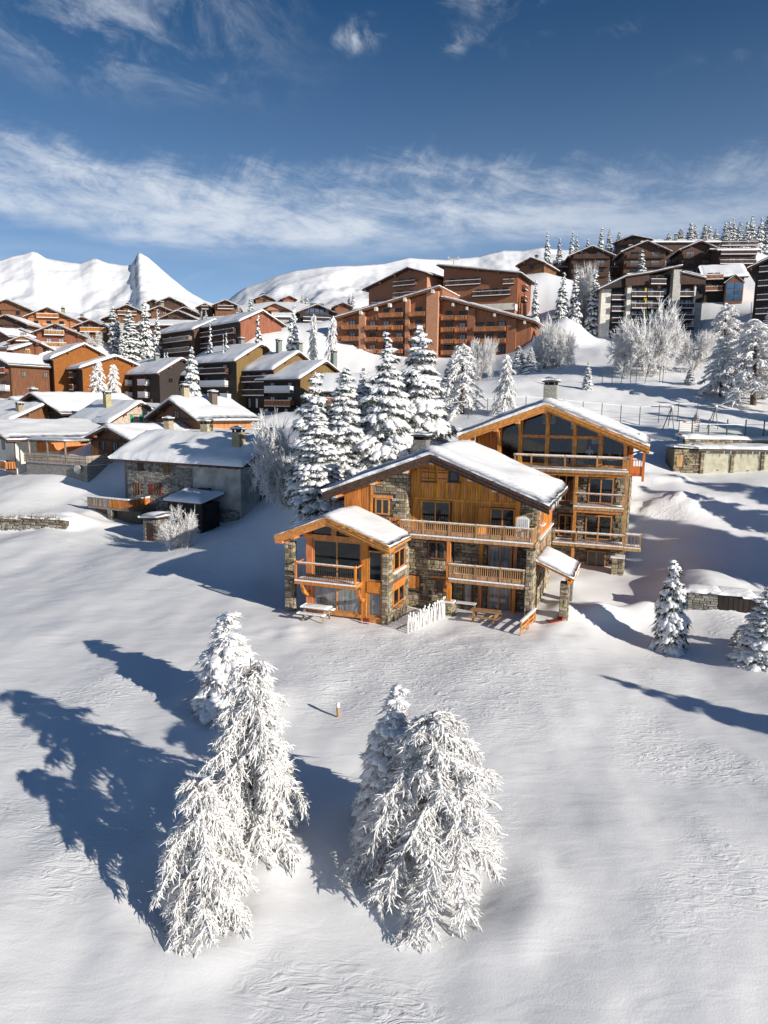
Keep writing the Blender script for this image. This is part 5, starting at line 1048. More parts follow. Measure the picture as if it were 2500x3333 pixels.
    # roof
    roof_slab(R, prof, 'y', -.55, 11.2, .32, 'wood_beam'); verge(R, prof, -.6, .3, 'wood_beam'); slab_snow(R, [(u, z + .32) for u, z in prof], 'y', -.68, 11.25, .5, 81, res=.4)
    for x in (-12.4, -10.13, -8.42, -6.28, -4.13, -2.14, -.27): hbox(R, 'purlin', 'wood_beam', x - .15, x + .15, -.4, 1.8, rl(x) - .4, rl(x) - .03)
    slates(R, (-13.0, -.62, 11.7), (-6.2, -.62, 14.3), (0, 1, 0), 56, 26); slates(R, (-6.1, -.62, 14.3), (1.45, -.62, 11.27), (0, 1, 0), 57, 28); slates(R, (1.5, -.5, 11.27), (1.5, 11.1, 11.27), (-1, 0, .4), 58, 34)
    m = MB(); m.tube([(1.5, -.5, 11.2), (1.45, -.1, 11.05), (.4, .9, 10.75), (.1, 1.0, 10.6)], .06, 6); m.build('gutter_pipe', 'metal_dark', R)
    chimney_part(R, -6.6, 5.0, 13.9, 2.0, 'stone_grey', .55)
    for i in range(2): hbox(R, 'snow_guard', 'metal_dark', .3, .7, 2.5 + 3 * i, 3.1 + 3 * i, 12.05, 12.12)
    mas.finish(300)
rear_chalet()

# ------------------------------------------------------------------ old stone house
def old_house():
    O = OLD['O']; a = OLD['a']; R = thing('old_stone_house', 'old grey stone and patched plaster farmhouse with a thick snow roof and three chimneys', 'house', tuple(O), -rad(a)); mas = Masonry(R); X, Y = frame_axes(a)
    def lf(px, py, yo=0.0):
        q = ray(px, py); P = CAM + q * (((O + Y * yo - CAM) @ Y) / (q @ Y)) - O; return float(P @ X), float(P[2])
    c5 = lambda x, y, yo=0.0: lf(x * .5425, 1240 + y * .5425, yo); w_ = -lf(418, 1600)[0]; h = lf(785, 1520)[1]; d = 9.5
    prof = [(-.7, h - .15), (d * .5, h + 2.5), (d + .7, h - .15)]
    m = MB(); m.prism([(0, -3), (d, -3), (d, h), (d * .5, h + 2.3), (0, h)], 'x', -w_, 0); wl = m.build('wall', 'mortar', R)
    m = MB(); m.box(-w_ * .55, .03, -.05, -.002, -1.2, h - .1); m.build('plaster_patch', 'plaster_old', R); m = MB(); m.box(.002, .05, -.04, d, -1.5, h - .1); m.build('plaster_patch', 'plaster_old', R)
    wins = []
    for (x0, y0, x1, y1, kind) in ((825, 485, 862, 542, 'wood_dark'), (978, 498, 1015, 560, 'wood_mustard'), (808, 608, 845, 680, 'g'), (922, 614, 958, 680, 'g'), (1205, 638, 1255, 708, 'g')):
        u0, z1 = c5(x0, y0); u1, z0 = c5(x1, y1); wins.append((u0, u1, z0, z1))
        if kind == 'g': fwin(R, u0, u1, z0, z1, -.03, 2, 'glass', 'wood_frame')
        else: hbox(R, 'shutter', kind, u0, u1, -.06, .0, z0, z1)
    for (x0, y0, x1, y1, c) in ((897, 616, 920, 680, 'paint_red'), (960, 620, 974, 684, 'paint_red'), (1192, 640, 1205, 710, 'wood_dark'), (1256, 640, 1272, 712, 'wood_dark')):
        u0, z1 = c5(x0, y0); u1, z0 = c5(x1, y1); hbox(R, 'shutter', c, u0, u1, -.12, -.055, z0, z1)
    mas.face(wl, (0, 0, 0), 0, -w_, -w_ * .54, -1.5, h - .1, holes=wins, seed=90, m='stone_grey', hmin=.10, hmax=.22); mas.face(wl, (0, -.05, 0), 0, -w_ * .54, -.1, -1.5, .9, holes=wins, seed=91, m='stone_grey', hmin=.12, hmax=.25, weight=.6)
    mas.face(wl, (0, -.045, 0), 0, -w_ * .54, -w_ * .40, .9, h - .5, holes=wins, seed=92, m='stone_grey', hmin=.12, hmax=.22, weight=.5)
    # lower wing at left
    m = MB(); m.box(-w_ - 2.4, -w_ - .02, 1.8, 8, -3, h - .3); m.build('wing', 'stone_grey', R)
    for (y, z0, z1) in ((3.0, .8, 2.6), (6.2, 3.2, 4.6)): swin(R, y, y + 1.2, z0, z1, .05, 2, 'glass', 'wood_frame')
    swin(R, 6.6, 7.8, -.6, 1.8, .05, 1, 'textile', 'wood_frame')
    prof2 = [(u, z) for u, z in prof]; roof_slab(R, prof2, 'x', -w_ - 1.9, .8, .22, 'wood_verge'); slab_snow(R, [(u, z + .22) for u, z in prof2], 'x', -w_ - 2.0, .9, .55, 91, res=.45)
    for i in range(14): hbox(R, 'rafter', 'wood_brown', -w_ + .4 + i * (w_ - .6) / 13, -w_ + .55 + i * (w_ - .6) / 13, -.6, .0, h - .22, h - .08)
    for (x, y, hh) in ((-w_ * .55, 5.0, 1.4), (-1.9, 2.2, 1.9), (-w_ * .06, 5.6, 1.2)): chimney_part(R, x, y, float(np.interp(y, [p[0] for p in prof], [p[1] for p in prof])) + .2, hh, 'stone', .5)
    # timber deck at the left corner
    u0 = c5(612, 700)[0]; u1 = c5(915, 700)[0]; zd = c5(765, 745)[1] + .2
    dk = hbox(R, 'deck', 'wood_grey', u0 + 1.2, u1 - .4, -3.0, .0, zd - .3, zd); slab_snow(dk, [(-2.9, zd + .01), (-.1, zd + .01)], 'x', u0 + 1.3, u1 - .5, .3, 92, 'deck_snow')
    n = 30
    for i in range(n):
        x = u0 + 1.2 + (u1 - u0 - 1.6) * (i + .5) / n; hbox(dk, 'board', 'wood_orange' if i > n * .55 else 'wood_grey', x - .085, x + .085, -3.08, -3.03, zd - .05, zd + .9)
    for i in range(14):
        y = -3.0 + 3.0 * (i + .5) / 14; hbox(dk, 'board', 'wood_orange', u1 - .42, u1 - .37, y - .085, y + .085, zd - .05, zd + .9)
    k = MB(); k.box(u0 + 1.15, u1 - .35, -3.12, -2.98, zd + .9, zd + 1.06); k.box(u1 - .46, u1 - .32, -3.0, 0, zd + .9, zd + 1.05); k.build('snow_strip', 'snow', dk)
    hbox(R, 'deck_store', 'mortar', u0 + 1.6, u1 + .6, -2.3, .0, -3, zd - .3); k = hbox(R, 'deck_pillar', 'mortar', (u0 + u1) / 2 + .3, (u0 + u1) / 2 + .9, -2.95, -2.4, -3, zd - .3); mas.face(k, (0, -2.95, 0), 0, (u0 + u1) / 2 + .3, (u0 + u1) / 2 + .9, -2.5, zd - .3, seed=94, m='stone_grey')
    m = MB(); m.prism([(math.cos(q * .524) * .5, math.sin(q * .524) * .5 + .2) for q in range(12)], 'y', -.45, -.36); o = m.build('satellite_dish', 'concrete', R); o.location.x = c5(1285, 755)[0]
    mas.finish(220)
    # snow-roofed shed and little stone hut in front of it
    u, z = c5(1120, 835, -3.6); P = O + X * u - Y * 3.6; S = thing('wood_shed', 'small dark shed under a rounded snow cap before the old farmhouse', 'shed', (P[0], P[1], O[2] + z), -rad(a))
    hbox(S, 'wall', 'wood_black', -2.4, 2.0, 0, 2.6, -1.5, 1.7); pr = [(-.4, 1.7), (2.9, 2.3)]; roof_slab(S, pr, 'x', -2.6, 2.2, .12, 'wood_dark'); slab_snow(S, [(q, r + .12) for q, r in pr], 'x', -2.65, 2.25, .6, 95, res=.3)
    u, z = c5(905, 960, -7.0); P = O + X * u - Y * 7.0; S = thing('stone_hut', 'little square stone bread oven hut with snow cap beside the frosted bush', 'hut', (P[0], P[1], P[2] + z - .2), -rad(a)); mm = Masonry(S)
    wl = hbox(S, 'wall', 'mortar', -.9, .9, 0, 1.8, -1.5, 2.3); mm.face(wl, (0, 0, 0), 0, -.9, .9, -1, 2.3, holes=[(-.5, .4, .2, 1.9)], seed=96, m='stone_grey'); mm.face(wl, (.9, 0, 0), math.pi / 2, 0, 1.8, -1, 2.3, seed=97, m='stone_grey'); hbox(S, 'door', 'wood_dark', -.5, .4, -.05, .0, .2, 1.9)
    roof_slab(S, [(-1.2, 2.3), (1.2, 2.5)], 'y', -.3, 2.1, .12, 'slate'); slab_snow(S, [(-1.2, 2.42), (1.2, 2.62)], 'y', -.35, 2.15, .45, 98, res=.3); mm.finish(120)
old_house()
# ------------------------------------------------------------------ trees
def octa2():
    v = [(1, 0, 0), (-1, 0, 0), (0, 1, 0), (0, -1, 0), (0, 0, 1), (0, 0, -1)]; f = [(0, 2, 4), (2, 1, 4), (1, 3, 4), (3, 0, 4), (2, 0, 5), (1, 2, 5), (3, 1, 5), (0, 3, 5)]
    v = [np.array(q, float) for q in v]; mid = {}; out = []
    def md(a, b):
        k = (min(a, b), max(a, b))
        if k not in mid: p = v[a] + v[b]; v.append(p / np.linalg.norm(p)); mid[k] = len(v) - 1
        return mid[k]
    for a, b, c in f:
        x, y, z = md(a, b), md(b, c), md(c, a); out += [(a, x, z), (x, b, y), (z, y, c), (x, y, z)]
    return np.array(v), np.array(out)
OV, OF = octa2()
LV = OV[:6]; LF = np.array([(0, 2, 4), (2, 1, 4), (1, 3, 4), (3, 0, 4), (2, 0, 5), (1, 2, 5), (3, 1, 5), (0, 3, 5)])
def lumps(C_, D, S, rs, low=False, jit=.16):
    """ellipsoids at C_, long axis D, radii S (n,3)"""
    T, F_ = (LV, LF) if low else (OV, OF); n = len(C_); D = D / (np.linalg.norm(D, axis=1, keepdims=True) + 1e-9)
    up = np.tile([0, 0, 1.0], (n, 1)); Sd = np.cross(D, up); Sd /= np.linalg.norm(Sd, axis=1, keepdims=True) + 1e-6; Un = np.cross(Sd, D)
    A = np.stack([D * S[:, :1], Sd * S[:, 1:2], Un * S[:, 2:3]], 1)
    V = C_[:, None] + np.einsum('vk,nkj->nvj', T, A) * (1 + rs.uniform(-jit, jit, (n, len(T), 1)))
    return V.reshape(-1, 3), (F_[None] + (np.arange(n) * len(T))[:, None, None]).reshape(-1, 3)
def tubes(P, r, m=3):
    n, k, _ = P.shape; T = np.gradient(P, axis=1); T /= np.linalg.norm(T, axis=2, keepdims=True) + 1e-9
    ref = np.where(np.abs(T[..., 2:3]) > .9, np.array([1.0, 0, 0]), np.array([0, 0, 1.0])); A = np.cross(T, ref); A /= np.linalg.norm(A, axis=2, keepdims=True) + 1e-9; B_ = np.cross(T, A)
    a = np.arange(m) * 2 * math.pi / m; V = P[:, :, None] + r[:, :, None, None] * (A[:, :, None] * np.cos(a)[None, None, :, None] + B_[:, :, None] * np.sin(a)[None, None, :, None])
    I = np.arange(n * k * m).reshape(n, k, m); J = np.roll(I, -1, 2)
    return V.reshape(-1, 3), np.stack([I[:, :-1], J[:, :-1], J[:, 1:], I[:, 1:]], -1).reshape(-1, 4)
def spikes(P, D, w_, rs):
    n = len(P); s = np.cross(D, rs.normal(size=(n, 3))); s /= np.linalg.norm(s, axis=1, keepdims=True) + 1e-9
    V = np.stack([P - s * w_, P + s * w_, P + D], 1).reshape(-1, 3); return V, np.arange(3 * n).reshape(n, 3)
def join(parts):
    V = []; F_ = []; o = 0
    for v, f in parts: V.append(v); F_.append(f + o); o += len(v)
    return np.concatenate(V), F_
def finish(name, parts, m, smooth=True):
    V, F_ = join(parts); me = np_mesh(name, V, F_); shade(me, smooth); me.materials.append(MATS[m]); return me
def trunk_mesh(H, r, seed):
    rs = np.random.RandomState(seed); z = np.linspace(-.8, H * .97, 9); P = np.c_[rs.normal(0, .02 * H / 10, 9), rs.normal(0, .02 * H / 10, 9), z][None]
    return finish('trunk', [tubes(P, (r * (1 - .93 * np.clip(z, 0, H) / H))[None], 8)], 'bark')
def spruce(seed, H=10.0, R=2.1, lev=30, nb=8, low=False, snow=1.0, green='needles'):
    rs = np.random.RandomState(seed); C_ = []; D = []; S = []; NP = []; ND = []; BP = []; BR = []
    zs = H * (.05 + .92 * (np.linspace(0, 1, lev) ** .88))
    for li, z in enumerate(zs):
        f = 1 - z / H; n = max(4, int(nb * (.55 + .6 * f))); ph0 = rs.uniform(0, 6.28)
        for b in range(n):
            ph = ph0 + 6.283 * b / n + rs.normal(0, .16); L_ = (R * f ** .80 + .1) * rs.uniform(.58, 1.18); z_ = z + rs.normal(0, .26); up = .28 - .45 * f + rs.normal(0, .07); dr = .22 + .32 * f + rs.uniform(-.06, .08)
            hd = np.array([math.cos(ph), math.sin(ph), 0]); sd = np.array([-hd[1], hd[0], 0])
            pt = lambda s: hd * L_ * s * (1 - .08 * s) + np.array([0, 0, z_ + L_ * (up * s - dr * s ** 1.9)])
            tg = lambda s: hd * L_ + np.array([0, 0, L_ * (up - 1.9 * dr * s ** .9)])
            BP.append([pt(s) for s in (0, .4, .8)]); BR.append([.05 * f + .01, .03 * f + .008, .008])
            k = max(2, int((2 if low else 2 + L_ * 1.5)))
            for i in range(k):
                s = .32 + .66 * (i + rs.uniform(0, .7)) / k; wd = .36 * L_ * math.sin(min(1, s) ** .9 * 2.7) + .03
                for q in ((-1, 0, 1) if L_ > .55 else (0,)):
                    if q and rs.rand() < .12: continue
                    p = pt(s) + sd * q * wd * rs.uniform(.7, 1.1) + np.array([0, 0, -.10 * abs(q) * L_ * .6]); t = tg(s); t = t / np.linalg.norm(t) + sd * q * .55; t[2] -= .18 * abs(q)
                    a = (.17 + .115 * L_) * rs.uniform(.7, 1.3) * (1.35 if low else 1.0)
                    if rs.rand() < .94 * snow: C_.append(p + np.array([0, 0, .05])); D.append(t); S.append((a * 1.1, a * .66, a * .44))
                    for e in range(3 if low else 7):
                        dd = t / np.linalg.norm(t) * rs.uniform(.3, 1.0) + sd * rs.normal(0, .5) + np.array([0, 0, -rs.uniform(.25, .9)]); NP.append(p + rs.normal(0, .05, 3)); ND.append(dd * a * rs.uniform(1.0, 1.7))
                    if not low and q == 0 and rs.rand() < .7:       # hanging fingers of snow at the sides
                        for e in (-1, 1): C_.append(p + sd * e * a * .8 + np.array([0, 0, -a * .3])); D.append(sd * e * .6 + hd * .4 + np.array([0, 0, -.8])); S.append((a * .5, a * .22, a * .22))
            for e in range(3): NP.append(pt(.2 + .1 * e)); ND.append(hd * .3 * L_ + sd * rs.normal(0, .2) * L_ + np.array([0, 0, -.2 * L_]))
    for e in range(5): C_.append(np.array([0, 0, H * (.955 + .012 * e)])); D.append(np.array([rs.normal(0, .3), rs.normal(0, .3), 1])); S.append((.10, .055 - .007 * e, .05 - .006 * e))
    C_, D, S, NP, ND = map(np.array, (C_, D, S, NP, ND)); sn = [lumps(C_, D, S, rs, low, .22)]
    if not low:         # ragged fingers along the edges of every snow pad
        k = 5; Dn = D / np.linalg.norm(D, axis=1, keepdims=True); i = np.repeat(np.arange(len(C_)), k); r2 = rs.normal(0, 1, (len(i), 3)); r2[:, 2] = -np.abs(r2[:, 2]) * .7 - .15; r2 /= np.linalg.norm(r2, axis=1, keepdims=True)
        dd = Dn[i] * rs.uniform(-.2, .9, (len(i), 1)) + r2; dd /= np.linalg.norm(dd, axis=1, keepdims=True); a = S[i, 0:1]
        sn.append(lumps(C_[i] + dd * a * rs.uniform(.45, .85, (len(i), 1)), dd, np.c_[a * rs.uniform(.35, .6, a.shape), a * .17, a * .15], rs, True, .1))
        k = 7; i = np.repeat(np.arange(len(C_)), k); q = rs.normal(0, 1, (len(i), 3)); q[:, 2] -= .5; q /= np.linalg.norm(q, axis=1, keepdims=True); a = S[i, 0:1]
        sn.append(spikes(C_[i] + q * a * np.array([.6, .6, .35]), q * a * rs.uniform(.35, .7, a.shape), .018, rs))
    return dict(trunk=trunk_mesh(H, .17, seed), crown=finish('crown', [spikes(NP, ND, .055 if not low else .11, rs), tubes(np.array(BP), np.array(BR), 3)], green, False), snow=finish('crown_snow', sn, 'snow'), H=H, R=R)
def larch(seed, H=7.0, R=2.3, nb=52, ns=7.0, nt=4, fat=1.0, twig='frost_twig'):
    rs = np.random.RandomState(seed); B1 = []; R1 = []; C_ = []; D = []; S = []; P2 = []; R2 = []; P3 = []; R3 = []; P4 = []; R4 = []
    for i in range(nb):
        f = i / nb; z = H * (.14 + .82 * f ** .95); g = 1 - z / H; ph = i * 2.39996 + rs.normal(0, .3); L_ = (R * (g * 1.12) ** .72 + .22) * rs.uniform(.72, 1.12); dr = rs.uniform(.55, .85) * (.75 + .5 * g); up = rs.uniform(.05, .25) + .35 * f
        hd = np.array([math.cos(ph), math.sin(ph), 0]); sd = np.array([-hd[1], hd[0], 0]); wob = rs.normal(0, .10)
        pt = lambda s: hd * L_ * (s - .16 * s * s) + sd * L_ * wob * s * s + np.array([0, 0, z + L_ * (up * s - dr * s * s)])
        B1.append([pt(s) for s in np.linspace(0, 1, 7)]); R1.append(np.linspace(.055, .018, 7) * fat)
        for s in np.linspace(.22, 1.0, max(3, int(L_ * 6))):
            p = pt(s); t = pt(min(1.02, s + .02)) - p; t = t / np.linalg.norm(t); a = rs.uniform(.07, .14) * fat * (1.1 - .35 * s); C_.append(p + np.array([0, 0, .03])); D.append(t); S.append((a * 1.5, a * .75, a * .6))
        n = max(3, int(ns * L_ * 2))
        for k in range(n):
            s = rs.uniform(.12, 1.0); p = pt(s); q = rs.choice([-1, 1]); ln = rs.uniform(.28, .72) * (.55 + .5 * g) * (1.15 - .4 * s)
            d0 = hd * rs.uniform(.15, .8) + sd * q * rs.uniform(.2, .9) + np.array([0, 0, -rs.uniform(-.1, .5)]); d0 /= np.linalg.norm(d0)
            pts = np.array([p + d0 * ln * e + np.array([0, 0, -ln * .75 * e * e]) for e in (0, .33, .66, 1)])
            P2.append(pts); R2.append(np.array([.026, .034, .028, .010]) * fat * rs.uniform(.8, 1.3))
            for j in range(nt):
                e = rs.uniform(.2, 1.0); b = p + d0 * ln * e + np.array([0, 0, -ln * .75 * e * e]); dd = d0 * .5 + rs.normal(0, .5, 3) + np.array([0, 0, -.75]); dd /= np.linalg.norm(dd); l2 = rs.uniform(.10, .26)
                P3.append(np.array([b, b + dd * l2 * .55, b + dd * l2 + np.array([0, 0, -.03])])); R3.append(np.array([.016, .026, .008]) * fat * rs.uniform(.8, 1.3))
            for _ in range(2):
                dd = rs.normal(0, 1, 3); dd[2] = -abs(dd[2]); dd /= np.linalg.norm(dd); P4.append(np.array([p, p + dd * .15, p + dd * rs.uniform(.2, .4)])); R4.append(np.array([.012, .010, .005]))
    C_, D, S = map(np.array, (C_, D, S)); Q = np.array(P2); k = 14; i = np.repeat(np.arange(len(Q)), k); e = rs.uniform(.1, 1, (len(i), 1)); b = Q[i, 0] * (1 - e) + Q[i, 3] * e + (Q[i, 1] - Q[i, 0] * .67 - Q[i, 3] * .33) * 2 * e * (1 - e)
    q = rs.normal(0, 1, (len(i), 3)); q[:, 2] -= .6; q /= np.linalg.norm(q, axis=1, keepdims=True); fz = spikes(b, q * rs.uniform(.07, .20, e.shape), .008, rs)
    return dict(trunk=trunk_mesh(H, .16, seed), crown=finish('crown', [tubes(np.array(B1), np.array(R1) * .7, 4), tubes(np.array(P4), np.array(R4), 3)], twig), snow=finish('crown_frost', [tubes(np.array(P2), np.array(R2), 4), tubes(np.array(P3), np.array(R3), 4), lumps(C_, D, S, rs), fz], 'frost'), H=H, R=R)
def frost_tree(seed, H=6.0, R=3.0, stems=6, thick=1.0, spread=.55):
    rs = np.random.RandomState(seed); par = []
    for i in range(stems):
        ph = 6.283 * i / stems + rs.normal(0, .3); d = np.array([math.cos(ph) * spread, math.sin(ph) * spread, 1.0]) + rs.normal(0, .1, 3); par.append((np.array([math.cos(ph), math.sin(ph), 0]) * .15, d / np.linalg.norm(d), H * rs.uniform(.38, .62)))
    lv = []
    for l in range(4):
        cur = []; nxt = []; ks = (9, 8, 9, 0)[l]
        for (p, d, ln) in par:
            e = rs.normal(0, .12, 3); pts = np.array([p + d * ln * s + e * ln * s * s + np.array([0, 0, .08 * ln * s * s]) for s in (0, .33, .66, 1)]); cur.append(pts)
            for k in range(ks):
                s = rs.uniform(.3, 1.0); b = p + d * ln * s + e * ln * s * s; ro = b * np.array([1, 1, 0]); ro = ro / (np.linalg.norm(ro) + .3); dd = d * .75 + ro * (.55 if l < 2 else .25) + rs.normal(0, .58, 3) + np.array([0, 0, .05]); nxt.append((b, dd / np.linalg.norm(dd), ln * rs.uniform(.45, .72)))
        lv.append(np.array(cur)); par = nxt
    rr = [(.06, .04), (.042, .028), (.034, .022), (.026, .012)]
    R_ = [np.tile(np.linspace(a, b, 4), (len(p), 1)) * thick for p, (a, b) in zip(lv, rr)]
    sc_ = R / max(.1, np.percentile(np.hypot(lv[3][..., 0], lv[3][..., 1]), 97)); hz = H / np.percentile(lv[3][..., 2], 99)
    for p in lv: p[..., :2] *= sc_; p[..., 2] *= hz
    return dict(trunk=finish('trunk', [tubes(lv[0], R_[0], 5)], 'frost_brown'), crown=finish('crown', [tubes(lv[1], R_[1], 4), tubes(lv[2][::2], R_[2][::2], 3)], 'frost_twig'), snow=finish('crown_frost', [tubes(lv[2][1::2], R_[2][1::2], 3), tubes(lv[3], R_[3], 3)], 'frost'), H=H, R=R)
V_S = [spruce(1, lev=21, nb=8), spruce(2, R=1.9, lev=19, nb=8), spruce(3, R=2.3, lev=23, nb=9)]; S3 = spruce(4, R=2.4, lev=18, nb=8)
V_L = [spruce(11, lev=18, nb=7, low=True, R=1.9), spruce(12, lev=16, nb=7, low=True, R=1.7), spruce(13, lev=19, nb=7, low=True, R=1.6)]
V_LA = [larch(21, 9.0, 2.4, 60, 6, 3, 1.5), larch(22, 9.0, 2.6, 56, 6, 3, 1.6)]
V_LB = [larch(25, 9.0, 2.6, 50, 7, 3, 1.5, 'frost_brown')]
V_F = [frost_tree(31, 6, 3.2, 9, 1.0, .75), frost_tree(32, 6, 2.6, 7, 1.0, .5), frost_tree(33, 5, 2.8, 9, .9, .9)]
_tn = [0]
def put(v, x, y, H, width, label, name='spruce_tree', group=None, rot=None, z=None, cat='tree'):
    _tn[0] += 1; r = random.Random(_tn[0]); z = ground_z(x, y) if z is None else z
    T = thing(name, label, cat, (x, y, z - .05), rot if rot is not None else r.uniform(0, 6.28), group); T.rotation_euler.x = r.uniform(-.035, .035); T.rotation_euler.y = r.uniform(-.035, .035)
    sz = H / v['H']; sx = width / (2 * v['R']); wy = r.uniform(.92, 1.09)
    for k in ('trunk', 'crown', 'snow'): link(v[k].name.split('.')[0], v[k], T, None, None, (sx * wy, sx / wy, sz))
    return T
def on_ground(px, py):
    ts = np.concatenate([np.arange(12, 60, .15), np.arange(60, 170, .5)]); P = CAM + ts[:, None] * ray(px, py)
    g_ = gz(P[:, 0], P[:, 1]) + bumps(P[:, 0], P[:, 1]); k = np.argmax(P[:, 2] < g_); return P[k]
def foot(v, px, pyB, pyT, wpx, label, name, group=None):
    p = on_ground(px, pyB); t = float((p - CAM) @ _F); z = ground_z(p[0], p[1]); d = ray(px, pyT); H = CAM[2] + p[1] / d[1] * d[2] - z
    return put(v, p[0], p[1], H, wpx * t / FOC, label, name, group, None, z)
def tree(v, px, pyB, pyT, wpx, t, label, name='spruce_tree', group=None, rot=None):
    p = at(px, pyB, t); z = ground_z(p[0], p[1]); top = at(px, pyT, t)[2]
    return put(v, p[0], p[1], max(.8, top - z), wpx * t / FOC, label, name, group, rot, z)
S0, S1, S2 = V_S; A0, A1, A2 = V_L; LA, LB_ = V_LA; LW = V_LB[0]; D0, D1, D2 = V_F
# cluster behind the front chalet
g = 'snow-laden spruces behind the front chalet'
for v, px, pb, ptp, wx, t, lb in ((S0, 1015, 1600, 1214, 215, 64, 'leftmost tall spruce of the cluster behind the front chalet'), (S1, 1045, 1650, 1330, 250, 58.5, 'lowest front spruce of the cluster, its branches over the left eave of the chalet'),
        (S2, 1122, 1580, 1204, 235, 64, 'second tall spruce of the cluster with a forked top'), (S1, 1188, 1500, 1208, 130, 73, 'thin spruce peeping out between the cluster trees'),
        (S3, 1266, 1560, 1108, 265, 64, 'third spruce of the cluster, broad and left of the tallest'), (S2, 1368, 1540, 1074, 260, 67, 'tallest spruce of the cluster, next to the snow-capped chimney')): tree(v, px, pb, ptp, wx, t, lb, group=g)
# central slope
for v, px, pb, ptp, wx, t, lb, nm in ((LA, 1505, 1350, 1110, 175, 85, 'tall white frosted larch standing left of the rear chalet roof', 'larch_tree'), (S1, 1468, 1300, 1150, 110, 92, 'snowy spruce half behind the white frosted larch', 'spruce_tree'), (LB_, 1640, 1350, 1145, 100, 86, 'narrow snow-draped larch just above the rear chalet roof apex', 'larch_tree'),
        (S0, 1688, 1215, 1125, 60, 112, 'left of two short spruces below the rust building', 'spruce_tree'), (S2, 1728, 1212, 1132, 58, 112, 'right of two short spruces below the rust building', 'spruce_tree'), (S1, 1912, 1268, 1178, 44, 100, 'lone little spruce on the open snow slope', 'spruce_tree'),
        (S0, 2245, 1252, 1192, 44, 102, 'little spruce below the frosted trees at right', 'spruce_tree'), (S1, 2265, 1378, 1335, 30, 80, 'tiny spruce beside the swing frame', 'spruce_tree'), (LW, 2350, 1175, 978, 190, 118, 'tan frosted weeping tree left of the big larch', 'larch_tree'), (LA, 2345, 1292, 1090, 190, 98, 'grey shaded larch in front of the weeping tree', 'larch_tree'),
        (LB_, 2450, 1320, 1025, 330, 95, 'big frosted larch at the right edge on the slope', 'larch_tree'), (S2, 2500, 1140, 1000, 90, 130, 'spruce cut by the right edge behind the big larch', 'spruce_tree')): foot(v, px, pb, ptp, wx, lb, nm)
for v, px, pb, ptp, wx, t, lb in ((D0, 2105, 1220, 1015, 225, 104, 'big round frosted tree in front of the dark six-storey block'), (D1, 2255, 1210, 1085, 140, 106, 'smaller fan-shaped frosted tree right of the big round one'), (D2, 1770, 1200, 1062, 120, 112, 'left frosted bushy tree beside the rust building'), (D0, 1815, 1195, 1052, 120, 116, 'right frosted bushy tree beside the rust building'), (D1, 2030, 1215, 1115, 90, 100, 'low frosted shrub at the foot of the big round tree'),
        (D2, 925, 1650, 1385, 210, 66, 'grey frosted bare tree in the shade beside the old farmhouse'), (D2, 577, 1785, 1668, 120, 62, 'white frosted bush beside the little stone hut'), (D1, 1560, 1240, 1110, 90, 100, 'thin frosted tree behind the white larch'), (D1, 1900, 1005, 880, 70, 176, 'bare frosted tree among the spruces under the hotel'), (D2, 297, 1150, 1085, 70, 180, 'bare twiggy tree right of the orange apartments')): (foot(v, px, pb, ptp, wx, lb, 'frosted_tree') if t < 120 else tree(v, px, pb, ptp, wx, t, lb, 'frosted_tree'))
g = 'spruces under the hilltop hotel'
for i, (px, pb, ptp, wx, lb) in enumerate(((1743, 1012, 914, 36, 'narrow spruce against the right wall of the rust building'), (1825, 1010, 895, 58, 'spruce left of the bare tree under the hotel'), (1873, 1015, 880, 50, 'tall spruce directly left of the bare tree under the hotel'), (1937, 1015, 886, 66, 'spruce right of the bare tree under the hotel'), (1983, 930, 888, 26, 'small spruce beside the roof edge of the dark six-storey block'), (2088, 905, 815, 50, 'single spruce standing before the middle hotel gable'))): tree((A0, A1, A2)[i % 3], px, pb, ptp, wx, 172 if px < 1960 else 190, lb, group=g)
g = 'spruces on the skyline'
for i, (x, y0, y1) in enumerate(((170, 350, 168), (245, 350, 198), (325, 340, 163), (362, 330, 190), (440, 290, 208), (520, 290, 128), (578, 290, 146), (640, 230, 158), (665, 230, 180))): tree((A1, A2, A0)[i % 3], 1700 + x * .4822, 680 + (y0 + 40) * .4822, 680 + y1 * .4822, 32, 262, 'snow-covered spruce on the skyline left of the hotel roofs', group='skyline spruces left of the hotel')
for i, (x, y0, y1) in enumerate(((990, 190, 165), (1065, 190, 133), (1130, 190, 98), (1160, 190, 110), (1225, 190, 108), (1262, 190, 115), (1305, 200, 140), (1360, 240, 100), (1388, 240, 86), (1420, 240, 78), (1458, 240, 88), (1505, 250, 90), (1533, 250, 60), (1560, 250, 110), (1595, 260, 68), (1630, 260, 60), (1648, 270, 22), (1680, 270, 60), (1720, 270, 40))): tree((A1, A2, A0)[i % 3], 1700 + x * .4822, 680 + (y0 + 40) * .4822, 680 + y1 * .4822, 40, 268, 'snow-covered spruce on the skyline right of the hotel roofs', group='skyline spruces right of the hotel')
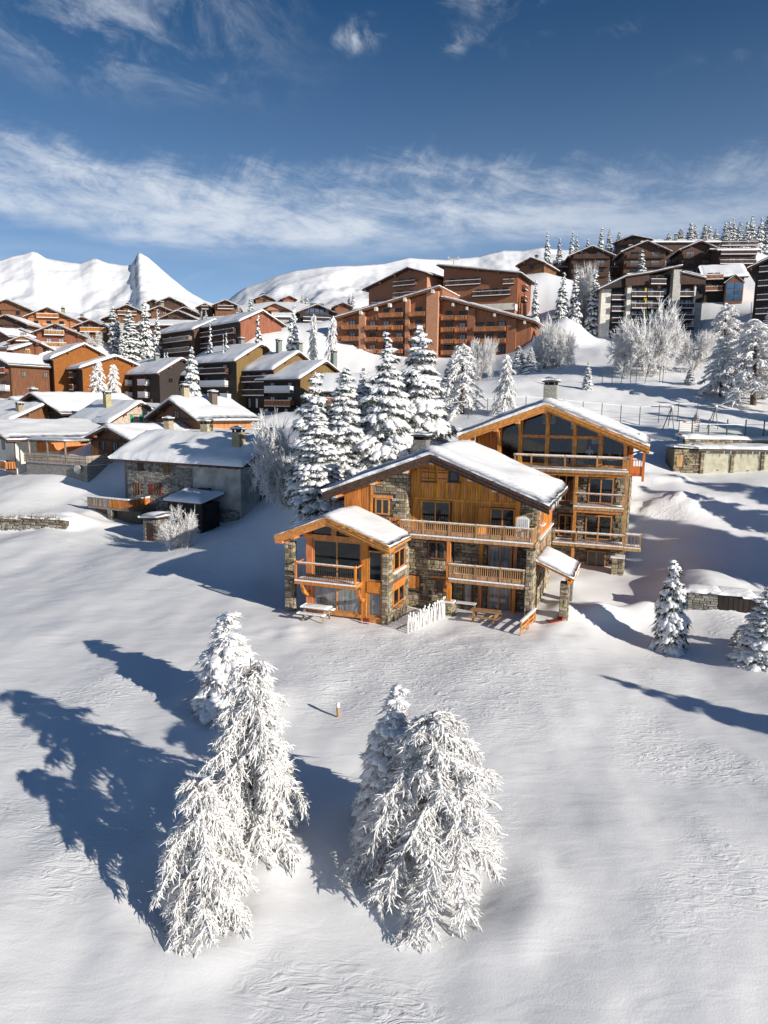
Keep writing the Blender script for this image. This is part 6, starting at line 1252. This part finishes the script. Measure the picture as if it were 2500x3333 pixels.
# upper village trees
VT = 'snowy trees among the village houses'
for v, px, pb, ptp, wx, t, lb in ((A0, 378, 1150, 1000, 62, 182, 'tall grey spruce, left of the bright pair above the black apartments'), (A2, 424, 1172, 1010, 80, 178, 'broad bright spruce above the left black apartment roof'), (A1, 402, 1160, 1075, 40, 176, 'short spruce at the foot of the broad bright one'), (A0, 478, 1160, 984, 62, 180, 'tall dark-footed spruce before the long brown block'), (A1, 509, 1100, 1012, 36, 188, 'slim spruce right behind the tall dark-footed one'), (A2, 470, 1180, 1130, 36, 172, 'small spruce right of the broad bright one'),
        (LA, 318, 1296, 1172, 100, 130, 'white larch before the orange apartments'), (LB_, 372, 1305, 1180, 80, 132, 'greyish larch between the orange and the black apartments'), (S0, 625, 1322, 1130, 85, 126, 'tall spruce in front of the recessed black apartment block'), (A1, 677, 1135, 1054, 36, 150, 'left narrow spruce before the red end wall block'), (A0, 841, 1120, 1030, 52, 148, 'spruce standing before the red end wall'), (A2, 740, 1122, 1080, 26, 146, 'short spruce left of the red end wall'), (A1, 722, 1122, 1095, 16, 146, 'tiny spruce left of the red end wall'),
        (S1, 948, 1165, 1006, 80, 150, 'dark-footed spruce left of the rust building'), (LA, 1019, 1182, 1014, 66, 146, 'white larch left of the rust building'), (LB_, 1073, 1190, 1020, 84, 142, 'rightmost white larch beside the rust building'), (A2, 778, 1035, 992, 38, 230, 'left frosted spruce on the far village row'), (A0, 816, 1035, 972, 40, 228, 'right frosted spruce on the far village row'), (A1, 1000, 985, 960, 20, 300, 'distant spruce left of the pole under the snow hill'), (A2, 985, 985, 952, 20, 300, 'distant spruce furthest left under the snow hill'), (A0, 1148, 985, 950, 22, 290, 'distant spruce left of the tan walled block'), (A1, 1138, 985, 957, 18, 292, 'thin distant spruce beside the tan walled block'),
        (A0, 557, 1320, 1290, 20, 105, 'very small spruce behind the barn chalet chimney'), (A2, 655, 1034, 1010, 18, 215, 'little spruce left of the far double gables'), (A1, 670, 1040, 1012, 22, 214, 'little spruce right below the far double gables'), (A0, 697, 1045, 1022, 14, 212, 'smallest spruce below the far double gables')): tree(v, px, pb, ptp, wx, t, lb, 'larch_tree' if v in V_LA else 'spruce_tree', VT)
for i, (px, pb) in enumerate(((395, 1172), (413, 1168))): tree(A0, 400 + i * 18 + 130, 1172, 1148, 26, 156, 'small snowy treetop on the roof line of the black apartments, ' + ('left', 'right')[i] + ' of two', group=VT)
# young spruces at right
tree(spruce(41, 5.0, 1.3, 18, 8), 2178, 2112, 1830, 130, 43.6, 'small snow-laden spruce standing alone at right in front of the retaining wall')
tree(S2, 2478, 2175, 1900, 190, 40.5, 'snow-laden spruce cut by the right edge of the picture')
tree(S0, 2400, 2110, 2040, 60, 43, 'very small snow-covered spruce left of the one at the right edge')
# foreground
def fore(v, px, pb, ptp, wpx, lb, nm, rot=0.0):
    p = on_ground(px, pb); t = float((p - CAM) @ _F); z = ground_z(p[0], p[1])
    d = ray(px, ptp); k = p[1] / d[1]; H = CAM[2] + k * d[2] - z
    return put(v, p[0], p[1], H, wpx * t / FOC, lb, nm, None, rot, z)
fore(larch(51, 5.2, 1.9, 44, 13, 8, .62), 668, 3000, 2512, 400, 'frosted larch in the left foreground, nearest to the viewer', 'larch_tree', .4)
fore(larch(52, 7.2, 2.1, 58, 11, 8, .62), 815, 2770, 2115, 470, 'frosted larch in the left foreground rising behind the nearest one', 'larch_tree', 1.1)
put(spruce(53, 4.6, 1.3, 19, 9, green='frost_twig'), -7.1, 31.9, 4.6, 4.1, 'slim snow-laden spruce at the back of the left foreground trees', 'spruce_tree', None, 2.0)
fore(larch(54, 7.0, 2.6, 66, 11, 8, .66), 1412, 2850, 2300, 700, 'broad frosted larch in the centre foreground with drooping white branches', 'larch_tree', 2.2)
fore(spruce(55, 6.0, 1.6, 22, 10, green='frost_twig'), 1275, 2730, 2255, 310, 'snow-laden spruce partly behind the broad foreground larch', 'spruce_tree', .7)
# trees just outside the right edge whose shadows fall into the picture
OUT = ((29, 22.5, 7.5, 4), (45, 35, 13, 6.5), (50, 38.5, 15, 7), (40, 43, 12, 6), (56, 44, 15, 7), (43, 39.5, 12, 6), (61, 41, 16, 7), (46, 47, 12, 6), (52, 62, 15, 7), (58, 66, 16, 7), (63, 71, 16, 8), (48, 66, 13, 6))
for i, (x, y, H, wd) in enumerate(OUT):
    put((S0, S1, S2)[i % 3], x, y, H, wd, 'tall spruce standing outside the right edge, seen only by its shadow on the snow', 'spruce_tree', 'spruces outside the right edge')
# ------------------------------------------------------------------ garages, court, fences
def local_on(O, a):
    X, Y = frame_axes(a)
    def f(px, py):
        q = ray(px, py); P = CAM + q * (((O - CAM) @ Y) / (q @ Y)) - O; return float(P @ X), float(P[2])
    return f
def garages():
    O = at(2286, 1545, 70); a = 4; f = local_on(O, a); c = lambda x, y: f(2200 + x * .1808, 1300 + y * .1808)
    R = thing('garage_row', 'row of cream ribbed garage doors under a snow-covered flat roof', 'garage', tuple(O), -rad(a)); mas = Masonry(R); zt = c(500, 920)[1]; x1 = c(2300, 1000)[0]
    hbox(R, 'wall', 'concrete', -.35, x1, .05, 6, -1, zt); hbox(R, 'lintel', 'stone', -.4, x1, -.08, .045, c(500, 955)[1], zt)
    x = c(510, 1000)[0]; wd = c(985, 1000)[0] - x; gap = c(1050, 1000)[0] - c(985, 1000)[0]; zd = c(500, 955)[1]
    for i in range(4):
        u = x + i * (wd + gap); dr = hbox(R, 'garage_door', 'door_cream', u, u + wd, -.04, .04, -.35, zd)
        for k in range(22):
            hbox(dr, 'rib', 'door_cream', u + wd * (k + .25) / 22, u + wd * (k + .75) / 22, -.075, -.04, -.3, zd - .05)
        hbox(dr, 'handle', 'metal_dark', u + wd * .5, u + wd * .5 + .22, -.12, -.075, .45, .52)
        p = hbox(R, 'pier', 'mortar', u + wd, u + wd + gap, -.16, .045, -1, zd); mas.face(p, (0, -.16, 0), 0, u + wd, u + wd + gap, -.5, zd, seed=200 + i)
    p = hbox(R, 'pier', 'mortar', -.35, x, -.16, .045, -1, zd); mas.face(p, (0, -.16, 0), 0, -.35, x, -.5, zd, seed=210)
    roof_slab(R, [(-.6, zt), (6.5, zt + .1)], 'x', -.7, x1, .2, 'slate'); slab_snow(R, [(-.7, zt + .2), (3.0, zt + .3)], 'x', -.8, x1, .35, 111, res=.4, rag=.2)
    z2 = c(500, 740)[1]; w2 = hbox(R, 'parapet', 'mortar', -.9, x1, 3.0, 3.5, zt, z2); mas.face(w2, (0, 3.0, 0), 0, -.9, x1, zt + .25, z2, seed=211); slab_snow(R, [(2.8, z2), (6.0, z2 + .3)], 'x', -1.0, x1, .4, 112, res=.4, rag=.2)
    icicles(R, (0, -.65, zt), (8, -.65, zt), 22, 5); mas.finish(200)
    # steel mesh fence on the terrace above
    Fz = thing('mesh_fence', 'dark green wire mesh fence with posts above the garages', 'fence', tuple(O), -rad(a)); zt2 = c(850, 365)[1]; xs = [c(q, 500)[0] for q in (535, 850, 1200, 1550, 1900, 2250)]
    for x in xs: hbox(Fz, 'post', 'metal_dark', x - .05, x + .05, 3.6, 3.7, z2, zt2)
    for (x0, x_1) in zip(xs[:-1], xs[1:]):
        k = MB()
        for i in range(22): q = x0 + (x_1 - x0) * i / 22; k.box(q - .008, q + .008, 3.63, 3.646, z2 + .1, z2 + 1.1)
        for i in range(6): k.box(x0, x_1, 3.62, 3.63, z2 + .1 + .2 * i, z2 + .118 + .2 * i)
        k.build('mesh_panel', 'metal_grey', Fz); hbox(Fz, 'snow_strip', 'snow', x0, x_1, 3.58, 3.68, zt2 - .55, zt2 - .48)
    # stone hut with little door
    P = at(2225, 1520, 70); S = thing('stone_shelter', 'low rough stone shelter with a small wooden door beside the garages', 'hut', tuple(P), -rad(a)); mm = Masonry(S)
    wl = hbox(S, 'wall', 'mortar', -1.0, 1.75, 0, 2.5, -1, 1.75); mm.face(wl, (0, 0, 0), 0, -1.0, 1.75, -.8, 1.7, holes=[(-.75, -.1, 0, 1.2)], seed=220); hbox(S, 'door', 'wood_rail', -.72, -.12, -.06, .0, 0, 1.2); slab_snow(S, [(-1.1, 1.95), (1.85, 1.75)], 'y', -.15, 2.5, .3, 113, res=.3, rag=.15); mm.finish(90)
    # slatted barrier panel
    P = at(2240, 1420, 76); S = thing('barrier_panel', 'white horizontal slatted barrier with orange marks left of the garages', 'barrier', tuple(P), -rad(a))
    for x in (-1.0, 1.05): hbox(S, 'post', 'metal_dark', x - .04, x + .04, 0, .08, -.5, 1.75)
    for i in range(7): hbox(S, 'slat', 'paint_white', -1.0, 1.05, -.03, .0, .05 + i * .23, .2 + i * .23)
    for (x, z) in ((-.5, 1.45), (.7, 1.45), (.8, .55), (-.9, .3)): hbox(S, 'orange_mark', 'orange_panel', x - .18, x + .18, -.04, -.03, z, z + .13)
garages()
def court():
    F_ = thing('court_fence', 'tall thin pole fence along the snow-covered court behind the rear chalet', 'fence', tuple(at(1480, 1360, 82))); O = Vector(F_.location)
    pts = [at(px, 1352 + (px - 1400) * .012, 82) for px in range(1400, 2320, 62)]
    for p in pts: z = ground_z(p[0], p[1]); hbox(F_, 'post', 'metal_dark', p[0] - O.x - .035, p[0] - O.x + .035, p[1] - O.y - .035, p[1] - O.y + .035, z - O.z - .4, z - O.z + 2.1)
    for a, b in zip(pts[:-1], pts[1:]):
        za, zb = ground_z(a[0], a[1]), ground_z(b[0], b[1])
        for h, m, w_ in ((2.05, 'snow', .05), (1.2, 'metal_dark', .02)):
            k = MB(); k.beam((a[0] - O.x, a[1] - O.y, za - O.z + h), (b[0] - O.x, b[1] - O.y, zb - O.z + h), w_, w_); k.build('wire' if m == 'metal_dark' else 'snowy_rope', m, F_)
    F2 = thing('slope_fence', 'row of thin poles on the slope below the big round frosted tree', 'fence', tuple(at(2000, 1245, 106))); O = Vector(F2.location)
    for i, px in enumerate((1960, 1992, 2020, 2052, 2070, 2098, 2146, 2157, 2250)):
        p = at(px, 1245, 104); z = ground_z(p[0], p[1]); k = MB(); k.tube([(p[0] - O.x, p[1] - O.y, z - O.z - .3), (p[0] - O.x + (.5 if i in (2, 5) else 0), p[1] - O.y, z - O.z + 2.0 + (i % 3) * .5)], .045, 5); k.build('post', 'metal_dark', F2)
    p0, p1 = at(1960, 1245, 104), at(2250, 1245, 104); k = MB(); k.beam((p0[0] - O.x, p0[1] - O.y, ground_z(p0[0], p0[1]) - O.z + 1.4), (p1[0] - O.x, p1[1] - O.y, ground_z(p1[0], p1[1]) - O.z + 1.4), .03, .03); k.build('wire', 'metal_dark', F2)
    # swing frames in the shaded court
    for px, lb in ((2182, 'metal swing frame at the left end of the shaded court'), (2325, 'metal swing frame above the left garage door')):
        p = at(px, 1385, 80); z = ground_z(p[0], p[1]); S = thing('swing_frame', lb, 'swing', (p[0], p[1], z), rad(20), 'metal swing frames')
        k = MB()
        k.tube([(-1.1, 0, -.3), (0, 0, 2.3)], .05, 6); k.build('leg', 'metal_dark', S); k = MB(); k.tube([(.1, -.5, -.3), (0, 0, 2.3)], .05, 6); k.build('leg', 'metal_grey', S); k = MB(); k.tube([(.15, .6, -.3), (0, 0, 2.3)], .05, 6); k.build('leg', 'metal_dark', S)
        k = MB(); k.tube([(0, 0, 2.3), (-1.5, 1.6, 2.35)], .06, 6); k.build('crossbar', 'metal_grey', S); hbox(S, 'snow_cap', 'snow', -.14, .14, -.14, .14, 2.3, 2.45)
court()
# ------------------------------------------------------------------ walls in the snow
def dry_wall(name, label, pts, h, seed, m='stone_grey', n=140, timber=False):
    R = thing(name, label, 'wall', (pts[0][0], pts[0][1], 0)); mas = Masonry(R); O = R.location
    for i, (a, b) in enumerate(zip(pts[:-1], pts[1:])):
        d = Vector((b[0] - a[0], b[1] - a[1], 0)); rz = math.atan2(d.y, d.x); za = min(a[2], b[2]) - h
        k = MB(); k.box(0, d.length, 0, .5, za - .8, max(a[2], b[2])); w_ = k.build('wall_core', 'mortar', R); w_.location = (a[0] - O.x, a[1] - O.y, 0); w_.rotation_euler.z = rz
        if timber and i > 0:
            q = int(d.length / .3)
            for j in range(q): o = hbox(w_, 'sleeper', 'wood_black', d.length * j / q + .01, d.length * (j + 1) / q - .01, -.08, .0, za - .6, max(a[2], b[2]) - .02)  # near-black sleepers carry the shade lying on the wall in their colour
        else: mas.face(w_, (0, 0, 0), 0, 0, d.length, za - .4, max(a[2], b[2]), seed=seed + i, m=m)
        zt_ = max(a[2], b[2]); slab_snow(w_, [(-.16, zt_ - .02), (1.3, zt_ + .1)], 'x', -.35, d.length + .35, .30, seed + i, 'snow_cap', res=.22, rag=.22)
    mas.finish(n)
p = [WALL_L[0] + (WALL_L[1] - WALL_L[0]) * k / 5 for k in range(6)]; p = [(q[0], q[1], ground_z(q[0] + .0, q[1] + .9) - .12) for q in p]; dry_wall('terrace_wall', 'rough stone terrace wall with dry grass in the snow at left', p, 1.1, 300)
p = [WALL_R[0] + (WALL_R[1] - WALL_R[0]) * k / 4 for k in range(5)]; p = [(q[0], q[1], ground_z(q[0] + .0, q[1] + .9) - .12) for q in p]; dry_wall('retaining_wall', 'dark retaining wall of stone and timber below the slope at right', p, 1.0, 320, timber=True)
rs = np.random.RandomState(5); gp = []; gd = []
for i in range(700):
    q = rs.uniform(0, 1); e = WALL_L[0] + (WALL_L[1] - WALL_L[0]) * q; e[2] = ground_z(e[0], e[1] + .9); gp.append(e + np.array([rs.normal(0, .1), rs.uniform(-.35, .0), rs.uniform(-.5, .15)])); gd.append(np.array([rs.normal(0, .12), rs.normal(0, .08), rs.uniform(.2, .6)]))
me = finish('dry_grass', [spikes(np.array(gp), np.array(gd), .02, rs)], 'wood_mustard', False); tag(link('dry_grass', me), 'yellow dry grass sticking out along the terrace wall', 'grass', kind='stuff')
# ------------------------------------------------------------------ furniture round the front chalet
X0, Y0 = frame_axes(HA)
def Hp(x, y, z=None):
    p = HO + X0 * x + Y0 * y; return (p[0], p[1], ground_z(p[0], p[1]) if z is None else HO[2] + z)
def picnic(loc, rz, label, snow, m):
    R = thing('picnic_table', label, 'table', loc, rz, 'picnic tables'); L_ = 1.9
    for i in range(4): hbox(R, 'top_board', m, -L_ / 2, L_ / 2, -.38 + i * .19, -.38 + i * .19 + .175, .70, .745)
    for sg in (-1, 1):
        for j in range(2): hbox(R, 'seat_board', m, -L_ / 2, L_ / 2, sg * .72 - .17 + j * .17, sg * .72 - .17 + j * .17 + .155, .42, .46)
    for x in (-.7, .7):
        for sg in (-1, 1): k = MB(); k.beam((x, sg * .62, -.3), (x, sg * .22, .70), .06, .12, (1, 0, 0)); k.build('leg', m, R)
        hbox(R, 'brace', m, x - .03, x + .03, -.85, .85, .33, .42)
    if snow:
        slab_snow(R, [(-.4, .75), (.4, .75)], 'x', -L_ / 2, L_ / 2, .17, 401, 'snow_cover', res=.2, rag=.03)
        slab_snow(R, [(-.9, .465), (-.55, .465)], 'x', -L_ / 2, L_ / 2, .16, 402, 'snow_cover', res=.15, rag=.03); slab_snow(R, [(.55, .465), (.9, .465)], 'x', -L_ / 2, L_ / 2, .14, 403, 'snow_cover', res=.15, rag=.03)
q = Hp(-12.9, -4.15); picnic((q[0], q[1], q[2] + .12), -rad(HA), 'picnic table with benches buried under snow before the glazed wing', True, 'wood_grey')
q = Hp(-2.7, -.35); picnic((q[0], q[1], q[2] - .05), -rad(HA), 'bare weathered picnic table under the lower balcony', False, 'wood_rail')
def bench():
    R = thing('trestle_table', 'white topped folding trestle table standing in the loggia', 'table', Hp(-4.2, .6), -rad(HA)); hbox(R, 'top', 'paint_white', -.65, .65, -.25, .25, .74, .79)
    for x in (-.6, .6):
        for sg in (-1, 1): k = MB(); k.tube([(x + .12 * (1 if x > 0 else -1), sg * .25, 0), (x * .9, sg * .12, .74)], .02, 5); k.build('leg', 'metal_grey', R)
bench()
def stakes():
    a, b = Vector(Hp(-6.75, -3.9)), Vector(Hp(-5.4, -.4)); R = thing('stake_fence', 'short rustic fence of uneven upright stakes coated in snow', 'fence', tuple(a)); r = random.Random(2); n = 24
    for i in range(n):
        p = (b - a) * (i / (n - 1)); z = ground_z(a.x + p.x, a.y + p.y) - a.z; h = 1.0 + .25 * math.sin(i * 2.1) * r.random() + .25 * i / n + r.uniform(-.1, .1); k = MB(); o = Vector((p.x, p.y, z)); k.tube([o - Vector((0, 0, .3)), o + Vector((r.uniform(-.04, .04), r.uniform(-.03, .03), h * .6)), o + Vector((r.uniform(-.05, .05), 0, h))], [.06, .055, .035], 6); s_ = k.build('stake', 'frost', R)
        k = MB(); k.tube([o + Vector((0, 0, h - .02)), o + Vector((0, 0, h + .1))], [.055, .03], 6); k.build('snow_cap', 'snow', s_)
    for h in (.35, .8): k = MB(); k.beam((0, .06, h), ((b - a).x, (b - a).y + .06, h + b.z - a.z), .05, .07); k.build('rail', 'wood_grey', R)
stakes()
def ramp_rail():
    a, b = Vector(Hp(-.1, -2.2)), Vector(Hp(.35, .4)); R = thing('ramp_railing', 'low snow-topped timber railing at the right corner of the loggia', 'railing', tuple(a)); d = b - a
    for f in (0, .5, 1): p = d * f; hbox(R, 'post', 'wood_rail', p.x - .05, p.x + .05, p.y - .05, p.y + .05, p.z - .4, p.z + .85)
    for h in (.25, .5, .75): k = MB(); k.beam((0, 0, h), (d.x, d.y, d.z + h), .05, .12); k.build('rail', 'wood_orange', R)
    k = MB(); k.beam((0, 0, .92), (d.x, d.y, d.z + .92), .14, .12); k.build('snow_cap', 'snow', R)
ramp_rail()
def shovel():
    p = Hp(-8.39 - 1.35, -3.09 - .35); R = thing('snow_shovel', 'snow shovel leaning on the timber post of the glazed wing', 'shovel', p, -rad(HA)); k = MB(); k.tube([(0, 0, .25), (-.08, .28, 1.55)], .022, 6); k.build('shaft', 'wood_rail', R)
    k = MB(); k.prism([(-.2, -.05), (.2, -.05), (.22, .38), (-.22, .38)], 'y', -.03, .0); k.build('blade', 'paint_red', R); slab_snow(R, [(-.2, .1), (.2, .1)], 'y', -.12, .02, .1, 404, 'snow_on_blade', res=.1, rag=.01)
shovel()
def lounger():
    R = thing('sun_lounger', 'white plastic sun lounger stood upright on the upper balcony', 'lounger', Hp(-.75, .75, 4.86), -rad(HA)); k = MB(); pr = []
    for i in range(13): t = i / 12 * math.pi; pr.append((math.cos(t) * .42, 1.25 + math.sin(t) * .28))
    k.prism([(-.42, .0), (.42, .0)] + pr, 'y', .05, .10); k.build('shell', 'paint_white', R)
    for i in range(7): hbox(R, 'slat', 'paint_white', -.38 + i * .115, -.31 + i * .115, .0, .05, .1, 1.35)
lounger()
def stump():
    p = on_ground(1100, 2335); R = thing('wooden_post', 'short snow-capped wooden post alone in the snow behind the foreground larch', 'post', (p[0], p[1], p[2])); k = MB(); k.tube([(0, 0, -.3), (0, 0, .35), (.01, 0, .5)], [.085, .08, .075], 9); k.build('stake', 'wood_rail', R); k = MB(); k.tube([(0, 0, .5), (0, 0, .62), (0, 0, .72), (0, 0, .75)], [.085, .095, .06, .01], 9); k.build('snow_cap', 'snow', R, True)
stump()
def sled():
    p = Hp(1.55, .6); R = thing('red_sled', 'dark red plastic sled lying at the foot of the porch pillar', 'sled', p, rad(30)); k = MB(); k.prism([(-.5, .05), (.5, .05), (.6, .3), (.5, .3), (.42, .12), (-.45, .12), (-.5, .22)], 'y', -.22, .22); k.build('tub', 'paint_red', R); k = MB(); k.tube([(.5, 0, .25), (.8, .1, .1)], .015, 5); k.build('rope', 'textile', R)
sled()
def poles():
    p = at(1475, 905, 230); R = thing('roof_antenna', 'wind gauge mast on the skyline above the brown block', 'antenna', (p[0], p[1], p[2] - 10)); k = MB(); k.tube([(0, 0, 0), (0, 0, 16)], .16, 6); k.build('mast', 'concrete', R); hbox(R, 'crossarm', 'concrete', -1.6, 1.6, -.1, .1, 15.6, 16.0); hbox(R, 'cup', 'concrete', -1.9, -1.3, -.2, .2, 16.0, 16.6); hbox(R, 'cup', 'concrete', 1.2, 1.8, -.2, .2, 16.0, 16.6)
    p = at(2435, 1125, 150); z = ground_z(p[0], p[1]); R = thing('lamp_pole', 'thin pale pole standing before the dark block at the right edge', 'pole', (p[0], p[1], z)); k = MB(); k.tube([(0, 0, -.5), (0, 0, at(2435, 985, 150)[2] - z)], [.12, .07], 6); k.build('shaft', 'concrete', R)
poles()

def parked_car(px, py, t, rz, label, m):
    p = at(px, py, t); z = ground_z(p[0], p[1]); R = thing('parked_car', label, 'car', (p[0], p[1], z + .05), rz, 'snow-covered parked cars')
    k = MB(); k.prism([(-2.0, .3), (2.0, .3), (2.05, .75), (1.1, .85), (.5, 1.4), (-1.4, 1.42), (-2.0, .9)], 'y', -.85, .85); k.build('body', m, R)
    for sg in (-1, 1):
        k = MB(); k.prism([(-1.3, .92), (.75, .92), (.4, 1.3), (-1.2, 1.32)], 'y', sg * .86 - .01, sg * .86 + .01); k.build('window', 'glass', R)
        for x in (-1.25, 1.3): k = MB(); k.prism([(x + .32 * math.cos(q * .628), .32 + .32 * math.sin(q * .628)) for q in range(10)], 'y', sg * .80 - .1, sg * .80 + .1); k.build('wheel', 'soot', R)
    slab_snow(R, [(-1.95, .95), (-1.4, 1.43), (.5, 1.42), (1.1, .88), (2.0, .78)], 'y', -.82, .82, .4, int(px) % 60, 'snow_cover', res=.3, rag=.05)
parked_car(2392, 1072, 148, rad(15), 'snow-covered car parked left of the pale pole', 'metal_dark')
parked_car(2418, 1074, 148, rad(10), 'snow-covered car parked just behind the pale pole', 'paint_red')
parked_car(2366, 1070, 150, rad(20), 'snow-covered car furthest left of the parked cars', 'metal_grey')
